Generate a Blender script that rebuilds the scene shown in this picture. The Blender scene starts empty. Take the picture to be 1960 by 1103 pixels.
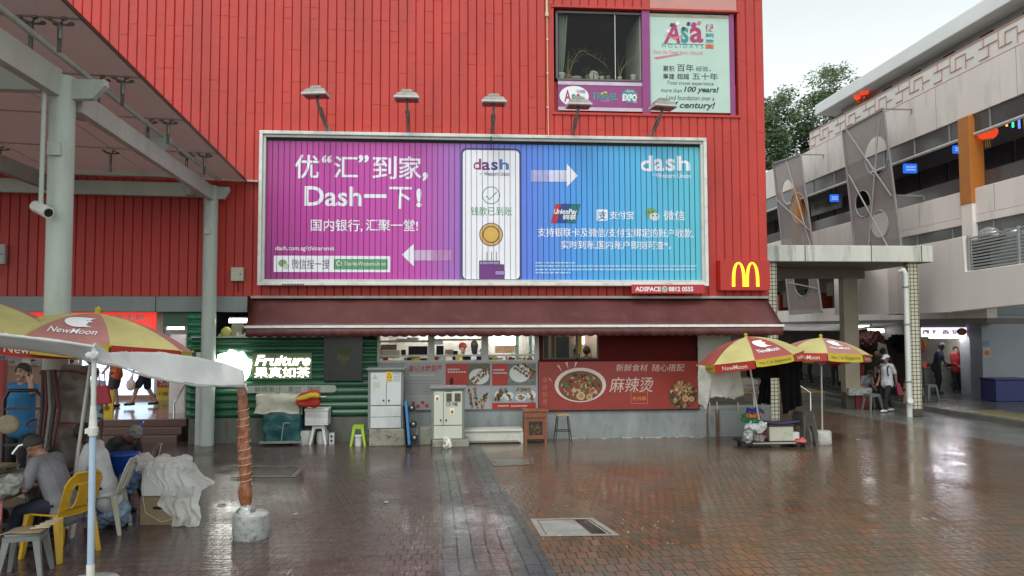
import bpy, bmesh, math, random
import numpy as np
from mathutils import Vector, Matrix, Euler
R = math.radians
rnd = random.Random(11)
SC = bpy.context.scene
COL = SC.collection

# ------------------------------------------------------------------ camera
FPX, YAW, PITCH, ROLL, EYE = 1450.0, 4.43, 3.04, -0.16, 2.5
cam_d = bpy.data.cameras.new('camera')
cam_d.sensor_width = 36.0
cam_d.lens = 36.0 * FPX / 1960.0
cam_d.clip_start = 0.05
cam_d.clip_end = 3000.0
cam = bpy.data.objects.new('camera', cam_d)
COL.objects.link(cam)
CM = Matrix.Rotation(R(-YAW), 4, 'Z') @ Matrix.Rotation(R(90 + PITCH), 4, 'X') @ Matrix.Rotation(R(ROLL), 4, 'Z')
cam.matrix_world = Matrix.Translation((0, 0, EYE)) @ CM
SC.camera = cam

# ------------------------------------------------------------------ sky, sun, exposure
SUN_EL, SUN_AZ = 58.0, 200.0
W = bpy.data.worlds.new('World')
SC.world = W
W.use_nodes = True
wn = W.node_tree.nodes
wl = W.node_tree.links
for n in list(wn):
    wn.remove(n)
sky = wn.new('ShaderNodeTexSky')
sky.sky_type = 'NISHITA'
sky.sun_disc = False
sky.sun_elevation = R(SUN_EL)
sky.sun_rotation = R(SUN_AZ)
sky.air_density = 1.0
sky.dust_density = 1.5
sky.ozone_density = 1.0
hsv = wn.new('ShaderNodeHueSaturation')
hsv.inputs['Saturation'].default_value = 0.10
tint = wn.new('ShaderNodeMix')
tint.data_type = 'RGBA'
tint.blend_type = 'MULTIPLY'
tint.inputs['Factor'].default_value = 1.0
tint.inputs['B'].default_value = (0.97, 1.03, 1.0, 1)
bg = wn.new('ShaderNodeBackground')
bg.inputs['Strength'].default_value = 0.15
wo = wn.new('ShaderNodeOutputWorld')
wl.new(sky.outputs[0], hsv.inputs['Color'])
wl.new(hsv.outputs[0], tint.inputs['A'])
wl.new(tint.outputs['Result'], bg.inputs['Color'])
wl.new(bg.outputs[0], wo.inputs['Surface'])
sd = bpy.data.lights.new('sun', 'SUN')
sd.energy = 0.8
sd.angle = R(25)
sd.color = (1.0, 0.97, 0.92)
so = bpy.data.objects.new('sun', sd)
COL.objects.link(so)
so.rotation_euler = (R(90 - SUN_EL), 0, R(-SUN_AZ + 180))
SC.view_settings.view_transform = 'Standard'
SC.view_settings.look = 'None'
SC.view_settings.gamma = 1.0
SC.view_settings.use_curve_mapping = False
SC.view_settings.exposure = 0.75
SC.cycles.max_bounces = 8
SC.cycles.transparent_max_bounces = 16
SC.cycles.sample_clamp_indirect = 4.0

# ------------------------------------------------------------------ photo pixel -> point on a real plane
def ray(px, py):
    return (CM.to_3x3() @ Vector(((px - 980) / FPX, -(py - 551.5) / FPX, -1.0)))
def gz(px, py, z=0.0):
    d = ray(px, py); t = (z - EYE) / d.z
    return Vector((d.x * t, d.y * t, z))
def gy(px, py, y):
    d = ray(px, py); t = y / d.y
    return Vector((d.x * t, y, EYE + d.z * t))
def gx(px, py, x):
    d = ray(px, py); t = x / d.x
    return Vector((x, d.y * t, EYE + d.z * t))
def rect(x0, y0, x1, y1, Y):                     # photo rectangle -> x0, x1, z0, z1 on the plane y = Y
    a = gy(x0, (y0 + y1) / 2, Y); b = gy(x1, (y0 + y1) / 2, Y)
    c = gy((x0 + x1) / 2, y0, Y); d = gy((x0 + x1) / 2, y1, Y)
    return a.x, b.x, d.z, c.z

# ------------------------------------------------------------------ materials
MATS = {}
def s2l(c):
    return tuple(((v / 255) / 12.92 if v / 255 <= .04045 else ((v / 255 + .055) / 1.055) ** 2.4) for v in c)
def M(name, col=(.5, .5, .5), rough=.6, var=.14, scale=3.0, bump=0.0, bscale=25.0, metal=0.0,
      emit=0.0, ecol=None, streak=0.0, trans=0.0, spec=.5, dirt=None, dirtamt=0.0, twoside=0.0):
    if name in MATS:
        return MATS[name]
    m = bpy.data.materials.new(name)
    m.use_nodes = True
    nt = m.node_tree; N = nt.nodes; L = nt.links
    b = N['Principled BSDF']
    tc = N.new('ShaderNodeTexCoord')
    nz = N.new('ShaderNodeTexNoise'); nz.inputs['Scale'].default_value = scale; nz.inputs['Detail'].default_value = 5
    nz.inputs['Roughness'].default_value = .62
    src = tc.outputs['Object']
    if streak:
        mp = N.new('ShaderNodeMapping'); mp.inputs['Scale'].default_value = (1, 1, streak)
        L.new(src, mp.inputs[0]); src = mp.outputs[0]
    L.new(src, nz.inputs['Vector'])
    mr = N.new('ShaderNodeMapRange'); mr.inputs[1].default_value = .3; mr.inputs[2].default_value = .7
    L.new(nz.outputs[0], mr.inputs[0])
    mx = N.new('ShaderNodeMix'); mx.data_type = 'RGBA'
    mx.inputs['A'].default_value = (*[c * (1 - var) for c in col], 1)
    mx.inputs['B'].default_value = (*[min(1, c * (1 + var)) for c in col], 1)
    L.new(mr.outputs[0], mx.inputs['Factor'])
    out = mx.outputs['Result']
    if dirt is not None:
        n2 = N.new('ShaderNodeTexNoise'); n2.inputs['Scale'].default_value = scale * 2.3; n2.inputs['Detail'].default_value = 8
        n2.inputs['Roughness'].default_value = .7
        L.new(src, n2.inputs['Vector'])
        r2 = N.new('ShaderNodeMapRange'); r2.inputs[1].default_value = .52; r2.inputs[2].default_value = .68
        r2.inputs[4].default_value = dirtamt
        L.new(n2.outputs[0], r2.inputs[0])
        m2 = N.new('ShaderNodeMix'); m2.data_type = 'RGBA'; m2.inputs['B'].default_value = (*dirt, 1)
        L.new(r2.outputs[0], m2.inputs['Factor']); L.new(out, m2.inputs['A'])
        out = m2.outputs['Result']
    L.new(out, b.inputs['Base Color'])
    rr = N.new('ShaderNodeMapRange'); rr.inputs[3].default_value = max(.03, rough - .1); rr.inputs[4].default_value = min(1, rough + .1)
    L.new(nz.outputs[0], rr.inputs[0]); L.new(rr.outputs[0], b.inputs['Roughness'])
    b.inputs['Metallic'].default_value = metal
    b.inputs['Specular IOR Level'].default_value = spec
    if bump:
        n3 = N.new('ShaderNodeTexNoise'); n3.inputs['Scale'].default_value = bscale; n3.inputs['Detail'].default_value = 4
        L.new(tc.outputs['Object'], n3.inputs['Vector'])
        bp = N.new('ShaderNodeBump'); bp.inputs['Strength'].default_value = bump; bp.inputs['Distance'].default_value = .02
        L.new(n3.outputs[0], bp.inputs['Height']); L.new(bp.outputs[0], b.inputs['Normal'])
    if emit:
        b.inputs['Emission Color'].default_value = (*(ecol or col), 1)
        b.inputs['Emission Strength'].default_value = emit
    if trans or twoside:
        o = N['Material Output']
        if twoside:
            t = N.new('ShaderNodeBsdfTranslucent'); L.new(out, t.inputs['Color'])
        else:
            t = N.new('ShaderNodeBsdfTransparent')
        ms = N.new('ShaderNodeMixShader'); ms.inputs[0].default_value = trans or twoside
        L.new(b.outputs[0], ms.inputs[1]); L.new(t.outputs[0], ms.inputs[2]); L.new(ms.outputs[0], o.inputs['Surface'])
    MATS[name] = m
    return m
def glass(name, tintc=(.8, .85, .85), clear=.8, rough=.03, body=(.1, .1, .1), glow=0.0):
    if name in MATS:
        return MATS[name]
    m = bpy.data.materials.new(name); m.use_nodes = True
    N = m.node_tree.nodes; L = m.node_tree.links
    b = N['Principled BSDF']; b.inputs['Base Color'].default_value = (*body, 1); b.inputs['Roughness'].default_value = rough
    t = N.new('ShaderNodeBsdfTransparent'); t.inputs[0].default_value = (*tintc, 1)
    ms = N.new('ShaderNodeMixShader'); ms.inputs[0].default_value = clear
    L.new(b.outputs[0], ms.inputs[1]); L.new(t.outputs[0], ms.inputs[2]); L.new(ms.outputs[0], N['Material Output'].inputs['Surface'])
    if glow:
        tl = N.new('ShaderNodeBsdfTranslucent'); tl.inputs[0].default_value = (*[min(1, c * 2.2) for c in body], 1); m2 = N.new('ShaderNodeMixShader'); m2.inputs[0].default_value = glow
        L.new(b.outputs[0], m2.inputs[1]); L.new(tl.outputs[0], m2.inputs[2]); L.new(m2.outputs[0], ms.inputs[1])
    MATS[name] = m
    return m
def E(name, col, s):
    return M(name, tuple(c * .8 for c in col), .5, .02, emit=s, ecol=col)

# ------------------------------------------------------------------ mesh builder
class MB:
    def __init__(s):
        s.v = []; s.f = []; s.mi = []; s.sm = []; s.uv = None
    def add(s, vs, fs, mi=0, smooth=False):
        k = len(s.v)
        s.v += [tuple(v) for v in vs]
        for f in fs:
            s.f.append([i + k for i in f]); s.mi.append(mi); s.sm.append(smooth)
        return s
    def box(s, cx, cy, cz, sx, sy, sz, rot=(0, 0, 0), mi=0, taper=1.0):
        e = Euler(rot).to_matrix()
        vs = []
        for dz in (-.5, .5):
            k = 1.0 if dz < 0 else taper
            for dx, dy in ((-.5, -.5), (.5, -.5), (.5, .5), (-.5, .5)):
                vs.append(Vector((cx, cy, cz)) + e @ Vector((dx * sx * k, dy * sy * k, dz * sz)))
        return s.add(vs, [(3, 2, 1, 0), (4, 5, 6, 7), (0, 1, 5, 4), (1, 2, 6, 5), (2, 3, 7, 6), (3, 0, 4, 7)], mi)
    def bb(s, x0, x1, y0, y1, z0, z1, mi=0):
        return s.box((x0 + x1) / 2, (y0 + y1) / 2, (z0 + z1) / 2, abs(x1 - x0), abs(y1 - y0), abs(z1 - z0), mi=mi)
    def bar(s, a, b, w, h=None, mi=0, up=(0, 0, 1)):
        a = Vector(a); b = Vector(b); h = h or w
        d = (b - a).normalized(); u = Vector(up)
        if abs(d.dot(u)) > .98: u = Vector((0, 1, 0))
        x = d.cross(u).normalized(); u = x.cross(d).normalized()
        vs = [p + x * (i * w / 2) + u * (j * h / 2) for p in (a, b) for i, j in ((-1, -1), (1, -1), (1, 1), (-1, 1))]
        return s.add(vs, [(0, 1, 2, 3), (7, 6, 5, 4), (4, 5, 1, 0), (5, 6, 2, 1), (6, 7, 3, 2), (7, 4, 0, 3)], mi)
    def tube(s, pts, r, n=8, mi=0, smooth=True, flat=1.0):
        P = [Vector(p) for p in pts]
        rs = r if isinstance(r, (list, tuple)) else [r] * len(P)
        k = len(P); vs = []; fs = []
        up = None
        for i, p in enumerate(P):
            t = (P[min(i + 1, k - 1)] - P[max(i - 1, 0)])
            t = t.normalized() if t.length > 1e-9 else Vector((0, 0, 1))
            if up is None:
                up = Vector((0, 0, 1)) if abs(t.z) < .9 else Vector((0, 1, 0))
            x = t.cross(up)
            if x.length < 1e-6: x = t.cross(Vector((1, 0, 0)))
            x.normalize(); up = x.cross(t).normalized()
            for j in range(n):
                a = 2 * math.pi * j / n
                vs.append(p + x * (math.cos(a) * rs[i]) + up * (math.sin(a) * rs[i] * flat))
        for i in range(k - 1):
            for j in range(n):
                fs.append((i * n + j, i * n + (j + 1) % n, (i + 1) * n + (j + 1) % n, (i + 1) * n + j))
        s.add(vs, fs, mi, smooth)
        s.add([vs[j] for j in range(n)], [tuple(range(n))[::-1]], mi)
        s.add([vs[(k - 1) * n + j] for j in range(n)], [tuple(range(n))], mi)
        return s
    def lathe(s, prof, c=(0, 0, 0), n=16, mi=0, smooth=True, rot=None, jit=0.0):
        vs = []; fs = []; k = len(prof)
        e = Euler(rot).to_matrix() if rot else None
        for r, z in prof:
            for j in range(n):
                a = 2 * math.pi * j / n
                q = r * (1 + (rnd.uniform(-jit, jit) if jit else 0))
                p = Vector((q * math.cos(a), q * math.sin(a), z))
                if e: p = e @ p
                vs.append(p + Vector(c))
        for i in range(k - 1):
            for j in range(n):
                fs.append((i * n + j, i * n + (j + 1) % n, (i + 1) * n + (j + 1) % n, (i + 1) * n + j))
        s.add(vs, fs, mi, smooth)
        if prof[0][0] > 1e-4: s.add(vs[:n], [tuple(range(n))[::-1]], mi)
        if prof[-1][0] > 1e-4: s.add(vs[-n:], [tuple(range(n))], mi)
        return s
    def ball(s, c, rx, ry=None, rz=None, n=12, m=8, mi=0, rot=None):
        ry = ry or rx; rz = rz or rx
        e = Euler(rot).to_matrix() if rot else Matrix.Identity(3)
        vs = []; fs = []
        for i in range(m + 1):
            t = math.pi * i / m
            for j in range(n):
                a = 2 * math.pi * j / n
                vs.append(Vector(c) + e @ Vector((rx * math.sin(t) * math.cos(a), ry * math.sin(t) * math.sin(a), -rz * math.cos(t))))
        for i in range(m):
            for j in range(n):
                fs.append((i * n + j, i * n + (j + 1) % n, (i + 1) * n + (j + 1) % n, (i + 1) * n + j))
        return s.add(vs, fs, mi, True)
    def cone(s, a, ra, b, rb, n=12, mi=0):          # closed tapered capsule
        a = Vector(a); b = Vector(b)
        d = (b - a); L = d.length
        if L < 1e-6: return s.ball(a, ra, n=n, mi=mi)
        d.normalize()
        prof = []
        for i in range(4):
            t = math.pi / 2 * i / 4
            prof.append((ra * math.sin(t), -ra * math.cos(t)))
        prof += [(ra, 0), (rb, L)]
        for i in range(1, 5):
            t = math.pi / 2 * i / 4
            prof.append((rb * math.cos(t), L + rb * math.sin(t)))
        q = Vector((0, 0, 1)).rotation_difference(d).to_matrix()
        vs = []; fs = []; k = len(prof)
        for r, z in prof:
            for j in range(n):
                an = 2 * math.pi * j / n
                vs.append(a + q @ Vector((r * math.cos(an), r * math.sin(an), z)))
        for i in range(k - 1):
            for j in range(n):
                fs.append((i * n + j, i * n + (j + 1) % n, (i + 1) * n + (j + 1) % n, (i + 1) * n + j))
        return s.add(vs, fs, mi, True)
    def prism(s, poly, y0, y1, mi=0):               # polygon in x,z extruded along y
        n = len(poly)
        vs = [(x, y0, z) for x, z in poly] + [(x, y1, z) for x, z in poly]
        fs = [tuple(range(n)), tuple(range(2 * n - 1, n - 1, -1))]
        fs += [(i, n + i, n + (i + 1) % n, (i + 1) % n) for i in range(n)]
        return s.add(vs, fs, mi)
    def prismz(s, poly, z0, z1, mi=0):              # polygon in x,y extruded along z
        n = len(poly)
        vs = [(x, y, z0) for x, y in poly] + [(x, y, z1) for x, y in poly]
        fs = [tuple(range(n - 1, -1, -1)), tuple(range(n, 2 * n))]
        fs += [(i, (i + 1) % n, n + (i + 1) % n, n + i) for i in range(n)]
        return s.add(vs, fs, mi)
    def prismx(s, poly, x0, x1, mi=0):              # polygon in y,z extruded along x
        n = len(poly)
        vs = [(x0, y, z) for y, z in poly] + [(x1, y, z) for y, z in poly]
        fs = [tuple(range(n - 1, -1, -1)), tuple(range(n, 2 * n))]
        fs += [(i, (i + 1) % n, n + (i + 1) % n, n + i) for i in range(n)]
        return s.add(vs, fs, mi)
    def grid(s, fn, nu, nv, mi=0, smooth=True):
        vs = [fn(i / nu, j / nv) for j in range(nv + 1) for i in range(nu + 1)]
        fs = [(j * (nu + 1) + i, j * (nu + 1) + i + 1, (j + 1) * (nu + 1) + i + 1, (j + 1) * (nu + 1) + i)
              for j in range(nv) for i in range(nu)]
        return s.add(vs, fs, mi, smooth)
    def build(s, name, mats, parent=None, bevel=0.0, solid=0.0, sub=0, local=False, remesh=0.0, smooth=0, fix=True, disp=0.0):
        me = bpy.data.meshes.new(name)
        me.from_pydata(s.v, [], s.f)
        if not isinstance(mats, (list, tuple)): mats = [mats]
        for m in mats: me.materials.append(m)
        me.polygons.foreach_set('material_index', s.mi)
        me.polygons.foreach_set('use_smooth', s.sm)
        if fix and not solid:
            bm = bmesh.new(); bm.from_mesh(me); bmesh.ops.recalc_face_normals(bm, faces=bm.faces); bm.to_mesh(me); bm.free()
        me.update()
        o = link(name, me, parent, bevel, solid, sub, local, remesh, smooth)
        if disp:
            tx = bpy.data.textures.get('crease') or bpy.data.textures.new('crease', 'MUSGRAVE')
            tx.noise_scale = .11; tx.musgrave_type = 'RIDGED_MULTIFRACTAL'; tx.octaves = 3; tx.noise_intensity = .8
            md = o.modifiers.new('crease', 'DISPLACE'); md.texture = tx; md.texture_coords = 'GLOBAL'; md.strength = disp; md.mid_level = .6
        return o
def link(name, me, parent=None, bevel=0.0, solid=0.0, sub=0, local=False, remesh=0.0, smooth=0):
    o = bpy.data.objects.new(name, me)
    COL.objects.link(o)
    if parent is not None:
        o.parent = parent
        if not local and parent.type == 'EMPTY':
            o.matrix_parent_inverse = parent.matrix_basis.inverted()
    if solid:
        md = o.modifiers.new('solid', 'SOLIDIFY'); md.thickness = solid; md.offset = 0
    if remesh:
        md = o.modifiers.new('remesh', 'REMESH'); md.mode = 'VOXEL'; md.voxel_size = remesh; md.use_smooth_shade = True
    if smooth:
        md = o.modifiers.new('smooth', 'SMOOTH'); md.iterations = smooth; md.factor = .5
    if bevel:
        md = o.modifiers.new('bevel', 'BEVEL'); md.width = bevel; md.segments = 2; md.limit_method = 'ANGLE'
    if sub:
        md = o.modifiers.new('sub', 'SUBSURF'); md.levels = sub; md.render_levels = sub
    return o
def tag(o, label=None, cat=None, group=None, kind=None):
    if label: o['label'] = label
    if cat: o['category'] = cat
    if group: o['group'] = group
    if kind: o['kind'] = kind
    return o
def thing(name, label, cat, loc=(0, 0, 0), rz=0.0, group=None):
    o = bpy.data.objects.new(name, None)
    o.empty_display_size = .2
    COL.objects.link(o)
    o.location = loc; o.rotation_euler = (0, 0, rz)
    return tag(o, label, cat, group)
def kids(o):
    return [c for c in bpy.data.objects if c.parent == o]
def copy_tree(o, loc=None, rz=None, label=None, group=None, parent=None):
    c = o.copy(); COL.objects.link(c)
    if parent is not None: c.parent = parent
    for ch in kids(o): copy_tree(ch, parent=c)
    if loc is not None: c.location = loc
    if rz is not None: c.rotation_euler = (0, 0, rz)
    if label: c['label'] = label
    if group: c['group'] = group
    return c
# ------------------------------------------------------------------ lettering
def glyphs(s, bold=0.0, shear=0.0, ext=0.0, spacing=1.0):
    cu = bpy.data.curves.new('lettering', 'FONT')
    cu.body = s; cu.size = 1.0; cu.align_x = 'LEFT'; cu.offset = bold; cu.shear = shear; cu.extrude = ext
    cu.resolution_u = 3; cu.space_character = spacing
    ob = bpy.data.objects.new('lettering', cu)
    me = bpy.data.meshes.new_from_object(ob)
    bpy.data.objects.remove(ob); bpy.data.curves.remove(cu)
    return me
def letters(s, x0, x1, z0, z1, Y, m, parent, bold=0.0, shear=0.0, ext=0.0, keep=False, name='lettering', local=False, fn=None, spacing=1.0):
    """fit the words into the rectangle x0..x1, z0..z1 on the plane y = Y (facing -y); fn maps (x, z, depth) elsewhere"""
    me = glyphs(s, bold, shear, .0, spacing)
    n = len(me.vertices)
    co = np.zeros(n * 3); me.vertices.foreach_get('co', co); co = co.reshape(-1, 3)
    mn = co.min(0); mx = co.max(0); w = mx[0] - mn[0]; h = mx[1] - mn[1]
    sx = (x1 - x0) / w; sz = (z1 - z0) / h
    if keep: sx = sz = min(sx, sz)
    X = (x0 + x1) / 2 + (co[:, 0] - (mn[0] + mx[0]) / 2) * sx
    Z = (z0 + z1) / 2 + (co[:, 1] - (mn[1] + mx[1]) / 2) * sz
    if fn is None:
        out = np.stack([X, np.full(n, Y), Z], 1)
    else:
        out = np.array([fn(a, b) for a, b in zip(X, Z)])
    me.vertices.foreach_set('co', out.reshape(-1)); me.update()
    me.materials.clear(); me.materials.append(m)
    me.name = name
    return link(name, me, parent, local=local)
def plate(polys, fn, m, name, parent, local=False, solid=0.0):
    """flat filled outline(s) with holes; polys are lists of 2d points, fn maps (u, v) to a point"""
    cu = bpy.data.curves.new(name, 'CURVE'); cu.dimensions = '2D'; cu.fill_mode = 'BOTH'
    for p in polys:
        sp = cu.splines.new('POLY'); sp.points.add(len(p) - 1)
        for i, q in enumerate(p): sp.points[i].co = (q[0], q[1], 0, 1)
        sp.use_cyclic_u = True
    ob = bpy.data.objects.new(name, cu)
    me = bpy.data.meshes.new_from_object(ob)
    bpy.data.objects.remove(ob); bpy.data.curves.remove(cu)
    n = len(me.vertices); co = np.zeros(n * 3); me.vertices.foreach_get('co', co); co = co.reshape(-1, 3)
    out = np.array([tuple(fn(a, b)) for a, b, _ in co])
    me.vertices.foreach_set('co', out.reshape(-1)); me.update()
    me.materials.clear(); me.materials.append(m); me.name = name
    return link(name, me, parent, local=local, solid=solid)
def circ(cx, cz, r, n=24, rz=None, a0=0, a1=360):
    rz = rz or r
    full = abs(a1 - a0) >= 360
    k = n if full else n + 1
    return [(cx + r * math.cos(R(a0 + (a1 - a0) * i / n)), cz + rz * math.sin(R(a0 + (a1 - a0) * i / n))) for i in range(k)]
def rrect(x0, x1, z0, z1, r, n=5):
    p = []
    for cx, cz, a in ((x1 - r, z1 - r, 0), (x0 + r, z1 - r, 90), (x0 + r, z0 + r, 180), (x1 - r, z0 + r, 270)):
        p += [(cx + r * math.cos(R(a + 90 * i / n)), cz + r * math.sin(R(a + 90 * i / n))) for i in range(n + 1)]
    return p
def xz(v): return (v.x, v.z)
def on(Y): return lambda a, b: (a, Y, b)
def lerp(a, b, t): return a + (b - a) * t
def poly_at(P, t):                                   # point on a polyline, t in 0..1
    k = t * (len(P) - 1); i = min(int(k), len(P) - 2)
    return Vector(P[i]).lerp(Vector(P[i + 1]), k - i)
def crumple(p, a, s=6.0):
    from mathutils import noise as nz
    v = Vector(p)
    return v + nz.noise_vector(v * s) * a + nz.noise_vector(v * s * 2.7) * a * .4
# ================================================================== GROUND
FY = 17.2                                            # the red facade's plane
def paving(name, c1, c2, c3, bw=.112, bh=.195, wet=(.06, .3), mort=(.02, .018, .016), uv=False, tintscale=3.0, rot=0.0, bumps=.5, freq=2.6, relief=.02, jw=.009, bias=-.1):
    m = bpy.data.materials.new(name); m.use_nodes = True
    N = m.node_tree.nodes; L = m.node_tree.links; b = N['Principled BSDF']
    tc = N.new('ShaderNodeTexCoord'); src = tc.outputs['UV' if uv else 'Object']
    mp = N.new('ShaderNodeMapping'); mp.inputs['Rotation'].default_value = (0, 0, rot); L.new(src, mp.inputs[0])
    wob = N.new('ShaderNodeTexNoise'); wob.inputs['Scale'].default_value = 1.1
    L.new(tc.outputs['Object'], wob.inputs['Vector'])
    wa = N.new('ShaderNodeMix'); wa.data_type = 'RGBA'; wa.blend_type = 'LINEAR_LIGHT'; wa.inputs['Factor'].default_value = .03
    L.new(mp.outputs[0], wa.inputs['A']); L.new(wob.outputs['Color'], wa.inputs['B'])
    br = N.new('ShaderNodeTexBrick'); br.offset = .5; br.squash = 1
    br.inputs['Scale'].default_value = 1.0; br.inputs['Brick Width'].default_value = bw; br.inputs['Row Height'].default_value = bh
    br.inputs['Mortar Size'].default_value = jw; br.inputs['Mortar Smooth'].default_value = .7; br.inputs['Bias'].default_value = bias
    br.inputs['Color1'].default_value = (*c1, 1); br.inputs['Color2'].default_value = (*c2, 1); br.inputs['Mortar'].default_value = (*mort, 1)
    L.new(wa.outputs['Result'], br.inputs['Vector'])
    nz = N.new('ShaderNodeTexNoise'); nz.inputs['Scale'].default_value = tintscale; nz.inputs['Detail'].default_value = 6; nz.inputs['Roughness'].default_value = .7
    L.new(tc.outputs['Object'], nz.inputs['Vector'])
    mr = N.new('ShaderNodeMapRange'); mr.inputs[1].default_value = .35; mr.inputs[2].default_value = .65; L.new(nz.outputs[0], mr.inputs[0])
    mx = N.new('ShaderNodeMix'); mx.data_type = 'RGBA'; mx.blend_type = 'MIX'
    mx.inputs['B'].default_value = (*c3, 1)
    f = N.new('ShaderNodeMath'); f.operation = 'MULTIPLY'; f.inputs[1].default_value = .75; L.new(mr.outputs[0], f.inputs[0])
    L.new(f.outputs[0], mx.inputs['Factor']); L.new(br.outputs['Color'], mx.inputs['A'])
    mm = N.new('ShaderNodeMix'); mm.data_type = 'RGBA'; mm.inputs['B'].default_value = (*mort, 1)
    L.new(br.outputs['Fac'], mm.inputs['Factor']); L.new(mx.outputs['Result'], mm.inputs['A'])
    L.new(mm.outputs['Result'], b.inputs['Base Color'])
    pn = N.new('ShaderNodeTexNoise'); pn.inputs['Scale'].default_value = .55; pn.inputs['Detail'].default_value = 5; pn.inputs['Roughness'].default_value = .6
    L.new(tc.outputs['Object'], pn.inputs['Vector'])
    rr = N.new('ShaderNodeMapRange'); rr.inputs[1].default_value = .38; rr.inputs[2].default_value = .62
    rr.inputs[3].default_value = wet[0]; rr.inputs[4].default_value = wet[1]; L.new(pn.outputs[0], rr.inputs[0])
    L.new(rr.outputs[0], b.inputs['Roughness'])
    b.inputs['IOR'].default_value = 1.45
    # brick relief, softened where the water film is deep
    inv = N.new('ShaderNodeMath'); inv.operation = 'SUBTRACT'; inv.inputs[0].default_value = 1.0; L.new(br.outputs['Fac'], inv.inputs[1])
    tilt = N.new('ShaderNodeMix'); tilt.data_type = 'RGBA'; tilt.blend_type = 'MIX'
    sep = N.new('ShaderNodeSeparateColor'); L.new(br.outputs['Color'], sep.inputs[0])
    hn = N.new('ShaderNodeTexNoise'); hn.inputs['Scale'].default_value = freq; hn.inputs['Detail'].default_value = 4; hn.inputs['Roughness'].default_value = .65
    hm = N.new('ShaderNodeMapping'); hm.inputs['Scale'].default_value = (1.6, 5, 1)
    L.new(tc.outputs['Object'], hm.inputs[0]); L.new(hm.outputs[0], hn.inputs['Vector'])
    ad = N.new('ShaderNodeMath'); ad.operation = 'MULTIPLY_ADD'; ad.inputs[1].default_value = .9
    L.new(hn.outputs[0], ad.inputs[0]); L.new(inv.outputs[0], ad.inputs[2])
    bp = N.new('ShaderNodeBump'); sm = N.new('ShaderNodeMapRange'); sm.inputs[1].default_value = .40; sm.inputs[2].default_value = .60; sm.inputs[3].default_value = bumps * .22; sm.inputs[4].default_value = bumps; L.new(pn.outputs[0], sm.inputs[0]); L.new(sm.outputs[0], bp.inputs['Strength']); bp.inputs['Distance'].default_value = relief
    L.new(ad.outputs[0], bp.inputs['Height']); L.new(bp.outputs[0], b.inputs['Normal'])
    return m
m_pl = paving('wet_plum_pavers', (.098, .064, .056), (.068, .046, .042), (.112, .080, .071), wet=(.10, .28), mort=(.016, .012, .011), bumps=.6, freq=3, relief=.024, jw=.008)
m_pr = paving('wet_orange_pavers', (.225, .092, .046), (.105, .078, .052), (.135, .102, .070), wet=(.035, .15), mort=(.022, .017, .013), bumps=.42, tintscale=2.2, freq=3, relief=.018, bw=.118, bh=.23, bias=.2, jw=.008)
m_bg = paving('wet_grey_border_pavers', (.080, .083, .077), (.060, .064, .060), (.05, .052, .049), wet=(.14, .32), uv=True, bw=.3, bh=.148, mort=(.012, .012, .011), bumps=.7)
m_br = paving('wet_red_border_pavers', (.105, .052, .046), (.075, .043, .038), (.065, .046, .042), wet=(.14, .32), uv=True, bw=.3, bh=.148, mort=(.012, .01, .01), bumps=.7)
m_gr = M('wet_grey_concrete', (.135, .135, .125), .22, .25, 1.3, bump=.18, bscale=9, dirt=(.06, .06, .055), dirtamt=.6)

g = MB(); g.add([(-160, -140, 0), (160, -140, 0), (160, 160, 0), (-160, 160, 0)], [(0, 1, 2, 3)])
tag(g.build('ground', m_gr), kind='structure')
BL = [(17.1, -.46), (15.2, -.36), (12.9, -.24), (10.9, -.17), (9.3, -.13), (7.85, -.10), (5, -.05), (0, .1), (-8, .5)]
BR = [(17.1, .48), (15.85, .62), (13.5, .73), (11.34, .84), (9.67, .95), (7.75, 1.05), (5, 1.2), (0, 1.6), (-8, 2.4)]
KB = [(17.1, 11.2), (19.4, 11.15), (22.2, 11.1), (24.0, 10.9)]
g = MB(); g.add([(-20, 20, .004)] + [(-20, -8, .004)] + [(x, y, .004) for y, x in BL[::-1]] + [(-.46, 20, .004)], [tuple(range(len(BL) + 3))])
tag(g.build('plum_paving', m_pl), kind='structure')
g = MB(); P = [(x, y, .004) for y, x in BR] + [(12.6, -8, .004), (12.1, 7, .004), (11.85, 15, .004), (11.5, 19, .004), (11.1, 22.3, .004), (7.6, 24.5, .004), (7.45, 17.1, .004)]
g.add(P, [tuple(range(len(P)))]); tag(g.build('orange_paving', m_pr), kind='structure')
def strip(name, t0, t1, m):
    me = bpy.data.meshes.new(name); vs = []; uv = []; fs = []
    n = 60; L0 = 0
    for i in range(n + 1):
        y = 17.08 - 25 * i / n
        def bx(B):
            for (ya, xa), (yb, xb) in zip(B, B[1:]):
                if yb <= y <= ya: return lerp(xa, xb, (ya - y) / (ya - yb))
            return B[0][1]
        a, b = bx(BL), bx(BR); w = 1.0
        vs += [(lerp(a, b, t0), y, .008), (lerp(a, b, t1), y, .008)]
        uv += [(y, t0 * .98), (y, t1 * .98)]
    for i in range(n): fs.append((2 * i, 2 * i + 2, 2 * i + 3, 2 * i + 1))
    me.from_pydata(vs, [], fs)
    ul = me.uv_layers.new(name='UV')
    for l in me.loops: ul.data[l.index].uv = uv[l.vertex_index]
    me.materials.append(m); me.update()
    tag(link(name, me), kind='structure')
strip('grey_border_paving', 0, .34, m_bg); strip('red_border_paving', .34, .66, m_br); strip('dark_border_paving', .66, 1.0, m_bg)
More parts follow.
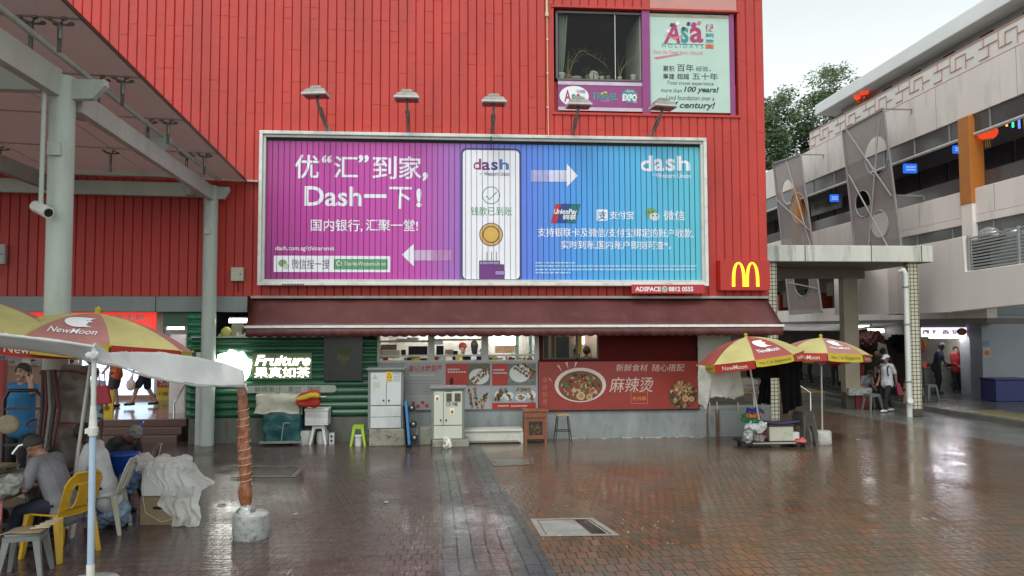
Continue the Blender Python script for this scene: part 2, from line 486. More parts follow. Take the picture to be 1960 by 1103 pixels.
# raised floor of the shops on the right, with its kerb
m_fl = M('shop_floor_concrete', (.12, .12, .11), .25, .2, 2, bump=.1)
g = MB(); g.prismz([(13.4, 24.2), (14.0, 21.6), (14.1, 14), (40, 14), (40, 60), (13.4, 60)], -.1, .16)
tag(g.build('shop_pavement', m_fl, bevel=.015), kind='structure')
g = MB(); a = gz(1905, 792, .164); b = gz(1960, 806, .164); g.add([(14.12, 20.2, .165), (15.4, 20.4, .165), (15.2, 17.6, .165), (14.14, 17.6, .165)], [(0, 1, 2, 3)])
tag(g.build('yellow_floor_marking', M('worn_yellow_paint', (.24, .19, .07), .35, .4, 6, dirt=(.12, .11, .09), dirtamt=.7)), kind='structure')

# service covers in the paving
def cover(name, px, label, m, fm, bars):
    q = [gz(x, y, .004) for x, y in px]
    t = thing(name, label, 'cover', (q[0] + q[2]) / 2)
    def inset(k): 
        c = sum(q, Vector()) / 4
        return [p.lerp(c, k) for p in q]
    a, b = q, inset(.17)
    f = MB()
    for i in range(4):
        j = (i + 1) % 4
        f.add([a[i] + Vector((0, 0, .006)), a[j] + Vector((0, 0, .006)), b[j] + Vector((0, 0, .006)), b[i] + Vector((0, 0, .006))], [(0, 1, 2, 3)])
    f.build('concrete_rim', fm, t)
    p = MB(); p.add([v + Vector((0, 0, .003)) for v in inset(.2)], [(0, 1, 2, 3)]); p.build('cover_plate', m, t)
    if bars:
        g2 = MB(); c = inset(.2)
        for k in range(7):
            u = .72 + .035 * k
            g2.bar(c[0].lerp(c[1], u) + Vector((0, 0, .008)), c[3].lerp(c[2], u) + Vector((0, 0, .008)), .018, .01)
        g2.build('grating', M('wet_steel', (.3, .3, .3), .2, metal=1), t)
m_cv = M('wet_cover_plate', (.30, .31, .29), .16, .2, 4, bump=.2)
m_rim = M('wet_cover_rim', (.30, .28, .25), .25, .2, 5)
cover('drain_cover', [(1015, 994), (1135, 992), (1187, 1026), (1035, 1028)], 'pale drain cover with a grating set in the orange paving in front', m_cv, m_rim, True)
cover('manhole_cover', [(478, 893), (585, 893), (565, 914), (440, 914)], 'brown manhole cover in the plum paving beyond the wrapped pole', M('wet_brown_cover', (.075, .06, .05), .2, .2, 5), M('brown_rim', (.12, .10, .085), .3, .2, 5), False)
cover('manhole_cover', [(935, 878), (1020, 876), (1023, 890), (945, 893)], 'grey manhole cover in the paving in front of the white bench', M('grey_cover', (.14, .135, .12), .2, .2, 5), MATS['brown_rim'], False)

# ================================================================== RED BUILDING
m_red = M('red_cladding', (.45, .036, .026), .55, .15, 1.6, bump=.12, bscale=16, streak=.25, dirt=(.30, .026, .02), dirtamt=.35)
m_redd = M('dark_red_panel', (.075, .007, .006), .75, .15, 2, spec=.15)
m_grey = M('grey_fascia_paint', (.22, .25, .245), .5, .12, 2, streak=.3)
m_dado = M('grey_dado_paint', (.23, .25, .25), .5, .2, 2.2, streak=.35, dirt=(.10, .10, .09), dirtamt=.55)
m_dark = M('dark_void', (.012, .012, .012), .8, .1)
red = thing('red_building', 'tall building clad in ribbed red metal sheets, carrying the billboard', 'building', (0, FY, 0))
XR = 7.36
def cladding(mb, x0, x1, z0, z1, per=.2):
    n = max(1, round((x1 - x0) / per)); p = (x1 - x0) / n; rows = .245
    for i in range(n):
        xa = x0 + i * p; dy = rnd.uniform(-.004, .004)
        xs = [xa, xa + rnd.uniform(.07, .11) * p, xa + rnd.uniform(.9, .94) * p, xa + p]
        zs = [z0]; k0 = math.ceil((z0 + .1) / rows)
        while k0 * rows < z1 - .1:
            z = k0 * rows + rnd.uniform(-.012, .012); k0 += 1
            if rnd.random() < (.55 if z > 7.0 else .2): zs.append(z)
        zs.append(z1); D = FY + .026
        for za, zb in zip(zs, zs[1:]):
            k = rnd.choice((.0006, .001, .002, .003, .006)) if za > z0 else 0
            t0 = rnd.uniform(-.002, .002); f0, f1 = FY + dy - k + t0, FY + dy - k - t0; g0, g1 = FY + dy + t0, FY + dy - t0
            mb.add([(xs[0], D, za), (xs[1], f0, za), (xs[2], f1, za), (xs[3], D, za), (xs[3], D, zb), (xs[2], g1, zb), (xs[1], g0, zb), (xs[0], D, zb)],
                   [(0, 1, 6, 7), (1, 2, 5, 6), (2, 3, 4, 5)])
            if k: mb.add([(xs[1], f0, za), (xs[2], f1, za), (xs[2], D - .01, za - .001), (xs[1], D - .01, za - .001)], [(0, 1, 2, 3)])
WX0, WX1, WZ0, WZ1 = rect(1060, 20, 1412, 218, FY)
ZF = gy(300, 567, FY).z
c = MB()
cladding(c, -22, WX0, ZF, 12.5); cladding(c, WX0, WX1, ZF, WZ0); cladding(c, WX0, 4.62, WZ1, 12.5); cladding(c, WX1, XR, ZF, 12.5)
c.build('cladding', m_red, red, fix=False)
c = MB(); c.bb(4.62, WX1, FY + .02, FY + .12, WZ1 + .0, 12.5); c.build('upper_panel', M('pinkish_faded_panel', (.50, .235, .20), .5, .08, 1.5), red)
c = MB(); c.bb(-22, XR, FY + .5, FY + 14, 12.3, 12.5); c.bb(XR - .05, XR + .0, FY + .04, FY + 14, 2.5, 12.3); c.bb(5.6, 5.66, FY + .3, FY + 14, 0, 2.5); c.bb(XR - .05, XR, FY + 5, FY + 14, 0, 2.5); c.bb(-22, -21.9, FY + .1, FY + 14, 0, 12.3); c.bb(-22, XR, FY + 13.9, FY + 14, 0, 12.3)
c.bb(-22, XR, FY + .25, FY + 13.9, 3.3, 3.4)
c.build('structure_shell', m_redd, red)
c = MB()
c.bb(WX0 - .05, WX1 + .05, FY - .03, FY + .25, WZ0 - .06, WZ0); c.bb(WX0 - .04, WX0, FY - .02, FY + .25, WZ0, WZ1); c.bb(WX1, WX1 + .05, FY - .02, FY + .25, WZ0, WZ1); c.bb(WX0 - .05, WX1 + .06, FY - .04, FY + .25, WZ1, WZ1 + .05)
c.bb(WX0 - .01, WX1 + .01, FY + .16, FY + .24, WZ0, rect(1066, 25, 1229, 152, FY + .08)[2] - .05); c.build('window_surround', m_red, red, bevel=.006)
c = MB(); c.bb(-22, -4.55, FY - .03, FY + .3, 2.88, ZF - .005); c.build('fascia', m_grey, red, bevel=.01)
c = MB(); c.bb(-6.52, -6.505, FY - .034, FY - .03, 2.885, ZF - .01); c.build('fascia_joint', m_dark, red)
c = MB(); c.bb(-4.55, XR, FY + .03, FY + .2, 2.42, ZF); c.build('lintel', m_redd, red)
# upper window, left: room behind glass
wi = MB(); x0, x1, z0, z1 = rect(1066, 25, 1229, 152, FY + .08)
room = M('dim_office_room', (.055, .058, .052), .8, .2, 1.2)
rm = MB()
rm.add([(x0 - .6, FY + 2.6, z0 - .3), (x1 + .6, FY + 2.6, z0 - .3), (x1 + .6, FY + 2.6, z1 + .3), (x0 - .6, FY + 2.6, z1 + .3)], [(0, 1, 2, 3)])
rm.add([(WX0, FY + .26, z0 - .05), (x1 + .6, FY + .26, z0 - .05), (x1 + .6, FY + 2.6, z0 - .05), (WX0, FY + 2.6, z0 - .05)], [(0, 1, 2, 3)])
rm.add([(WX0 - .5, FY + .26, z1 + .1), (x1 + .6, FY + .26, z1 + .1), (x1 + .6, FY + 2.6, z1 + .1), (WX0 - .5, FY + 2.6, z1 + .1)], [(0, 1, 2, 3)])
for xx in (WX0 - .5, x1 + .6): rm.add([(xx, FY + .26, z0 - .3), (xx, FY + 2.6, z0 - .3), (xx, FY + 2.6, z1 + .3), (xx, FY + .26, z1 + .3)], [(0, 1, 2, 3)])
rm.build('office_room', room, red, fix=False)
win = MB(); al = M('aluminium', (.5, .5, .48), .4, .1, metal=.6)
win.bb(x0 - .03, x0 + .02, FY + .06, FY + .12, z0, z1); win.bb(x1 - .02, x1 + .03, FY + .06, FY + .12, z0, z1); win.bb(x0, x1, FY + .06, FY + .12, z1 - .03, z1 + .02); win.bb(x0, x1, FY + .06, FY + .14, z0 - .04, z0)
wob = win.build('window', M('dark_window_frame', (.10, .09, .10), .4), red)
p = MB(); p.add([(x0, FY + .09, z0), (x1, FY + .09, z0), (x1, FY + .09, z1), (x0, FY + .09, z1)], [(0, 1, 2, 3)]); p.build('pane', glass('window_glass', (.75, .8, .76), .86), wob)
xm = gy(1177, 80, FY + .09).x
p = MB(); p.bb(xm - .008, xm + .008, FY + .075, FY + .085, z0, z1); p.build('mullion', al, wob)
xw = gy(1221, 90, FY + .3).x
p = MB(); p.bb(xw, xw + .12, FY + .13, FY + 1.6, z0, z1); p.build('white_reveal', M('white_plaster', (.62, .62, .58), .6), red)
cu = MB(); cx0, cx1 = gy(1067, 90, FY + .2).x, gy(1087, 90, FY + .2).x
cu.grid(lambda u, v: (lerp(cx0, lerp(cx1 - .16, cx1, v ** .6), u), FY + .2 + .03 * math.sin(u * 19), lerp(z0, z1, v)), 24, 8)
tag(cu.build('curtain', M('grey_green_curtain', (.30, .33, .30), .8, .1), solid=.004), 'pale grey curtain hanging at the left side of the upper window', 'curtain')
# purple sign strip below the window, with its logos
purple = M('purple_vinyl', (.245, .040, .175), .4, .1, 2)
white = M('white_print', (.74, .74, .76), .5, .05)
sx0, sx1, sz0, sz1 = rect(1068, 156, 1232, 213, FY + .06)
sg = thing('window_sign', 'purple sign strip with three travel logos under the upper window', 'sign', ((sx0 + sx1) / 2, FY + .06, sz0))
q = MB(); q.bb(sx0, sx1, FY + .05, FY + .1, sz0, sz1); q.build('sign_panel', purple, sg)
q = MB(); q.bb(sx0, sx1 - .02, FY + .04, FY + .05, sz1 - .1, sz1 - .02); q.bb(sx0, sx1 - .02, FY + .04, FY + .05, sz0, sz0 + .08); q.bb(sx1 - .02, sx1 + .02, FY + .04, FY + .05, sz0, sz1); q.build('sign_border', M('pale_sign_border', (.5, .45, .52), .5), sg)
Y1 = FY + .045
ox, oz = gy(1099, 184, Y1).x, gy(1099, 184, Y1).z
plate([circ(ox, oz, .345, 28, .24)], on(Y1), white, 'emblem', sg)
teal = M('teal_print', (.04, .24, .25), .5, .08); mag = M('magenta_print', (.38, .03, .13), .5, .08); ink = M('ink_print', (.045, .05, .055), .5, .05); pink = M('pink_print', (.6, .16, .22), .5); orng = M('orange_print', (.55, .17, .05), .5)
def L(s, px, Y, m, par, bold=0.0, **k):
    a = rect(*px, Y)
    return letters(s, *a, Y, m, par, bold, **k)
L('A', (1080, 172, 1093, 195), Y1 - .004, mag, sg, .02); L('s', (1094, 180, 1102, 195), Y1 - .004, teal, sg, .03); L('a', (1103, 180, 1112, 195), Y1 - .004, mag, sg, .02)
L('亚洲假期', (1104, 172, 1120, 179), Y1 - .004, ink, sg)
L('TRAVEL', (1134, 178, 1182, 192), Y1, teal, sg, .03, shear=.2); L('PLAZA', (1150, 190, 1167, 195), Y1, M('lilac_print', (.5, .3, .5)), sg)
plate([[xz(gy(1150, 178, Y1)), xz(gy(1160, 175, Y1)), xz(gy(1163, 178, Y1)), xz(gy(1151, 182, Y1))]], on(Y1), M('yellow_print', (.6, .45, .05)), 'emblem', sg)
ox, oz = gy(1205, 184, Y1).x, gy(1205, 184, Y1).z
plate([[(ox + (.18 + .03 * (i % 2)) * math.cos(i * math.pi / 9), oz + (.15 + .03 * (i % 2)) * math.sin(i * math.pi / 9)) for i in range(18)]], on(Y1), teal, 'emblem', sg)
L('EXPO', (1191, 180, 1219, 194), Y1 - .004, white, sg, .05, shear=.15); L('TRAVEL', (1198, 173, 1214, 177), Y1 - .004, white, sg); L('25', (1212, 193, 1219, 197), Y1 - .004, white, sg)
# purple posts between the two windows and beside the poster
q = MB(); a = rect(1229, 20, 1244, 216, FY + .02); q.bb(a[0], a[1], FY - .0, FY + .2, WZ0, WZ1); q.build('purple_frame', purple, red); q = MB(); a = rect(1397, 30, 1406, 216, FY + .03); q.bb(a[0], a[1], FY + .03, FY + .2, WZ0, WZ1 - .02); a = rect(1230, 20, 1400, 27, FY)
q.build('purple_frame', purple, red)
# the poster window
px0, px1, pz0, pz1 = rect(1244, 28, 1397, 215, FY + .05)
po = thing('window_poster', 'pale mint travel agency poster filling the right upper window', 'poster', ((px0 + px1) / 2, FY + .05, pz0))
q = MB(); q.bb(px0, px1, FY + .05, FY + .2, pz0, pz1); q.build('poster_sheet', M('mint_poster', (.43, .58, .51), .35, .05, 1.2), po)
q = MB(); q.bb(px0, px1, FY + .04, FY + .05, pz1 - .07, pz1 - .02); q.build('poster_band', M('faded_band', (.45, .38, .25), .5, .3, 4), po)
Y2 = FY + .046
L('A', (1270, 44, 1302, 83), Y2, mag, po, .025, shear=.2); L('s', (1303, 52, 1318, 83), Y2, teal, po, .025); L('a', (1320, 52, 1346, 82), Y2, mag, po, .025)
tip = MB(); a = gy(1284, 48, Y2 - .004); b = gy(1302, 62, Y2 - .004)
plate([[xz(gy(1270, 66, Y2)), xz(gy(1290, 72, Y2)), xz(gy(1312, 66, Y2)), xz(gy(1292, 76, Y2))]], on(Y2 - .004), pink, 'swoosh', po)
for k, (x, y, r, mm) in enumerate(((1286, 48, .05, ink), (1297, 45, .05, white), (1308, 55, .05, ink), (1328, 48, .07, mag), (1338, 44, .05, pink), (1318, 46, .05, M('navy_print', (.03, .04, .16))), (1279, 60, .04, white))):
    a = gy(x, y, Y2 - .003)
    plate([[(a.x + r * (1 + .4 * math.sin(3 * i)) * math.cos(i * .7), a.z + r * math.sin(i * .7)) for i in range(9)]], on(Y2 - .003 - k * .0006), mm, 'emblem', po)
q = MB(); a = gy(1268, 83, Y2); b = gy(1347, 83, Y2); q.bb(a.x, b.x, Y2 - .003, Y2 + .002, a.z - .012, a.z); q.build('rule_line', teal, po)
L('HOLIDAYS', (1267, 85, 1346, 92), Y2, teal, po, spacing=1.6)
L('假', (1350, 46, 1366, 61), Y2, mag, po, .02); L('期', (1350, 64, 1366, 72), Y2, teal, po, .02); L('旅', (1350, 75, 1366, 83), Y2, teal, po, .02)
q = MB(); a = rect(1350, 85, 1366, 93, Y2); q.bb(a[0], a[1], Y2 - .003, Y2 + .002, a[2], a[3]); q.build('red_seal', orng, po); L('亚', (1353, 86, 1363, 92), Y2 - .005, mag, po)
L('Enjoy the Travel Smart Lifestyle!', (1250, 97, 1346, 106), Y2, pink, po, shear=.3)
plate([[xz(gy(1251, 110, Y2)), xz(gy(1290, 104, Y2)), xz(gy(1308, 104, Y2)), xz(gy(1256, 114, Y2))]], on(Y2), pink, 'swoosh', po)
dk = M('poster_text_ink', (.03, .045, .055), .5, .05)
L('累积', (1269, 126, 1291, 137), Y2, dk, po, .01); L('百年', (1296, 123, 1328, 137), Y2, dk, po, .006); L('经验，', (1332, 127, 1360, 137), Y2, dk, po)
L('筹建', (1269, 141, 1291, 152), Y2, dk, po, .01); L('超越', (1296, 141, 1319, 152), Y2, dk, po, .01); L('五十年', (1325, 140, 1374, 153), Y2, dk, po, .006)
L('Total travel experience', (1277, 156, 1366, 165), Y2, dk, po, shear=.2); L('more than', (1265, 169, 1305, 177), Y2, dk, po, shear=.2); L('100 years!', (1309, 166, 1376, 180), Y2, dk, po, .03, shear=.25)
L('Land foundation over a', (1275, 183, 1367, 192), Y2, dk, po, shear=.2); L('half century!', (1266, 195, 1369, 211), Y2, dk, po, .025, shear=.25)
# plants and ornaments on the office window sill
m_pot = M('clay_pot', (.30, .17, .11), .7); m_potw = M('white_pot', (.6, .58, .5), .5); m_twig = M('dry_twig', (.25, .2, .1), .8); m_leaf = M('sill_leaf', (.05, .1, .03), .5, .4, 9)
sill = z0
def sillpot(px, w, h, mat, kind, label, name='potted_plant', cat='plant'):
    b_ = gy(px, 149, FY + .24); t = thing(name, label, cat, (b_.x, FY + .24, sill), group='plants and ornaments on the office sill')
    w *= 1.35; h *= 1.3; r = w / 2
    MB().lathe([(r * .7, 0), (r, h * .8), (r * 1.05, h), (r * .9, h), (r * .85, h * .85)], n=12).build('pot', mat, t, local=True)
    if kind == 'twig':
        m = MB()
        for k in range(5):
            a = rnd.uniform(-.5, .5)
            m.tube([(0, 0, h * .8), (a * .15, 0, h + .2), (a * .5 + .05, 0.02, h + .42), (a * .8 + .12, .02, h + .55 + .1 * k / 5)], [.008, .006, .004, .002], 5)
        m.build('twigs', m_twig, t, local=True)
    if kind == 'leaf':
        m = MB()
        for k in range(34):
            a = rnd.uniform(0, 6.28); e = rnd.uniform(.1, 1.2); l = rnd.uniform(.06, .16)
            d = Vector((math.cos(a) * math.cos(e), math.sin(a) * math.cos(e), math.sin(e)))
            c0 = Vector((0, 0, h)) + d * rnd.uniform(0, .12); s_ = d.cross(Vector((0, 0, 1))).normalized() * .014
            m.add([c0, c0 + d * l * .5 + s_, c0 + d * l, c0 + d * l * .5 - s_], [(0, 1, 2, 3)])
        m.build('leaves', m_leaf, t, local=True, fix=False)
sillpot(1074, .15, .13, m_potw, '', 'round cream jar at the left end of the office window sill', 'jar', 'jar')
sillpot(1088, .12, .1, m_pot, 'twig', 'clay pot with tall arching dry twigs on the office sill')
sillpot(1103, .2, .06, m_potw, '', 'low white dish on the office window sill between two pots', 'dish', 'dish')
sillpot(1124, .08, .1, m_pot, 'leaf', 'small clay pot with a spiky leafed plant on the sill')
sillpot(1152, .09, .09, m_potw, 'leaf', 'small white pot with a leafed plant right of the clock plate')
sillpot(1164, .09, .1, m_pot, 'leaf', 'reddish pot with a leafed plant in the middle of the sill')
sillpot(1186, .08, .09, m_potw, 'twig', 'white pot with bushy upright dry twigs right of the mullion')
sillpot(1212, .1, .13, m_potw, '', 'plain white cup standing at the right end of the office sill', 'cup', 'cup')
b_ = gy(1136, 143, FY + .26)
t = thing('round_plate', 'round pale dial plate standing upright on the office window sill', 'ornament', (b_.x, FY + .26, sill))
MB().lathe([(.13, 0), (.13, .02), (.11, .025)], c=(0, 0, .13), n=24, rot=(R(90), 0, 0)).build('dial', m_potw, t, local=True)
MB().box(0, -.03, .13, .02, .006, .2).build('pointer', ink, t, local=True)
MB().box(0, .02, .012, .12, .06, .025).build('foot', m_pot, t, local=True)
q = MB()
pa = [(1092, 140), (1096, 118), (1108, 100), (1116, 97), (1128, 104), (1142, 112), (1155, 121), (1166, 135)]
q.tube([gy(x, y, FY + .3) for x, y in pa], [.012, .011, .01, .009, .008, .007, .006, .004], 6)
for k in range(26):
    b0 = gy(*pa[rnd.randrange(1, 7)], FY + .3) + Vector((rnd.uniform(-.1, .1), 0, rnd.uniform(-.03, .03))); q.tube([b0, b0 + Vector((rnd.uniform(-.12, .12), rnd.uniform(-.03, .03), rnd.uniform(-.1, .18)))], [.005, .002], 4)
tag(q.build('dry_branch', m_twig), 'long arching dry branch behind the pots in the upper window', 'branch')

# cable pipe down the facade
q = MB(); a = gy(1047, 30, FY - .06); b = gy(1052, 250, FY - .06)
q.tube([(a.x - .02, FY - .06, 12), (a.x, FY - .06, a.z)], .03, 8); q.tube([(a.x, FY - .06, a.z), (a.x + .02, FY - .05, b.z - .1)], .011, 6); q.tube([(a.x, FY - .06, a.z + .06), (a.x, FY - .06, a.z - .02)], .045, 8)
for z_ in (10.6, 9.9, 9.2, 8.4, 7.6): q.box(a.x + .005, FY - .03, z_, .05, .06, .03)
tag(q.build('cable_pipe', M('cream_pipe', (.62, .50, .30), .5, .1)), 'thin cream cable pipe running down the red cladding left of the window', 'pipe')

# ================================================================== BILLBOARD
BY = FY - .32
bx0, bx1, bz0, bz1 = rect(494, 258, 1355, 546, BY)
bz0 = gy(980, 547, BY).z; bz1 = gy(980, 257.5, BY).z
bill = thing('billboard', 'wide framed billboard with a magenta to blue money transfer advertisement', 'billboard', ((bx0 + bx1) / 2, BY, bz0))
m_fr = M('weathered_white_frame', (.62, .63, .59), .4, .1, 2, dirt=(.25, .25, .22), dirtamt=.5)
q = MB(); fw = .075
def frame(mb, x0, x1, z0, z1, w, ya, yb):
    mb.bb(x0, x1, ya, yb, z1 - w, z1); mb.bb(x0, x1, ya, yb, z0, z0 + w); mb.bb(x0, x0 + w, ya, yb, z0 + w, z1 - w); mb.bb(x1 - w, x1, ya, yb, z0 + w, z1 - w)
frame(q, bx0, bx1, bz0, bz1, fw, BY, FY - .02); q.build('frame', m_fr, bill, bevel=.01)
q = MB(); frame(q, bx0 + fw, bx1 - fw, bz0 + fw, bz1 - fw, .06, BY + .05, BY + .2); q.build('inner_frame', M('grey_inner_frame', (.5, .51, .48), .4), bill, bevel=.006)
ix0, ix1, iz0, iz1 = bx0 + fw + .06, bx1 - fw - .06, bz0 + fw + .06, bz1 - fw - .06
q = MB(); q.bb(ix0 - .02, ix1 + .02, BY + .19, BY + .23, iz0 - .02, iz1 + .02); q.bb(ix0 - .01, ix1 + .01, BY + .1, BY + .19, iz1 - .05, iz1 - .0); q.build('backing', m_dark, bill)
m = bpy.data.materials.new('printed_gradient'); m.use_nodes = True
N = m.node_tree.nodes; LK = m.node_tree.links
tc = N.new('ShaderNodeTexCoord'); sp = N.new('ShaderNodeSeparateXYZ'); LK.new(tc.outputs['Object'], sp.inputs[0])
m1 = N.new('ShaderNodeMapRange'); m1.inputs[1].default_value = ix0; m1.inputs[2].default_value = ix1; LK.new(sp.outputs[0], m1.inputs[0])
rp = N.new('ShaderNodeValToRGB'); LK.new(m1.outputs[0], rp.inputs[0])
stops = [(0, (150, 45, 120)), (.12, (176, 50, 146)), (.33, (178, 62, 154)), (.42, (150, 90, 170)), (.5, (108, 98, 190)), (.58, (78, 110, 205)), (.7, (62, 138, 212)), (.85, (66, 160, 205)), (1, (78, 172, 190))]
el = rp.color_ramp.elements
while len(el) < len(stops): el.new(.5)
for e_, (p_, c_) in zip(el, stops): e_.position = p_; e_.color = (*[min(.95, k * 1.22) for k in s2l(c_)], 1)
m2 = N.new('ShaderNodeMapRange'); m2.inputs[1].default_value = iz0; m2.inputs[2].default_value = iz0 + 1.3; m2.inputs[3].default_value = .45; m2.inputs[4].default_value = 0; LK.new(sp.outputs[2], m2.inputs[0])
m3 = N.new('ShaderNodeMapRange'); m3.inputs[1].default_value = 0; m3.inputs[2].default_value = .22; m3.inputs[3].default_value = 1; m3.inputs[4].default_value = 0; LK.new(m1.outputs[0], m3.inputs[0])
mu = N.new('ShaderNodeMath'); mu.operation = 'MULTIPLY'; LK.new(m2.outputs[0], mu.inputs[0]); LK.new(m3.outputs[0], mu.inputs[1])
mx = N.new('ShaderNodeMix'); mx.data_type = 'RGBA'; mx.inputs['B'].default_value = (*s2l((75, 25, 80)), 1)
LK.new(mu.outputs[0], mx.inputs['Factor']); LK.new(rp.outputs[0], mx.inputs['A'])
nb = N.new('ShaderNodeTexNoise'); nb.inputs['Scale'].default_value = 1.4; LK.new(tc.outputs['Object'], nb.inputs['Vector'])
mb_ = N.new('ShaderNodeMix'); mb_.data_type = 'RGBA'; mb_.blend_type = 'MULTIPLY'; mb_.inputs['Factor'].default_value = .10
LK.new(mx.outputs['Result'], mb_.inputs['A']); LK.new(nb.outputs[0], mb_.inputs['B'])
LK.new(mb_.outputs['Result'], N['Principled BSDF'].inputs['Base Color']); N['Principled BSDF'].inputs['Roughness'].default_value = .35
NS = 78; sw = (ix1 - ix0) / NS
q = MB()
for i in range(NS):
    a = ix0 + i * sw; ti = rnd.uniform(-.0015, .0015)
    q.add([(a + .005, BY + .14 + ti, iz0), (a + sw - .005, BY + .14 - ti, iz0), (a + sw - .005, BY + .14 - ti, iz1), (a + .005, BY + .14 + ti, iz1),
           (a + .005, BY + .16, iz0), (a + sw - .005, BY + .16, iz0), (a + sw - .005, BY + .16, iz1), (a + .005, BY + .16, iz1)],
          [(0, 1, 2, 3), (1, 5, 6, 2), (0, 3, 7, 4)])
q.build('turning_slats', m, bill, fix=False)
q = MB()
for i in range(1, NS): q.bb(ix0 + i * sw - .004, ix0 + i * sw + .004, BY + .126, BY + .13, iz0, iz1)
q.build('slat_gaps', M('slat_gap_shadow', (.02, .02, .03), .7), bill)
BT = BY + .134
wt = M('billboard_white', (.78, .77, .84), .4, .04, 2); grn = M('billboard_green', (.10, .30, .13), .5, .05); blk = M('billboard_ink', (.05, .05, .07), .5)
def B(s, px, m=wt, bold=0.0, Y=BT, **k): return L(s, px, Y, m, bill, bold, **k)
B('优', (564, 296, 611, 342), bold=.012); B('“', (616, 297, 635, 312), bold=.03); B('汇', (639, 299, 685, 341), bold=.012); B('”', (686, 297, 706, 312), bold=.03)
B('到', (713, 299, 759, 343), bold=.012); B('家', (763, 299, 807, 343), bold=.012); B(',', (809, 330, 819, 347), bold=.05)
B('Dash', (583, 357, 692, 395), bold=.018); B('一', (696, 372, 740, 379), bold=.03); B('下', (745, 358, 788, 400), bold=.012); B('!', (797, 361, 807, 397), bold=.04)
B('国内银行,', (595, 420, 694, 444), bold=.012); B('汇聚一堂!', (700, 420, 800, 443), bold=.012)
B('dash.com.sg/chinaremit', (527, 471, 640, 482), bold=.01)
def BP(px, m, Y=BT, r=.02, name='printed_panel'):
    a = rect(*px, Y); return plate([rrect(*a, r)], on(Y), m, name, bill)
BP((524, 490, 747, 521), wt); BP((639, 496, 742, 516), grn, BT - .003, .008)
B('微信搜一搜', (558, 496, 630, 515), blk, Y=BT - .003); B('DashbyWesternUnion', (660, 501, 738, 511), wt, Y=BT - .005)
def BC(x, y, r, m, Y, name='emblem', hole=0.0, rz=None):
    a = gy(x, y, Y); k = BY / 1450.0
    ps = [circ(a.x, a.z, r * k, 28, (rz or r) * k)]
    if hole: ps.append(circ(a.x, a.z, hole * k, 28, (hole * (rz or r) / r) * k))
    return plate(ps, on(Y), m, name, bill)
lgn = M('chat_green', (.16, .32, .12), .5)
BC(541, 504, 8, lgn, BT - .003, rz=7); BC(548, 510, 6, M('chat_grey', (.5, .52, .5)), BT - .004, rz=5)
BC(649, 504, 5, wt, BT - .005, hole=3.6); q = MB(); q.bar(gy(652, 508, BT - .005), gy(656, 512, BT - .005), .02, .003); q.build('emblem', wt, bill)
# white phone in the middle
phx = rect(882, 284, 998, 538, BT)
plate([rrect(*phx, .13), rrect(phx[0] + .045, phx[1] - .045, phx[2] + .04, phx[3] - .045, .1)], on(BT - .002), M('phone_outline', (.06, .05, .16)), 'printed_panel', bill)
plate([rrect(phx[0] + .04, phx[1] - .04, phx[2] + .035, phx[3] - .04, .1)], on(BT - .001), wt, 'printed_panel', bill)
Y3 = BT - .004
for s_, px, c_ in (('d', (906, 304, 921, 325), (.30, .03, .16)), ('a', (922, 310, 938, 326), (.14, .03, .18)), ('s', (940, 310, 953, 326), (.07, .04, .25)), ('h', (956, 305, 974, 325), (.06, .16, .42))):
    B(s_, px, M('logo_' + s_, c_, .5), .025, Y3)
BC(913, 318, 4, wt, Y3 - .002, hole=0)
B('by', (919, 331, 923, 335), blk, 0, Y3); B('Western Union', (926, 329, 975, 337), blk, .01, Y3)
BC(940, 374, 17.5, grn, Y3, hole=15.8)
q = MB(); P_ = [gy(930, 375, Y3), gy(937, 382, Y3), gy(951, 367, Y3)]; q.bar(P_[0], P_[1], .02, .003, up=(0, 1, 0)); q.bar(P_[1], P_[2], .02, .003, up=(0, 1, 0)); q.build('tick_mark', grn, bill)
B('钱款已到账', (901, 396, 980, 413), grn, .005, Y3)
gold = M('coin_gold', (.62, .36, .12)); gold2 = M('coin_gold_centre', (.62, .38, .07))
BC(940, 449, 23, blk, Y3 - .001); BC(940, 449, 21.5, gold, Y3 - .003); BC(940, 449, 16.5, blk, Y3 - .005); BC(940, 449, 14.5, gold2, Y3 - .007); B('DASH', (928, 445, 952, 453), gold, .03, Y3 - .009)
wal = M('wallet_purple', (.15, .03, .20)); walh = M('wallet_lilac', (.30, .22, .45))
BP((917, 499, 957, 508), blk, Y3, .02); BP((919, 501, 955, 507), walh, Y3 - .002, .01); BP((917, 506, 965, 536), blk, Y3 - .004, .02); BP((919, 508, 963, 536), wal, Y3 - .006, .01); BP((946, 517, 966, 528), blk, Y3 - .008, .03); BP((948, 519, 966, 526), walh, Y3 - .010, .025)
q = MB()
for x in (932, 941, 950): q.bar(gy(x, 482, Y3), gy(x, 499, Y3), .013, .003)
q.build('printed_lines', blk, bill)
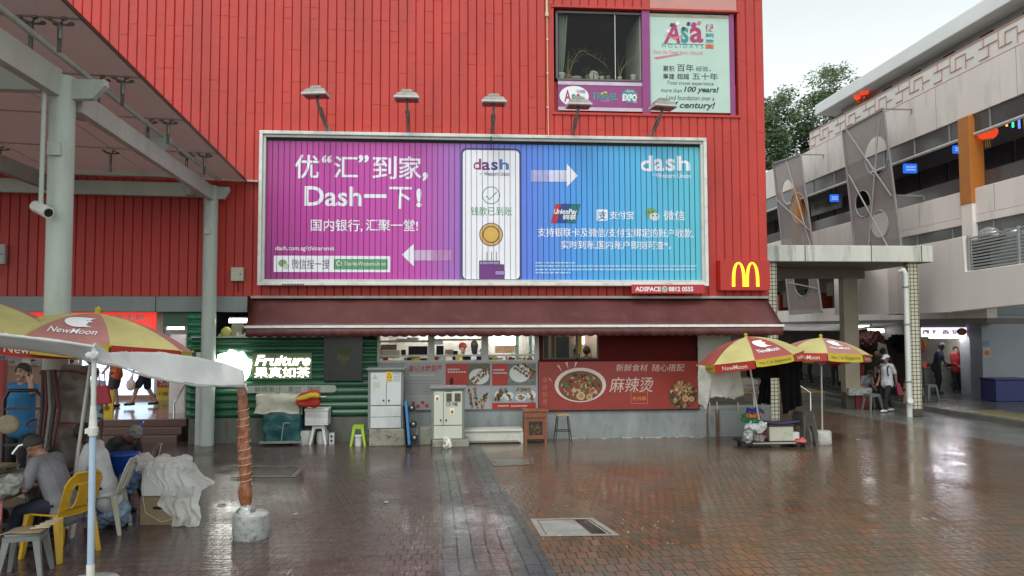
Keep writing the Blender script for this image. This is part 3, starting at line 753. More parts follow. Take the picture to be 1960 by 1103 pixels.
# arrows (solid head, paler shaft)
pale = M('arrow_shaft', (.36, .36, .66), .5); palep = M('arrow_shaft_pink', (.46, .22, .46), .5)
def poly(px, m, Y, name): return plate([[xz(gy(x, y, Y)) for x, y in px]], on(Y), m, name, bill)
poly([(1085, 314), (1106, 336.5), (1085, 358)], wt, BT, 'arrow'); poly([(1050, 326), (1085, 326), (1085, 348), (1050, 348)], M('arrow_mid', (.58, .60, .80)), BT, 'arrow'); poly([(1016, 326), (1050, 326), (1050, 348), (1016, 348)], pale, BT, 'arrow')
poly([(792, 467), (769, 488), (792, 510)], wt, BT, 'arrow'); poly([(792, 479), (828, 479), (828, 499), (792, 499)], M('arrow_mid_pink', (.56, .38, .60)), BT, 'arrow'); poly([(828, 479), (864, 479), (864, 499), (828, 499)], palep, BT, 'arrow')
for s_, px in (('d', (1226, 298, 1249, 328)), ('a', (1252, 304, 1271, 328)), ('s', (1274, 304, 1292, 328)), ('h', (1296, 299, 1321, 327))): B(s_, px, wt, .025)
BC(1236, 318, 5, M('printed_cyan', s2l((70, 160, 200))), BT - .003, rz=4)
B('by', (1249, 333, 1254, 337)); B('Western Union', (1255, 332, 1322, 341), bold=.01)
poly([(1064, 390), (1111, 391), (1102, 427), (1054, 427)], M('card_red', (.45, .03, .04)), BT, 'emblem'); poly([(1074, 390), (1111, 391), (1102, 427), (1065, 427)], M('card_blue', (.02, .05, .22)), BT - .002, 'emblem'); poly([(1093, 391), (1111, 391), (1102, 427), (1085, 427)], M('card_green', (.01, .15, .17)), BT - .004, 'emblem')
B('UnionPay', (1060, 400, 1105, 413), wt, .03, BT - .007, shear=.15); B('银联', (1077, 411, 1103, 421), wt, .02, BT - .007, shear=.15)
BP((1142, 401, 1163, 423), wt, BT, .03); B('支', (1145, 404, 1161, 421), M('pay_blue', (.05, .22, .5)), .02, BT - .003); B('支付宝', (1167, 404, 1213, 420), wt, .01)
BC(1246, 408, 12, lgn, BT, rz=10.5); BC(1253, 415, 10, M('chat_pale', (.55, .62, .66)), BT - .002, rz=8)
BC(1242, 406, 1.6, blk, BT - .004); BC(1250, 406, 1.6, blk, BT - .004); BC(1250, 413, 1.3, blk, BT - .005); BC(1257, 413, 1.3, blk, BT - .005)
B('微信', (1270, 403, 1311, 422), wt, .005)
B('支持银联卡及微信/支付宝绑定的账户收款,', (1029, 437, 1327, 455), wt, .008)
B('实时到账,国内账户即刻可查*。', (1074, 461, 1284, 478), wt, .008)
q = MB(); fine = M('fine_print', (.40, .62, .78), .5, .3, 12)
for y, xe in ((502, 1100), (508, 1333), (515, 1331), (521, 1092)):
    x = 1025
    while x < xe:
        w = rnd.uniform(3, 9); a = rect(x, y, min(x + w, xe), y + 2.6, BT); q.bb(a[0], a[1], BT - .002, BT, a[2], a[3]); x += w + rnd.uniform(.8, 1.8)
q.build('fine_print_lines', fine, bill)
q = MB(); a = rect(540, 543.5, 583, 546.5, BY)
for i in range(9): q.bb(lerp(a[0], a[1], i / 9), lerp(a[0], a[1], (i + .7) / 9), BY - .003, BY, a[2], a[3])
q.build('maker_stencil', ink, bill)
# contact plate under the billboard
ax = rect(1209, 545, 1349, 562, BY - .05)
ad = thing('contact_sign', 'small red plate reading ADSPACE with a phone number under the billboard', 'sign', ((ax[0] + ax[1]) / 2, BY - .05, ax[2]))
q = MB(); q.bb(ax[0], ax[1], BY - .05, BY - .02, ax[2], ax[3]); q.build('plate', M('sign_red', (.42, .022, .03), .4, .06), ad, bevel=.004)
YA = BY - .054
L('ADSPACE', (1216, 549, 1265, 558), YA, white, ad, .035); L('8812 0555', (1280, 549, 1327, 558), YA, white, ad, .035)
a = gy(1272, 553.5, YA); plate([circ(a.x, a.z, .06, 20)], on(YA), M('phone_green', (.1, .42, .14)), 'emblem', ad); plate([circ(a.x, a.z, .066, 20), circ(a.x, a.z, .054, 20)], on(YA - .001), white, 'emblem', ad)
q = MB(); q.tube([(a.x - .025, YA - .004, a.z + .03), (a.x - .02, YA - .004, a.z - .005), (a.x + .005, YA - .004, a.z - .025), (a.x + .03, YA - .004, a.z - .025)], .008, 5); q.build('emblem', white, ad)
# floodlights on arms above the billboard
m_lamp = M('weathered_lamp_metal', (.27, .26, .24), .45, .25, 6, metal=.3); m_arm = M('rusty_arm_metal', (.22, .19, .16), .6, .3, 8)
fl = thing('floodlight', 'floodlight on a bent arm over the far left of the billboard', 'floodlight', group='floodlights above the billboard')
q = MB()
q.add([(-.26, -.2, .02), (.26, -.2, .02), (.26, .14, .0), (-.26, .14, .0), (-.2, -.12, .12), (.2, -.12, .12), (.2, .08, .12), (-.2, .08, .12)], [(3, 2, 1, 0), (4, 5, 6, 7), (0, 1, 5, 4), (1, 2, 6, 5), (2, 3, 7, 6), (3, 0, 4, 7)])
q.box(0, -.02, .145, .26, .13, .06); q.box(0, -.02, .185, .2, .09, .03)
q.build('lamp_housing', m_lamp, fl, local=True, bevel=.008)
q = MB(); q.bb(-.27, .27, -.21, .15, -.03, .018); q.build('rim', M('pale_lamp_rim', (.5, .48, .45), .4), fl, local=True, bevel=.005)
q = MB(); q.bb(-.235, .235, -.215, -.205, -.05, -.02); q.bb(-.235, .235, -.18, .12, -.045, -.028); q.build('lens', M('dark_lens', (.05, .05, .055), .15), fl, local=True)
q = MB(); q.bar((0, .0, -.03), (0, .25, -.3), .05, .035); q.bar((-.035, .2, -.2), (.01, .72, -.52), .035); q.bar((.035, .2, -.2), (.02, .72, -.52), .03); q.bar((0, .25, -.3), (.0, .8, -.62), .05, .03); q.box(0, .8, -.6, .07, .05, .26)
q.build('arm', m_arm, fl, local=True)
labs = ['floodlight on a bent arm over the far left of the billboard', 'floodlight on an arm above the big white lettering, left of the middle', 'floodlight on an arm right above the phone on the billboard',
        'floodlight on an arm in front of the purple window sign', 'floodlight on an arm in front of the mint travel poster']
for i, (x, y) in enumerate(((606, 183), (779, 190), (945, 198), (1107, 203), (1268, 206))):
    a = gy(x, y, FY - .86); o = fl if i == 0 else copy_tree(fl)
    o.location = a; o.rotation_euler = (0, 0, R((-9, 0, 0, 3, 10)[i])); o['label'] = labs[i]
q = MB(); a = gy(940, 243, FY - .05); q.tube([a, gy(940, 256, BY + .1), gy(940, 262, BY - .01), gy(940, 288, BY - .005)], .012, 5); tag(q.build('power_cable', m_dark), 'black power cable hanging from the middle floodlight over the billboard frame', 'cable')
# electrical boxes on the red wall
def wallbox(px, label, m):
    a = rect(*px, FY - .1); t = thing('electrical_box', label, 'box', ((a[0] + a[1]) / 2, FY - .1, a[2]))
    MB().bb(a[0], a[1], FY - .12, FY - .02, a[2], a[3]).build('box_body', m, t, bevel=.008)
    q = MB(); q.bb(a[0] + .02, a[1] - .02, FY - .126, FY - .12, a[2] + .02, a[3] - .02); d_ = q.build('box_door', m, t, bevel=.004)
    MB().lathe([(.014, 0), (.014, .01)], c=(a[1] - .06, FY - .13, (a[2] + a[3]) / 2), rot=(R(90), 0, 0), n=10).build('lock', m_dark, d_)
    MB().tube([((a[0] + a[1]) / 2, FY - .07, a[2]), ((a[0] + a[1]) / 2 + .02, FY - .07, a[2] - .25)], .012, 6).build('cable', m_dark, t)
m_bx = M('beige_box', (.46, .45, .36), .5, .08)
wallbox((442, 512, 466, 538), 'beige electrical box on the red wall left of the billboard', m_bx)
wallbox((-16, 468, 10, 506), 'grey electrical box on the red wall at the left edge', M('grey_box', (.42, .44, .42), .5, .08))

# burger sign
a = rect(1379, 498, 1474, 556, FY - .25)
mc = thing('arch_sign', 'red light box with a glowing yellow arched M on the corner', 'sign', ((a[0] + a[1]) / 2, FY - .25, a[2]))
MB().bb(a[0], a[1], FY - .25, FY + .02, a[2], a[3]).build('light_box', M('arch_sign_red', (.30, .014, .008), .35, .05, emit=.12, ecol=(.5, .02, .01)), mc, bevel=.008)
ycol = E('arch_yellow', (1.0, .60, .02), 1.1)
cx, cz = (a[0] + a[1]) / 2, (a[2] + a[3]) / 2
kx = (gy(1453, 527, FY - .25).x - gy(1401, 527, FY - .25).x) / 2; zt = gy(1426, 502, FY - .25).z; zb = gy(1426, 549, FY - .25).z
def arch_pts(sgn):
    o_, i_ = [], []
    for k in range(17):
        u = k / 16; ang = math.pi * u
        o_.append((sgn * (kx * .5 + kx * .5 * math.cos(ang)), zb + (zt - zb) * (math.sin(ang) ** .62)))
    for k in range(17):
        u = 1 - k / 16; ang = math.pi * u
        i_.append((sgn * (kx * .5 + kx * .28 * math.cos(ang)), zb + (zt - zb) * .93 * (math.sin(ang) ** .7) - 0.0))
    return o_ + i_
for k, sgn in enumerate((-1, 1)):
    plate([[(cx + x, z) for x, z in arch_pts(sgn)]], on(FY - .262 - .002 * k), ycol, 'arch', mc, solid=.01)
# ================================================================== AWNING
a0 = gy(485, 572, FY); a1 = gy(1465, 571, FY); AF = FY - .82
f0 = gy(470, 627, AF); f1 = gy(1499, 623, AF); zb_ = (f0.z + f1.z) / 2
aw = thing('awning', 'long maroon awning with a white front bar over the food stalls', 'awning', ((a0.x + a1.x) / 2, FY, zb_))
m_aw = M('maroon_canvas', (.082, .018, .016), .5, .25, 1.5, streak=.4, dirt=(.13, .05, .045), dirtamt=.4)
q = MB(); xl = min(a0.x, f0.x) + .02; xr = f1.x; zt_ = a0.z
q.grid(lambda u, v: (lerp(lerp(a0.x, f0.x, v), lerp(a1.x, f1.x, v), u), lerp(FY - .06, AF, v), lerp(zt_, zb_ + .02, v) - .03 * math.sin(math.pi * v) + .006 * math.sin(u * 60)), 60, 8)
q.build('canvas_roof', m_aw, aw, solid=.006)
for x_, xf in ((a0.x, f0.x), (a1.x, f1.x)): MB().add([(x_, FY - .06, zt_), (xf, AF, zb_), (xf, AF, zb_ - .1), (x_, FY - .06, zb_ - .1)], [(0, 1, 2, 3)]).build('canvas_cheek', m_aw, aw, solid=.006)
q = MB(); q.bb(f0.x - .02, f1.x + .02, AF - .03, AF + .02, zb_ - .025, zb_ + .03); q.build('front_bar', M('white_bar_paint', (.7, .68, .66), .35, .1, 5, dirt=(.2, .18, .17), dirtamt=.4), aw, bevel=.008)
q = MB(); nsc = 58
def scal(u): return zb_ - .19 - .03 * abs(math.sin(math.pi * u * nsc))
q.grid(lambda u, v: (lerp(f0.x, f1.x, u), AF - .012 + .008 * math.sin(u * 140) * v, lerp(zb_ - .02, scal(u), v)), nsc * 8, 2)
q.build('valance', m_aw, aw, solid=.003)
q = MB(); q.bb(a0.x - .03, a1.x + .03, FY - .14, FY + .02, zt_ + .0, zt_ + .06); q.build('roller_cover', M('grey_cover_metal', (.33, .31, .29), .5, .2, 5), aw, bevel=.01)
q = MB()
for k in range(7):
    x_ = lerp(a0.x + .3, a1.x - .3, k / 6); q.bar((x_, FY, 2.75), (x_, AF + .03, zb_ - .01), .03)
q.build('support_arms', M('grey_arm_paint', (.35, .34, .33), .5), aw)

# ================================================================== WALL UNDER THE AWNING
# grey dado and dark red panels: parts of the building
XK0, XK1 = gy(722, 700, FY).x, gy(1034, 700, FY).x
zd = gy(1180, 786, FY).z
q = MB(); q.bb(XK0, XR - .001, FY - .02, FY + .2, 0, zd); q.bb(5.66, XR - .03, FY - .03, FY + .24, zd + .002, zd + .07); q.build('dado', m_dado, red)
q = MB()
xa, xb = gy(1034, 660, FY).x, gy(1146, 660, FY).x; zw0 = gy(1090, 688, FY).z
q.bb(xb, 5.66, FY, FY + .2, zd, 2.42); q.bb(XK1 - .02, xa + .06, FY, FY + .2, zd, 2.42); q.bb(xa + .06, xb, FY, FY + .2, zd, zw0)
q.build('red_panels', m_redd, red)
q = MB(); a = gy(1352, 820, FY).x; b = gy(1368, 820, FY).x; q.bb(a, a + .03, FY - .05, FY - .02, 0, 2.0); q.bb(b + .02, b + .09, FY - .06, FY - .02, 0, zd)
q.build('rusty_posts', M('rusty_post', (.14, .08, .05), .7, .3, 6), red)
# ---- noodle stall window
st = thing('noodle_stall', 'stall window with a dark screen and a lit opening left of the blank red wall', 'stall', ((xa + xb) / 2, FY, zw0))
wx0, wx1 = xa + .06, xb
q = MB(); frame(q, wx0, wx1, zw0, 2.44, .03, FY + .02, FY + .1); q.bb((wx0 + wx1) / 2 + .12, (wx0 + wx1) / 2 + .17, FY + .02, FY + .1, zw0, 2.42); wf = q.build('window', M('black_frame', (.02, .02, .02), .3), st)
mid = (wx0 + wx1) / 2 + .12
q = MB(); q.add([(wx0 + .03, FY + .06, zw0 + .03), (mid, FY + .06, zw0 + .03), (mid, FY + .06, 2.42), (wx0 + .03, FY + .06, 2.42)], [(0, 1, 2, 3)]); q.build('pane', glass('dark_glass', (.35, .36, .33), .8, .04), wf)
def interior(x0, x1, z0, z1, depth, wallm, st, zf=None, tube=None, tubes=2, y0=FY + .2):
    q = MB(); zf = z0 - 1.2 if zf is None else zf
    q.add([(x0, y0 + depth, zf), (x1, y0 + depth, zf), (x1, y0 + depth, z1), (x0, y0 + depth, z1)], [(0, 1, 2, 3)])
    q.add([(x0, y0, zf), (x0, y0 + depth, zf), (x0, y0 + depth, z1), (x0, y0, z1)], [(0, 1, 2, 3)])
    q.add([(x1, y0, zf), (x1, y0 + depth, zf), (x1, y0 + depth, z1), (x1, y0, z1)], [(0, 1, 2, 3)])
    q.add([(x0, y0, z1), (x1, y0, z1), (x1, y0 + depth, z1), (x0, y0 + depth, z1)], [(0, 1, 2, 3)])
    q.add([(x0, y0, zf), (x1, y0, zf), (x1, y0 + depth, zf), (x0, y0 + depth, zf)], [(0, 1, 2, 3)])
    q.build('interior_walls', wallm, st, fix=False)
    for k in range(tubes):
        yy = y0 + .35 + (depth - .6) * k / max(1, tubes - 1)
        MB().bb(lerp(x0, x1, .12), lerp(x0, x1, .88), yy - .03, yy + .03, z1 - .07, z1 - .03).build('lit_tube', tube, st)
t_warm = E('tube_warm', (1, .93, .8), 14); t_cool = E('tube_cool', (.9, .95, 1), 14)
cream = M('kitchen_wall', (.60, .56, .48), .5, .1); steel = M('kitchen_steel', (.45, .45, .44), .3, .15, metal=.7)
interior(wx0, wx1, zw0, 2.6, 1.9, cream, st, tube=t_warm, tubes=1)
q = MB(); q.bb(mid + .1, mid + .22, FY + .5, FY + .52, zw0 + .1, zw0 + .6); q.build('notice', M('yellow_notice', (.6, .45, .04), .5), st)
q = MB(); q.bb(wx0 + .05, wx0 + .16, FY + .3, FY + .34, zw0, 2.4); q.bb(wx0 + .26, wx0 + .34, FY + .5, FY + .54, zw0, 2.4); q.build('side_posts', M('brass_post', (.4, .28, .06), .4), st)
q = MB(); q.bb(wx0 + .4, mid - .05, FY + .7, FY + .75, zw0, 2.3); q.build('dark_screen', M('dark_screen', (.03, .035, .03), .3), st)
q = MB(); q.bb(mid + .3, wx1, FY + 1.9, FY + 2.0, zw0 + .3, zw0 + .6); q.build('menu_light', E('pink_menu', (1, .72, .68), 1.2), st)
# ---- candied fruit kiosk with three windows
kz = gy(870, 690, FY).z; kt = 2.5
kio = thing('snack_kiosk', 'brightly lit snack kiosk with three grey framed serving windows', 'kiosk', ((XK0 + XK1) / 2, FY, kz))
q = MB(); gxs = [gy(x, 665, FY).x for x in (722, 725, 821, 830, 923, 933, 1025, 1030)]
for a_, b_ in ((0, 1), (2, 3), (4, 5), (6, 7)): q.bb(gxs[a_] - .02, gxs[b_] + .02, FY - .01, FY + .1, kz, kt)
z1_, z2_ = gy(870, 654, FY).z, gy(870, 681, FY).z
q.bb(gxs[1] + .02, gxs[2] - .02, FY, FY + .09, z2_ - .02, z2_ + .02); q.bb(gxs[3] + .02, gxs[4] - .02, FY, FY + .09, z2_ - .02, z2_ + .02); q.bb(gxs[5] + .02, gxs[6] - .02, FY, FY + .09, z2_ - .02, z2_ + .02)
q.bb(gxs[1] + .02, gxs[2] - .02, FY, FY + .09, z1_ - .015, z1_ + .03); q.bb(gxs[3] + .02, gxs[4] - .02, FY, FY + .09, z1_ + .02, z1_ + .06); q.bb(gxs[0], gxs[7], FY - .01, FY + .1, kz - .04, kz)
wf = q.build('window_frame', M('grey_window_frame', (.42, .42, .38), .45, .1), kio)
q = MB(); q.bb(XK0, gxs[7], FY, FY + .2, zd, kz - .04); q.build('front_wall', m_dado, kio)
interior(XK0 + .05, XK1 - .05, kz, 2.62, 2.3, cream, kio, tube=t_cool)
sg_ = [M('box_cream', (.45, .40, .3)), M('box_brown', (.2, .11, .06)), m_dark, M('plastic_white', (.6, .6, .58)), M('box_tan', (.35, .24, .14))]
for i, (px, py, w, h, mi) in enumerate(((745, 678, 38, 14, 0), (742, 665, 34, 10, 1), (772, 676, 8, 12, 2), (800, 672, 36, 18, 2), (768, 651, 20, 6, 3), (790, 650, 22, 8, 3), (842, 672, 14, 20, 2), (838, 655, 20, 10, 3), (860, 674, 16, 10, 4), (872, 676, 8, 8, 2))):
    a = rect(px - w / 2, py - h / 2, px + w / 2, py + h / 2, FY + .35); MB().box((a[0] + a[1]) / 2, FY + .4 + .02 * (i % 3), (a[2] + a[3]) / 2, a[1] - a[0], .2, a[3] - a[2]).build('stored_goods', sg_[mi], kio)

cg_ = [M('packet_yellow', (.5, .38, .03)), M('packet_red', (.35, .03, .03)), m_dark, M('plastic_white', (.6, .6, .58)), M('packet_lilac', (.35, .3, .5))]
for k in range(30):
    x_ = rnd.uniform(XK0 + .1, XK1 - .1); h = rnd.uniform(.03, .12); MB().box(x_, FY + .16 + rnd.uniform(0, .15), kz + h / 2, rnd.uniform(.06, .2), .08, h).build('counter_goods', cg_[rnd.randrange(5)], kio)
q = MB(); a = rect(952, 644, 990, 661, FY + 2.2); q.bb(a[0], a[1], FY + 2.2, FY + 2.3, a[2], a[3]); q.build('lit_menu', E('menu_white', (.85, .93, 1), 3.0), kio)
q = MB(); a = rect(948, 662, 990, 676, FY + 1.6); q.bb(a[0], a[1], FY + 1.6, FY + 1.7, a[2], a[3]); q.build('menu_card', M('menu_orange', (.5, .3, .16), .5, .5, 20), kio)
q = MB()
for x in (975, 1004, 1012): q.tube([gy(x - 6, 690, FY + .12), gy(x, 682, FY + .12), gy(x + 10, 672, FY + .12), gy(x + 11, 660, FY + .12)], .012, 5)
q.build('pipework', steel, kio)
for nm, (x, y0_, y1_) in enumerate(((990, 640, 688), (1015, 640, 688))):
    a = rect(x - 3, y0_, x + 3, y1_, FY + 1.4); q = MB(); q.bb(a[0], a[1], FY + 1.4, FY + 1.45, a[2] - .5, a[3]); q.build('door_post', M('green_post', (.2, .32, .26)), kio)

# ---- poster boards on the kiosk front
def food(mb, px, py, rx, ry, n, Y, mats, size=(3, 7)):
    """slices and sticks of printed food, as thin flakes on the poster"""
    for k in range(n):
        a = rnd.uniform(0, 6.28); r = math.sqrt(rnd.random())
        x, y = px + rx * r * math.cos(a), py + ry * r * math.sin(a)
        s_ = rnd.uniform(*size); an = rnd.uniform(0, 6.28); asp = rnd.uniform(.3, .9)
        c0 = gy(x, y, Y - .0005 - .004 * k / n); kk = Y / 1450
        vs = []
        for j in range(7):
            t = 2 * math.pi * j / 7; u, v = s_ * math.cos(t) * kk, s_ * asp * math.sin(t) * kk
            vs.append((c0.x + u * math.cos(an) - v * math.sin(an), c0.y, c0.z + u * math.sin(an) + v * math.cos(an)))
        mb.add(vs, [tuple(range(7))], rnd.randrange(mats))
PY_ = FY - .05
pb = rect(773, 693, 1029, 784, PY_)
bd = thing('snack_poster', 'grey and red menu board with photographs of skewers under the kiosk windows', 'poster', ((pb[0] + pb[1]) / 2, PY_, pb[2]))
MB().bb(pb[0], pb[1], PY_, FY - .02, pb[2], pb[3]).build('board', M('poster_grey', (.30, .30, .29), .4, .06), bd)
m_pred = M('poster_red', (.36, .022, .016), .4, .1); m_plate = M('poster_plate', (.55, .56, .54), .4, .06)
foodm = [M('food_brown', (.16, .055, .02), .6), M('food_dark', (.05, .025, .015), .6), M('food_gold', (.36, .19, .06), .6), M('food_green', (.08, .12, .03), .6), M('food_red', (.26, .04, .025), .6), M('food_pale', (.48, .36, .22), .6)]
def panel(px, m, name='printed_panel', par=bd, Y=PY_ - .003):
    a = rect(*px, Y); q = MB(); q.add([(a[0], Y, a[2]), (a[1], Y, a[2]), (a[1], Y, a[3]), (a[0], Y, a[3])], [(0, 1, 2, 3)]); return q.build(name, m, par)
panel((853, 696, 938, 738), M('photo_wood', (.11, .10, .07), .5, .3, 8)); panel((853, 696, 896, 738), m_pred, Y=PY_ - .006)
panel((942, 696, 1026, 738), M('photo_slate', (.13, .14, .13), .5, .3, 8)); panel((942, 696, 972, 738), m_pred, Y=PY_ - .006)
panel((890, 741, 938, 783), M('photo_grey', (.33, .35, .36), .5, .1)); panel((942, 741, 1026, 771), M('photo_blue', (.26, .30, .33), .5, .15, 6)); panel((942, 771, 1026, 783), m_pred)
def disc(x, y, rx, ry, m, par, Y): 
    a = gy(x, y, Y); return plate([circ(a.x, a.z, rx * Y / 1450, 26, ry * Y / 1450)], on(Y), m, 'printed_plate', par)
disc(917, 721, 19, 15, m_plate, bd, PY_ - .005); disc(995, 715, 20, 17, m_plate, bd, PY_ - .005)
for x, y, r in ((956, 756, 9), (974, 758, 9), (1017, 756, 9)): disc(x, y, r, 8, m_plate, bd, PY_ - .005)
disc(997, 761, 11, 7, m_plate, bd, PY_ - .005)
q = MB()
for (xa_, ya_, xb_, yb_) in ((902, 728, 934, 703), (905, 735, 936, 710), (985, 704, 1022, 728), (990, 700, 1024, 722), (1004, 698, 1026, 716), (898, 745, 904, 782), (908, 744, 914, 782), (918, 770, 932, 752), (922, 780, 930, 760), (948, 766, 960, 746), (968, 746, 978, 768), (1012, 745, 1020, 770), (952, 768, 964, 748)):
    n = 14
    for k in range(n):
        u = k / n; food(q, lerp(xa_, xb_, u), lerp(ya_, yb_, u), 2.6, 2.6, 3, PY_ - .008, 6, (1.2, 2.6))
food(q, 997, 761, 7, 4, 18, PY_ - .008, 6, (1.5, 3)); food(q, 1000, 746, 14, 4, 30, PY_ - .008, 4, (1, 2.5))
q.build('printed_food', foodm, bd, fix=False)
panel((895, 739, 898, 740), m_pred)
L('康记冰糖葫芦', (782, 699, 846, 712), PY_ - .004, m_pred, bd, .012)
ph_ = M('faint_print', (.20, .20, .20), .5); pk_ = M('faint_pale_print', (.50, .49, .45), .5)
q = MB()
for y in (728, 733, 737, 741, 745, 749, 753):
    x = 774
    while x < 845: 
        w = rnd.uniform(2, 8); a = rect(x, y, min(x + w, 846), y + 1.8, PY_ - .003); q.bb(a[0], a[1], PY_ - .003, PY_ - .001, a[2], a[3]); x += w + 1.2
q.build('fine_print_lines', ph_, bd)
q = MB()
for x0_, x1_, y in ((784, 832, 717), (857, 880, 706), (857, 893, 711), (944, 966, 707), (944, 971, 713), (953, 974, 776), (978, 1010, 776)):
    a = rect(x0_, y, x1_, y + 2.6, PY_ - .009); n = 7
    for k in range(n): q.bb(lerp(a[0], a[1], k / n), lerp(a[0], a[1], (k + .75) / n), PY_ - .009, PY_ - .007, a[2], a[3])
q.build('fine_print_lines', pk_, bd)
for k, (x, y) in enumerate(((791, 772), (800, 778), (809, 771), (817, 777))): panel((x - 3, y - 3, x + 3, y + 3), m_pred, 'printed_square')
q = MB(); food(q, 864, 730, 3, 6, 40, PY_ - .009, 1, (1, 2)); q.build('printed_figure', m_dark, bd, fix=False)
# the big red noodle poster
pb = rect(1031, 692, 1337, 784, PY_)
nd = thing('noodle_poster', 'long red poster with bowls of noodles and pale brush lettering', 'poster', ((pb[0] + pb[1]) / 2, PY_, pb[2]))
mg = M('noodle_poster_red', (.27, .030, .022), .4, .2, .9)
MB().bb(pb[0], pb[1], PY_, FY - .02, pb[2], pb[3]).build('board', mg, nd)
MB().bb(pb[0], pb[1], PY_ - .01, FY - .02, pb[2] - .03, pb[2]).build('lower_edge', m_dark, nd)
bowl = M('printed_bowl', (.62, .52, .45), .4, .06)
disc(1111, 737, 50, 33, bowl, nd, PY_ - .004); disc(1111, 739, 43, 29, M('broth', (.17, .045, .02), .4, .3, 8), nd, PY_ - .006)
disc(1307, 757, 29, 26, M('broth_pot', (.10, .05, .03), .4), nd, PY_ - .004)
q = MB(); food(q, 1112, 740, 36, 22, 190, PY_ - .008, 6, (2, 7)); food(q, 1120, 735, 24, 14, 60, PY_ - .013, 6, (2, 5)); q.build('printed_food', foodm[2:] + foodm[:2], nd, fix=False)
q = MB(); food(q, 1309, 756, 23, 23, 200, PY_ - .008, 6, (2, 6)); food(q, 1308, 742, 18, 12, 60, PY_ - .013, 3, (2, 5)); q.build('printed_food', [foodm[5], foodm[2], foodm[0], foodm[3], foodm[4], foodm[1]], nd, fix=False)
# (keep the right-hand bowl inside the board)
for x, y, r in ((1112, 758, 8), (1128, 760, 6), (1312, 763, 6), (1324, 764, 5)): disc(x, y, r, r, foodm[5], nd, PY_ - .0145); disc(x, y, r * .6, r * .6, foodm[2], nd, PY_ - .0155)
lp = M('pale_brush_print', (.60, .42, .36), .5, .1)
L('新鲜食材', (1179, 697, 1240, 711), PY_ - .005, lp, nd, .004, shear=.12); L('随心搭配', (1248, 697, 1310, 711), PY_ - .005, lp, nd, .004, shear=.12)
L('麻辣烫', (1166, 722, 1251, 751), PY_ - .005, lp, nd, .006, shear=.15)
a = rect(1207, 750, 1240, 773, PY_ - .005)
q = MB(); frame(q, a[0], a[1], a[2], a[3], .012, PY_ - .006, PY_ - .003); q.build('printed_box', orng, nd); L('老成都', (1210, 759, 1237, 767), PY_ - .006, orng, nd, .02)
L('麻', (1038, 722, 1048, 733), PY_ - .005, M('faint_red_print', (.45, .13, .11)), nd); L('辣', (1038, 736, 1048, 747), PY_ - .005, MATS['faint_red_print'], nd); L('鲜', (1038, 750, 1048, 761), PY_ - .005, MATS['faint_red_print'], nd); L('香', (1038, 764, 1048, 775), PY_ - .005, MATS['faint_red_print'], nd)
q = MB()
for x0_, y0_, x1_, y1_, x2_, y2_ in ((1066, 700, 1070, 699, 1076, 712), (1082, 694, 1086, 693, 1088, 707), (1105, 694, 1101, 693, 1099, 706), (1050, 722, 1051, 726, 1058, 732)):
    q.add([gy(x0_, y0_, PY_ - .005), gy(x1_, y1_, PY_ - .005), gy(x2_, y2_, PY_ - .005)], [(0, 1, 2)])
q.build('printed_streaks', lp, nd, fix=False)

# ================================================================== GREEN JUICE STALL
GY = FY - .02
gx0, gx1 = gy(411, 720, GY).x - .5, gy(722, 720, GY).x - .01
gt, gb = gy(560, 646, GY).z, gy(560, 799, GY).z
ju = thing('juice_stall', 'juice stall front clad in dark green rounded horizontal slats', 'stall', ((gx0 + gx1) / 2, GY, 0))
m_green = M('dark_green_metal', (.010, .085, .036), .3, .2, 2)
q = MB(); nr = 11; hh = (gt - gb) / nr; prof = []
for k in range(nr):
    for j in range(8):
        t = j / 8; prof.append((GY - .012 - .05 * math.sin(math.pi * t) ** .7, gb + hh * (k + t)))
prof.append((GY - .012, gt))
q.grid(lambda u, v: (lerp(gx0, gx1, u), prof[int(round(v * (len(prof) - 1)))][0], prof[int(round(v * (len(prof) - 1)))][1]), 6, len(prof) - 1)
q.build('slat_wall', m_green, ju)
MB().bb(gx0, gx1, GY - .005, GY + .2, 0, gt).build('backing_wall', M('green_backing', (.008, .04, .018), .6), ju)
MB().bb(gx0, gx1, GY - .03, GY - .006, 0, gb).build('dado', M('dirty_dado', (.11, .11, .095), .6, .3, 2, streak=.3, dirt=(.03, .03, .025), dirtamt=.7), ju)
MB().bb(gx0, gx1 - .4, GY - .09, GY + .1, gt, gt + .025).build('ledge', M('pale_ledge', (.45, .5, .45), .4), ju)
glow = E('sign_glow', (1, 1, .90), 3.2)
Y5 = GY - .1
L('Fruiture', (488, 680, 594, 700), Y5, glow, ju, .02, shear=.25); L('果真如茶', (487, 703, 593, 723), Y5, glow, ju, .006)
halo = M('sign_halo_plate', (.12, .16, .07), .5, .1)
a = rect(483, 676, 597, 726, GY - .07); MB().bb(a[0], a[1], GY - .08, GY - .03, a[2], a[3]).build('sign_halo_back', halo, ju)  # unlit plate; its paler green paints the glow around the letters
o_ = gy(445, 706, Y5); kk = Y5 / 1450
pl = []
for i in range(40):
    an = 2 * math.pi * i / 40; r = 33 * (1.0 + .16 * ((i % 4) / 3.0)) if i < 22 else 33
    pl.append((o_.x + r * kk * math.cos(an), o_.z + r * .95 * kk * math.sin(an)))
plate([pl], on(Y5), glow, 'lit_emblem', ju, solid=.03)
a = rect(462, 738, 644, 752, GY - .09)
plate([rrect(a[0], a[1], a[2], a[3], .075)], on(GY - .08), M('grey_pill', (.34, .36, .32), .5, .08), 'strip_sign', ju, solid=.02)
L('鲜榨果汁 · 茶饮 · 咖啡', (487, 740, 614, 751), GY - .092, M('pill_ink', (.12, .14, .10)), ju, .012)
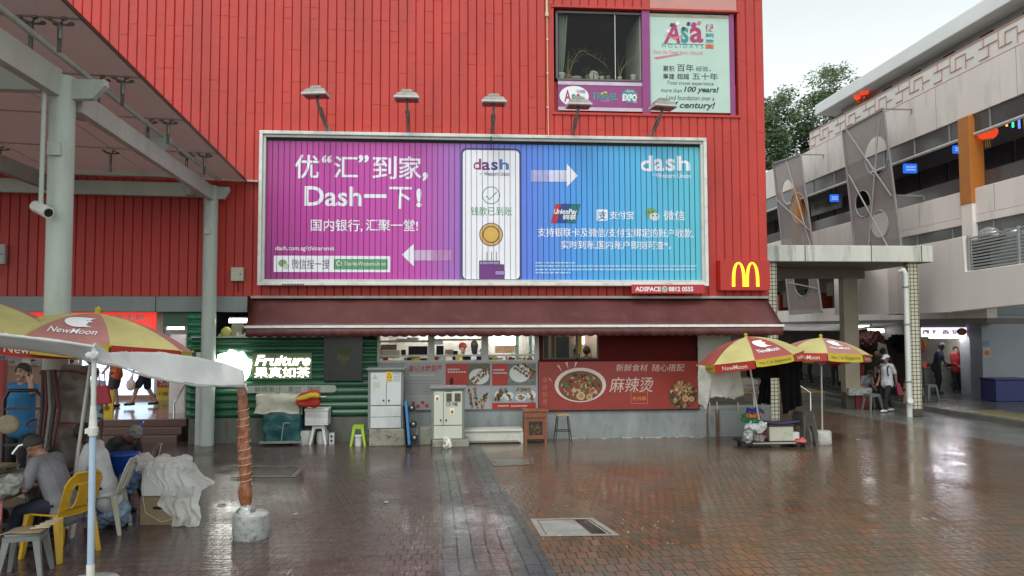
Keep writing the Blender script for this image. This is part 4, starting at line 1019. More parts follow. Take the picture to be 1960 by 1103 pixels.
a = rect(620, 632, 694, 729, GY - .09); MB().bb(a[0], a[1], GY - .1, GY - .06, a[2], a[3]).build('menu_board', M('menu_black', (.018, .018, .016), .25, .2), ju)
dim = M('menu_dim_print', (.12, .12, .08), .5); o_ = gy(657, 681, GY - .104)
plate([[(o_.x - .2, o_.z + .13), (o_.x - .1, o_.z + .17), (o_.x + .1, o_.z + .17), (o_.x + .2, o_.z + .13), (o_.x + .05, o_.z - .2), (o_.x - .05, o_.z - .2)]], on(GY - .104), M('menu_leaf', (.06, .07, .02)), 'emblem', ju)
L('Fruit', (645, 680, 670, 690), GY - .108, dim, ju, .02, shear=.2); L('only', (633, 655, 658, 663), GY - .104, M('menu_grey', (.09, .09, .09)), ju)
# green ribbed return left of the grey column
r0, r1 = gy(358, 700, GY).x, gy(384, 700, GY).x
rt = gy(370, 600, GY).z; rb = gy(370, 800, GY).z
q = MB(); nr = 14; hh = (rt - rb) / nr; prof = []
for k in range(nr):
    for j in range(8):
        t = j / 8; prof.append((.035 * math.sin(math.pi * t) ** .7, rb + hh * (k + t)))
prof.append((0, rt))
q.grid(lambda u, v: (poly_at([(r0, GY + .35, 0), (r0, GY, 0), (r1 + .2, GY, 0)], u).x - (prof[int(round(v * (len(prof) - 1)))][0] if u < .5 else 0), poly_at([(r0, GY + .35, 0), (r0, GY, 0), (r1 + .2, GY, 0)], u).y - prof[int(round(v * (len(prof) - 1)))][0], prof[int(round(v * (len(prof) - 1)))][1]), 4, len(prof) - 1)
q.build('slat_return', M('mid_green_metal', (.012, .16, .07), .28, .15, 2), ju)
MB().bb(r0 + .05, r1 + .25, GY + .02, GY + .3, 0, rb).build('return_base', M('dirty_dado'), ju)
q = MB(); a = rect(313, 598, 362, 626, GY + .3); q.bb(a[0], a[1] + .3, GY + .3, GY + .5, a[2], a[3] + .02); q.build('green_header', M('green_header', (.02, .10, .045), .4), ju)
# things above the juice stall counter: lit tube, yellow bag, boxes
t = thing('tube_light', 'lit white tube light over the juice stall beside the grey column', 'tube light', tuple(gy(450, 615, FY + .1)))
a = rect(438, 611, 473, 618, FY + .05); MB().bb(a[0], a[1], FY + .05, FY + .1, a[2], a[3]).build('tube', E('tube_stall', (.97, 1, .93), 6), t); MB().bb(a[0], a[1], FY + .06, FY + .12, a[3], a[3] + .04).build('batten', white, t)
q = MB()
for k in range(30):
    x_ = lerp(gy(420, 640, FY).x, gy(610, 640, FY).x, k / 30) + rnd.uniform(-.03, .03); h = rnd.uniform(.02, .08); q.ball((x_, GY + .05 + rnd.uniform(0, .1), gt + .025 + h * .6), rnd.uniform(.03, .08), .05, h, n=8, m=5)
tag(q.build('crumpled_bags', M('pale_plastic', (.62, .62, .52), .35, .1)), 'crumpled pale bags lying along the top ledge of the green stall', 'bags', kind='stuff')
q = MB(); a = gy(433, 630, FY + .02); q.ball((a.x, FY + .03, gt + .12), .12, .09, .12); o = q.build('yellow_bag', M('yellow_bag', (.5, .46, .10), .4), None); tag(o, 'round yellow bag on the green stall ledge under the tube light', 'bag')
q = MB(); a = rect(444, 622, 464, 645, FY + .1); q.bb(a[0], a[1], FY + .05, FY + .25, gt + .03, a[3]); tag(q.build('grey_carton', M('olive_carton', (.30, .29, .2)), bevel=.006), 'olive grey carton on the green stall ledge right of the yellow bag', 'carton')

# ================================================================== SHOP BEHIND THE CANOPY (left)
SY = 17.95
fz = gz(300, 803).z
zfl = gy(300, 803, SY).z
sx_r = gy(356, 800, SY).x
m_step = M('red_brown_step_tile', (.12, .062, .048), .45, .15, 5); m_tile = M('pink_floor_tile', (.42, .30, .27), .12, .15, 2.5)
shop = thing('phone_shop', 'bright shop front with a red sign above tiled steps behind the canopy', 'shop', (-9, SY, 0))
q = MB(); nst = 3
for k in range(nst):
    h0 = zfl * k / nst; h1 = zfl * (k + 1) / nst; q.bb(-22, sx_r, SY - .28 * (nst - 1 - k), SY + .3, h0, h1 - .004)
    
q.build('steps', m_step, shop)
q = MB()
for k in range(nst): q.bb(-22, sx_r, SY - .28 * (nst - 1 - k) - .008, SY - .28 * (nst - 1 - k) + .03, zfl * (k + 1) / nst - .02, zfl * (k + 1) / nst + .002)
q.build('step_nosing', M('step_nosing', (.20, .12, .10), .4), shop)
q = MB(); q.bb(-22, sx_r, SY + .04, SY + 8, zfl - .05, zfl + .004); q.build('tiled_floor', m_tile, shop)
BW = 23.2
zc = 3.1
q = MB(); q.bb(-22, sx_r + .2, BW + 1.2, BW + 1.3, 0, zc); q.bb(sx_r, sx_r + .15, SY + .2, BW + 1.2, 0, zc); q.build('walls', M('shop_wall', (.5, .47, .42), .5, .1), shop)
q = MB(); q.bb(-22, sx_r + .2, SY - .3, BW + 1.3, zc, zc + .1); q.build('ceiling', M('shop_ceiling', (.4, .4, .38), .6), shop)
for k in range(4):
    x_ = -8.6 - 2.2 * k; MB().bb(x_ - .7, x_ + .7, SY + 1.2, SY + 1.27, zc - .07, zc - .03).build('lit_tube', t_cool, shop)
a = rect(-30, 597, 299, 634, SY - .1); q = MB(); q.bb(a[0] - 6, a[1], SY - .14, SY - .02, a[2], a[3] + .05); q.build('red_sign', M('lit_red_sign', (.62, .03, .02), .4, .05, emit=.5, ecol=(.9, .05, .03)), shop)
L('苹果手机', (198, 603, 278, 614), SY - .145, white, shop, .03); L('手机维修', (20, 603, 60, 612), SY - .145, white, shop, .03)
a = rect(300, 597, 313, 640, SY - .1); MB().bb(a[0], a[1], SY - .12, SY, a[2] - .4, a[3]).build('sign_end', M('beige_sign_end', (.5, .42, .34)), shop)
a = rect(224, 700, 287, 762, BW); q = MB(); q.bb(a[0] - 1.0, a[1], BW, BW + .3, zfl + .12, a[3] + .4); q.build('display_case', E('case_glow', (.62, .80, 1.0), 1.15), shop)
q = MB(); a2 = rect(180, 762, 290, 775, BW - .02); q.bb(a2[0], a2[1], BW - .04, BW + .3, zfl, zfl + .12); q.build('case_plinth', M('case_plinth', (.40, .25, .2)), shop)
q = MB()
for z_ in (zfl + .5, zfl + .9): q.bb(a[0] - 1.0, a[1], BW - .02, BW, z_, z_ + .02)
q.build('case_shelves', M('case_shelf', (.5, .55, .6)), shop)
for (p0, p1) in (((300, 706), (326, 778)), ((331, 706), (356, 778))):
    a = rect(p0[0], p0[1], p1[0], p1[1], BW - .4); t_ = MB(); t_.bb(a[0], a[1], BW - .4, BW - .36, zfl + .02, a[3]); pp = t_.build('poster', M('poster_scarlet', (.42, .04, .02), .4, .1), shop)
    w = a[1] - a[0]; h = a[3] - zfl
    MB().bb(a[0], a[1], BW - .405, BW - .4, zfl + .02, zfl + .02 + h * .38).build('poster_yellow_band', M('poster_yellow', (.6, .47, .02)), pp)
    q = MB(); kx_ = (a[0] + a[1]) / 2
    for k in range(30): q.box(kx_ + rnd.uniform(-.4, .4) * w, BW - .405 - k * .0002, zfl + .02 + h * rnd.uniform(.45, .68), w * .15, .002, h * .05, (0, rnd.uniform(-1, 1), 0), mi=k % 3)
    q.build('poster_picture', [M('poster_skin', (.55, .3, .2)), M('poster_white', (.6, .55, .5)), M('poster_brown', (.25, .07, .03))], pp)
    letters('￥1882', a[0] + w * .15, a[1] - w * .15, zfl + .02 + h * .12, zfl + .02 + h * .25, BW - .408, ink, pp, .02)
a = rect(180, 760, 216, 803, SY + .4); q = MB(); q.bb(a[0], a[1], SY + .4, SY + .43, zfl, zfl + .62); t_ = q.build('floor_poster', M('poster_yellow'), shop)
letters('优惠价', a[0] + .04, a[1] - .04, zfl + .38, zfl + .5, SY + .395, m_pred, t_, .02); letters('特卖', a[0] + .08, a[1] - .08, zfl + .15, zfl + .28, SY + .395, m_pred, t_, .02)
gm_ = [M('goods_white', (.6, .58, .52)), M('goods_amber', (.6, .36, .08)), M('goods_brown', (.2, .12, .08)), m_dark, M('goods_red', (.5, .05, .03)), M('goods_blue', (.1, .2, .4))]
for k in range(60):
    x_ = rnd.uniform(-15, -8.4); z_ = rnd.uniform(zfl + .9, zfl + 2.1); s_ = rnd.uniform(.06, .25); MB().box(x_, BW + rnd.uniform(-.2, .9), z_, s_, .05, s_ * rnd.uniform(.5, 1.2)).build('shelved_goods', gm_[k % 6], shop)
q = MB(); q.bb(-22, -9.6, BW + .6, BW + 1.0, zfl, zfl + .95); q.build('shop_counter', M('counter_wood', (.25, .16, .09), .4), shop)
# mall interior right part: lit ceiling lamp and white fridge beside the green return
t = thing('ceiling_lamp', 'bright ceiling tube inside the shop left of the green slats', 'lamp', tuple(gy(335, 628, SY + .6)))
a = rect(320, 624, 350, 631, SY + .6); MB().bb(a[0], a[1], SY + .6, SY + .7, a[2], a[3]).build('tube', E('tube_shop', (1, 1, 1), 7), t); MB().bb(a[0] - .02, a[1] + .02, SY + .6, SY + .72, a[3], a[3] + .05).build('batten', white, t)
a = rect(325, 640, 348, 700, SY + 1.2); t = thing('white_fridge', 'tall white fridge inside the shop under the ceiling tube', 'fridge', ((a[0] + a[1]) / 2, SY + 1.4, zfl))
MB().bb(a[0], a[1] + .1, SY + 1.2, SY + 1.8, zfl, a[3]).build('cabinet', M('fridge_white', (.7, .72, .72), .3), t, bevel=.01); MB().bb(a[0] + .02, a[1] + .08, SY + 1.185, SY + 1.2, zfl + .1, a[3] - .1).build('door', M('fridge_white'), t)
# stainless handrail on the steps
hr = thing('handrail', 'stainless handrail rising up the tiled steps beside the green slats', 'handrail', tuple(gz(333, 838)))
b0 = gz(333, 838); top = gy(333, 772, b0.y); q = MB()
q.tube([b0, top, gy(353, 738, SY + .35), gy(360, 722, SY + .55)], .024, 10); q.build('rail', M('stainless', (.55, .55, .55), .2, metal=.9), hr)
MB().lathe([(.05, 0), (.05, .012)], c=b0).build('base_plate', M('stainless'), hr)
q = MB(); b0 = gy(378, 838, 16.98); q.bb(b0.x - .05, b0.x + .05, 16.95, 17.0, 0, 2.0); tag(q.build('grey_post', M('galvanised', (.36, .37, .36), .4, .1, metal=.5), bevel=.005), 'thin galvanised post standing left of the grey canopy column', 'post')

# ================================================================== GLASS CANOPY
m_cn = M('pale_green_grey_paint', (.40, .45, .40), .4, .12, 2, streak=.3, dirt=(.25, .26, .22), dirtamt=.3)
cnp = thing('glass_canopy', 'glass roofed walkway canopy on pale green steel columns at the left', 'canopy', (-5.3, 13, 0))
C1Y, C2Y = 10.3, 16.9
c1 = gy(111, 600, C1Y); c2 = gy(400, 600, C2Y)
q = MB(); q.tube([(c1.x, C1Y, 0), (c1.x - .02, C1Y, 5.83)], .155, 24); q.build('column', m_cn, cnp)
q = MB(); q.tube([(c2.x, C2Y, 0), (c2.x, C2Y, 5.62)], .15, 24); col2 = q.build('column', m_cn, cnp)
q = MB()
for z_ in (.02, .9, 2.1): q.lathe([(.152, z_), (.156, z_ + .01), (.152, z_ + .02)], c=(c2.x, C2Y, 0), n=24)
q.build('column_band', m_cn, col2)
def slope(y): return lerp(5.60, 5.28, (y - C1Y) / (C2Y - C1Y))
bx_ = c2.x + .05
q = MB()
q.bar((bx_ - .02, C2Y - .1, 5.44), (c1.x + .1, C1Y + .15, 5.56), .12, .30); q.bar((c1.x - .05, C1Y - .1, 5.72), (c1.x - .2, 2.0, 5.95), .14, .36)
q.build('long_beam', m_cn, cnp, bevel=.008)
q = MB(); q.bar((c1.x - .1, C1Y, 5.80), (-16, C1Y, 5.95), .16, .34); q.build('cross_beam', m_cn, cnp, bevel=.008)
q = MB(); q.bar((c2.x, C2Y, 5.52), (-16, C2Y, 5.68), .16, .30); q.build('cross_beam', m_cn, cnp, bevel=.008)
q = MB(); q.bar((c2.x, C2Y - .7, 5.72), (-16, C2Y - .7, 5.86), .06, .1); q.build('purlin', m_cn, cnp)
q = MB(); q.bar((-8.6, C2Y, 5.62), (-8.9, 3, 6.0), .14, .32); q.build('long_beam', m_cn, cnp, bevel=.008)
# tapered brackets
def bracket(x, y, z, w):
    q = MB(); q.prism([(x, z), (x + w, z), (x + w, z - .08), (x + w * .62, z - .26), (x, z - .27)], y - .06, y + .06); q.build('bracket', m_cn, cnp, bevel=.005)
bracket(c1.x + .12, C1Y, 5.80, .42); bracket(c2.x + .13, C2Y, 5.60, .26)
ym = 13.6; a = gy(280, 262, ym); bracket(a.x - .0, ym, a.z, .42)
# pipe rail
ra = gy(424, 346, C2Y); q = MB(); q.tube([(ra.x - .02, C2Y - .1, ra.z), (ra.x, 3.0, ra.z + .62)], .042, 10); q.build('pipe_rail', m_cn, cnp)
# glass panels with gaps, spider fittings under the joints
gxr = gy(470, 346, C2Y + .1).x
def zg(y): return lerp(5.80, 6.40, (C2Y - y) / (C2Y - 8.87))
m_cg = glass('canopy_glass', (.55, .48, .46), .42, .2, body=(.20, .185, .175), glow=.45)
ys = [C2Y + .15, 15.1, 13.2, 11.4, 9.6, 7.7, 5.7, 3.6]; 
joints = []
for i, (ya, yb) in enumerate(zip(ys, ys[1:])):
    for j in range(6):
        xb_ = gxr - 2.05 * j; q = MB(); q.add([(xb_, ya - .004, zg(ya) + .08 * j), (xb_, yb + .004, zg(yb) + .08 * j), (xb_ - 2.048, yb + .004, zg(yb) + .08 * (j + 1)), (xb_ - 2.048, ya - .004, zg(ya) + .08 * (j + 1))], [(0, 1, 2, 3)])
        q.build('glass_panel', m_cg, cnp, solid=.016)
q = MB()
for ya in ys[1:]: q.bar((gxr, ya, zg(ya) + .004), (gxr - 12, ya, zg(ya) + .46), .014, .02)
q.build('joint_seals', M('black_rubber', (.02, .02, .02), .6), cnp)
q = MB(); q.bar((gxr + .0, ys[0], zg(ys[0])), (gxr, ys[-1], zg(ys[-1])), .022, .05); q.build('edge_trim', M('dark_edge_trim', (.03, .03, .032), .35), cnp)
m_sp = M('spider_steel', (.16, .16, .15), .3, .2, metal=.7)
spm = None
for ya in ys[1:-1]:
    for dx in (.28, .62, 2.05, 4.1):
        z_ = zg(ya) - .02 + .04 * dx / 2; x_ = gxr - dx
        if spm is None:
            q = MB()
            for sx_ in (-1, 1):
                for sy_ in (-1, 1): q.tube([(0, 0, -.06), (sx_ * .09, sy_ * .09, -.03)], .014, 6); q.lathe([(.035, -.03), (.04, -.015), (.03, 0)], c=(sx_ * .09, sy_ * .09, 0), n=10)
            q.tube([(0, 0, -.06), (0, 0, -.24)], .03, 8); q.box(0, 0, -.3, .05, .02, .22)
            sp_o = q.build('spider_fitting', m_sp, cnp); spm = sp_o.data
            sp_o.location = (x_, ya, z_)
        else:
            o = bpy.data.objects.new('spider_fitting', spm); COL.objects.link(o); o.parent = cnp; o.matrix_parent_inverse = cnp.matrix_basis.inverted(); o.location = (x_, ya, z_)
# flashing against the wall
q = MB(); q.bar((gxr + .25, C2Y + .22, zg(C2Y) - .02), (-16, C2Y + .22, zg(C2Y) + .4), .12, .03); q.build('wall_flashing', m_cn, cnp)
# small boxes on the columns
q = MB(); a = gy(104, 285, C1Y - .17); q.box(a.x, C1Y - .17, a.z, .16, .06, .18); q.build('junction_box', m_cn, cnp, bevel=.006)
q = MB(); a = gy(397, 442, C2Y - .17); q.box(a.x, C2Y - .17, a.z, .12, .06, .14); q.build('junction_box', m_cn, cnp, bevel=.006)
# downlights under the canopy
dl = thing('downlight', 'round grey downlight right of the thick column under the canopy', 'downlight', tuple(gy(157, 228, C1Y + .5)), group='downlights under the canopy')
MB().lathe([(.0, 0), (.115, 0), (.12, .02), (.12, .26), (.1, .28), (0, .28)], n=20).build('can', m_cn, dl, local=True)
MB().lathe([(0, .004), (.1, .002), (.1, .03)], n=20).build('lamp_face', M('dim_lamp_face', (.3, .3, .26), .3), dl, local=True); MB().bb(-.2, -.1, -.03, .03, .18, .24).build('mount', m_cn, dl, local=True)
copy_tree(dl, tuple(gy(366, 374, C2Y - .4)), label='round grey downlight left of the slim column under the canopy')
# security camera on its drop pipe
pc = gy(78, 400, C1Y - .3); cc = thing('security_camera', 'white security camera hanging on a long drop pipe beside the column', 'camera', tuple(pc))
q = MB(); a = gy(75, 145, C1Y - .3); q.tube([(pc.x, pc.y, pc.z + .06), (pc.x, pc.y, a.z)], .028, 10); q.lathe([(.09, 0), (.09, .03), (.03, .05)][::-1], c=(pc.x, pc.y, a.z - .04)); q.build('drop_pipe', m_cn, cc)
d = Vector((.28, -.2, -.12)).normalized(); q = MB(); q.tube([pc - d * .13, pc + d * .17], .075, 16); q.build('camera_body', M('camera_white', (.55, .58, .54), .35), cc)
q = MB(); q.tube([pc + d * .165, pc + d * .20], [.078, .07], 16); q.build('hood', M('camera_white'), cc); q = MB(); q.tube([pc + d * .18, pc + d * .203], .055, 14); q.build('lens', M('lens_black', (.01, .01, .01), .1), cc)
# ================================================================== COVERED WALKWAY beside the building
m_wc = M('stained_white_concrete', (.60, .60, .54), .6, .12, 1.6, streak=.12, bump=.1, dirt=(.16, .16, .14), dirtamt=.75)
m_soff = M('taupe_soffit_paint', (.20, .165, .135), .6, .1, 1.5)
WY = 20.3
sl0, sl1 = gy(1468, 485, WY).x, gy(1786, 485, WY).x
zs1, zs0 = gy(1630, 470, WY).z, gy(1630, 501, WY).z
wk = thing('walkway_roof', 'stained white concrete walkway roof slab on tiled posts', 'walkway', ((sl0 + sl1) / 2, WY, zs0))
MB().bb(sl0 - 1.5, sl1, WY, WY + 3.4, zs0, zs1).build('roof_slab', m_wc, wk, bevel=.015)
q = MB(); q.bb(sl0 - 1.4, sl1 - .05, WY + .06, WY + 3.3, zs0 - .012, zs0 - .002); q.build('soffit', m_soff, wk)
q = MB()
for x in (1541, 1668, 1764): a = gy(x, 485, WY); q.bb(a.x - .012, a.x + .012, WY - .004, WY, zs0, zs1)
q.build('slab_joints', M('dark_joint', (.05, .05, .045), .8), wk)
q = MB(); b0 = gz(1625, 782); q.bb(sl0 - 1, gy(1650, 520, b0.y).x, b0.y - .15, b0.y + .15, zs0 - .32, zs0 - .013); q.build('cross_beam', m_soff, wk)
hw = (gy(1640, 700, b0.y).x - gy(1612, 700, b0.y).x) / 2; xm = gy(1626, 700, b0.y).x + .02
q = MB(); q.bb(xm - hw, xm + hw, b0.y - .15, b0.y + .15, 0.5, zs0 - .3); q.build('brown_post', M('taupe_post', (.30, .255, .19), .5, .12, 2), wk, bevel=.02)
q = MB(); q.bb(xm - hw - .01, xm + hw + .01, b0.y - .16, b0.y + .16, 0, .5); q.build('post_foot', M('dark_post_foot', (.06, .045, .035), .5), wk, bevel=.02)
# tiled posts
def tilemat():
    m = bpy.data.materials.new('cream_grid_tile'); m.use_nodes = True
    N = m.node_tree.nodes; LK = m.node_tree.links; b = N['Principled BSDF']; tc = N.new('ShaderNodeTexCoord')
    ml = N.new('ShaderNodeVectorMath'); ml.operation = 'FRACTION'; sc = N.new('ShaderNodeVectorMath'); sc.operation = 'SCALE'; sc.inputs['Scale'].default_value = 1 / .105
    LK.new(tc.outputs['UV'], sc.inputs[0]); LK.new(sc.outputs[0], ml.inputs[0])
    sp = N.new('ShaderNodeSeparateXYZ'); LK.new(ml.outputs[0], sp.inputs[0]); outs = []
    for i in (0, 1):
        g_ = N.new('ShaderNodeMath'); g_.operation = 'GREATER_THAN'; g_.inputs[1].default_value = .80; LK.new(sp.outputs[i], g_.inputs[0]); outs.append(g_)
    mxm = N.new('ShaderNodeMath'); mxm.operation = 'MAXIMUM'; LK.new(outs[0].outputs[0], mxm.inputs[0]); LK.new(outs[1].outputs[0], mxm.inputs[1])
    nz = N.new('ShaderNodeTexNoise'); nz.inputs['Scale'].default_value = 6; LK.new(tc.outputs['UV'], nz.inputs['Vector'])
    c0 = N.new('ShaderNodeMix'); c0.data_type = 'RGBA'; c0.inputs['A'].default_value = (.42, .39, .28, 1); c0.inputs['B'].default_value = (.62, .60, .47, 1); LK.new(nz.outputs[0], c0.inputs['Factor'])
    mx = N.new('ShaderNodeMix'); mx.data_type = 'RGBA'; mx.inputs['B'].default_value = (.07, .06, .05, 1)
    LK.new(c0.outputs['Result'], mx.inputs['A']); LK.new(mxm.outputs[0], mx.inputs['Factor']); LK.new(mx.outputs['Result'], b.inputs['Base Color']); b.inputs['Roughness'].default_value = .25
    return m
m_tile_ = tilemat()
def tile_post(x, y, w, z0, z1, par, name='tiled_post'):
    n = 12; me = bpy.data.meshes.new(name); vs = []; uv = []; fs = []; r = w / 2
    ring = rrect(-r, r, -r, r, r * .35, 4); per = [0]
    for a, b in zip(ring, ring[1:] + ring[:1]): per.append(per[-1] + math.dist(a, b))
    k = len(ring)
    for z in (z0, z1):
        for i in range(k + 1): vs.append((x + ring[i % k][0], y + ring[i % k][1], z)); uv.append((per[i], z))
    for i in range(k): fs.append((i, i + 1, k + 2 + i, k + 1 + i))
    me.from_pydata(vs, [], fs); ul = me.uv_layers.new(name='UV')
    for l in me.loops: ul.data[l.index].uv = uv[l.vertex_index]
    me.materials.append(m_tile_); me.update(); return link(name, me, par)
p0 = gz(1757, 795); PW = .30
px_ = gy(1751, 650, WY + .15).x
tile_post(px_, WY + .25, PW, .22, zs0, wk)
MB().bb(px_ - .155, px_ + .155, WY + .095, WY + .405, 0, .22).build('post_foot', M('dark_post_foot'), wk, bevel=.03)
px2 = gy(1484, 600, WY).x + .0
tile_post(px2, WY + .3, PW, 0, zs0, wk)
# downpipe
dp = thing('downpipe', 'white rain pipe running down the tiled walkway post', 'pipe', (px_ - .27, WY + .1, 0))
xd = px_ - .25; q = MB(); q.tube([(xd - .12, WY + .2, zs0 - .25), (xd - .04, WY + .12, zs0 - .22), (xd, WY + .1, zs0 - .34), (xd, WY + .1, .0)], .075, 14); q.build('pipe', M('white_pipe', (.62, .64, .6), .4, .1, 2, streak=.2), dp)
q = MB()
for z_ in (3.6, 2.55, .95): q.lathe([(.077, z_), (.088, z_ + .01), (.088, z_ + .05), (.077, z_ + .06)], c=(xd, WY + .1, 0), n=14)
q.build('pipe_collars', M('grey_collar', (.28, .28, .27), .5), dp)
q = MB(); q.tube([(xd, WY + .1, .42), (xd - .05, WY - .04, .46)], [.075, .08], 14); q.build('access_plug', M('white_pipe'), dp)

# ================================================================== RIGHT BUILDING (long block with galleries)
RX = 15.0
m_pk = M('pale_pinkish_paint', (.78, .70, .655), .6, .07, .8, streak=.25, dirt=(.42, .38, .35), dirtamt=.4)
m_wh = M('white_roof_paint', (.80, .81, .80), .6, .06, .8)
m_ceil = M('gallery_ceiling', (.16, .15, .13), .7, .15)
rb_ = thing('gallery_block', 'long pale pink and white block with open galleries on the right', 'building', (RX, 24, 0))
Y0, YE = 9.0, 58.0
e0 = gx(1560, 190, RX); yr = e0.y
q = MB(); q.prismx([(yr, 11.28), (yr, 11.72), (Y0, 11.85), (Y0, 11.28)], RX - .02, RX + 5); q.build('roof_eave', m_wh, rb_, bevel=.03)
q = MB(); q.bb(RX + .6, RX + 5, Y0, yr - 1, 10.0, 11.28); q.build('upper_wall', M('pale_upper_wall', (.36, .36, .35), .7), rb_)
yp = gx(1549, 260, RX).y
q = MB(); q.bb(RX + .02, RX + .2, Y0, yp, 9.98, 10.72); q.build('fret_parapet', M('white_fret_panel', (.76, .72, .68), .6, .06), rb_)
q = MB(); m_fret = M('terracotta_fret', (.50, .28, .21), .6)
x = RX + .012; y = yp
q.bb(x - .01, x + .01, Y0, yp, 10.69, 10.73); q.bb(x - .01, x + .01, Y0, yp, 9.97, 10.01); q.bb(x - .01, x + .01, yp - .03, yp, 9.98, 10.72)
while y > Y0 + 2:
    for (a_, b_, c_, d_) in ((.1, .5, .12, .12), (.5, .5, .12, .45), (.1, .9, .45, .45), (.9, .9, .2, .7 - .02), (.9, 1.4, .2, .2), (1.15, 1.15, .2, .55), (1.15, 1.6, .55, .55), (1.6, 1.6, .1, .55), (.3, .3, .45, .7), (1.6, 1.95, .33, .33)):
        if a_ == b_: q.bb(x - .012, x + .01, y - a_ - .014, y - a_ + .014, 9.99 + c_, 9.99 + d_)
        else: q.bb(x - .012, x + .01, y - b_, y - a_, 9.99 + c_ - .012, 9.99 + c_ + .012)
    y -= 2.05
q.build('fret_pattern', m_fret, rb_)
for k in range(10):
    yy = yp - 1.2 - k * 1.7; MB().bb(RX + .55, RX + .6, yy - .5, yy, 10.5, 11.1).build('upper_vent', M('dark_vent', (.04, .04, .04), .6), rb_)
zb1, zb0 = 9.97, gx(1700, 272, RX).z - .0
q = MB(); q.bb(RX, RX + .25, Y0, YE, 8.66, 9.975); q.build('upper_band', m_pk, rb_, bevel=.01)
for k in range(9): MB().bb(RX - .003, RX + .001, 12 + 3.4 * k, 12.02 + 3.4 * k, 8.67, 9.97).build('band_joint', M('faint_joint', (.34, .31, .29), .7), rb_); MB().bb(RX - .003, RX + .001, 13 + 3.4 * k, 13.02 + 3.4 * k, 5.73, 6.49).build('band_joint', M('faint_joint'), rb_)
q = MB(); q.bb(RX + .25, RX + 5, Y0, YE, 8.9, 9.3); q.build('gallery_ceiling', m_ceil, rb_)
q = MB(); q.bb(RX + .06, RX + .14, Y0, YE, 8.12, 8.66); q.build('dark_glass_band', M('brown_grey_glass', (.085, .075, .072), .25, .15, .5), rb_)
q = MB(); q.tube([(RX + .05, Y0, 8.07), (RX + .05, YE, 8.07)], .055, 8); q.build('blind_roller', M('pale_roller', (.5, .48, .47), .4), rb_)
q = MB(); q.bb(RX + 2.6, RX + 2.8, Y0, YE, 5.0, 8.9); q.build('gallery_back_wall', M('gallery_wall_white', (.40, .40, .385), .6, .1, .7), rb_)
q = MB()
yy = YE - .6
while yy > Y0:
    q.bb(RX + 2.52, RX + 2.6, yy - 1.5, yy - .08, 6.9, 8.35); yy -= 1.6
q.build('gallery_shutters', M('brown_shutter', (.115, .088, .08), .45, .15, 3), rb_)
q = MB(); q.bb(RX + .3, RX + .36, Y0, YE, 6.45, 7.0); q.build('rail_glass_band', M('brown_grey_glass'), rb_)
q = MB(); q.bb(RX, RX + .25, Y0, YE, 5.72, 6.5); q.bb(RX - .0, RX + 5, Y0, YE, 5.50, 5.715); q.build('middle_band', m_pk, rb_, bevel=.01)
q = MB(); q.bb(RX + .06, RX + .14, Y0, YE, 5.02, 5.5); q.build('lower_glass_band', M('grey_glass_band', (.14, .14, .135), .25, .15, .6), rb_)
yy = Y0 + .4
while yy < YE: MB().bb(RX + .03, RX + .06, yy, yy + .05, 5.02, 5.5).build('glass_mullion', M('grey_mullion', (.25, .24, .23), .5), rb_); MB().bb(RX + .03, RX + .06, yy, yy + .05, 8.12, 8.66).build('glass_mullion', M('grey_mullion'), rb_); yy += 1.75
q = MB(); q.tube([(RX - .05, Y0, 4.98), (RX - .05, 20.6, 4.98)], .075, 8); q.tube([(RX - .03, 21.5, 4.95), (RX - .03, 24.6, 4.95)], .075, 8); q.build('blind_roller', M('pale_roller'), rb_)
# lower storey behind the walkway
q = MB(); q.bb(RX - .2, RX + .1, 20.0, YE + 12, 2.75, 3.25); q.build('lower_band', m_pk, rb_)
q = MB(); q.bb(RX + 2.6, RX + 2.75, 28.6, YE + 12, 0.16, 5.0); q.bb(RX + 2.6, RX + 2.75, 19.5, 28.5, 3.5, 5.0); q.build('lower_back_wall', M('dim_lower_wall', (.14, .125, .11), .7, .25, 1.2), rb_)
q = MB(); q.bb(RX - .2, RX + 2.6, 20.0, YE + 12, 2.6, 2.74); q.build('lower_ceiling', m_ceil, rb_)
q = MB(); q.add([(RX - .25, 24, 2.62), (RX - .25, 46, 2.62), (RX - 1.9, 46, 2.38), (RX - 1.9, 24, 2.38)], [(0, 1, 2, 3)]); q.build('lean_to_roof', M('grey_corrugated', (.30, .29, .28), .5, .3, 1.5), rb_, solid=.02)
st_ = [M('red_cloth', (.30, .05, .025)), m_dark, M('brown_goods', (.10, .06, .04))]
for k in range(16): MB().box(RX + 1.2, 24.5 + k * 1.3, rnd.uniform(3.5, 4.2), rnd.uniform(.3, .9), .6, rnd.uniform(.3, .9)).build('stored_goods', st_[k % 3], rb_)
# orange posts
def opost(px, py0, py1, X, y):
    a, b = gy(px[0], py0, y).x, gy(px[1], py0, y).x
    return a, b
q = MB()
a = gx(1840, 250, RX - .0); 
q.bb(RX - .12, RX + .32, a.y - .5, a.y, 5.72 + .35, 8.64); q.build('orange_post', M('orange_paint', (.46, .155, .025), .5, .12, 2), rb_, bevel=.02)
q = MB(); q.bb(RX - .10, RX + .30, a.y - .48, a.y - .02, 5.0, 6.07); q.build('post_base', m_pk, rb_)
q = MB(); b = gx(1520, 420, RX); q.bb(RX - .12, RX + .32, b.y - .6, b.y, 5.72, 8.64); q.build('orange_post', M('orange_paint'), rb_, bevel=.02)
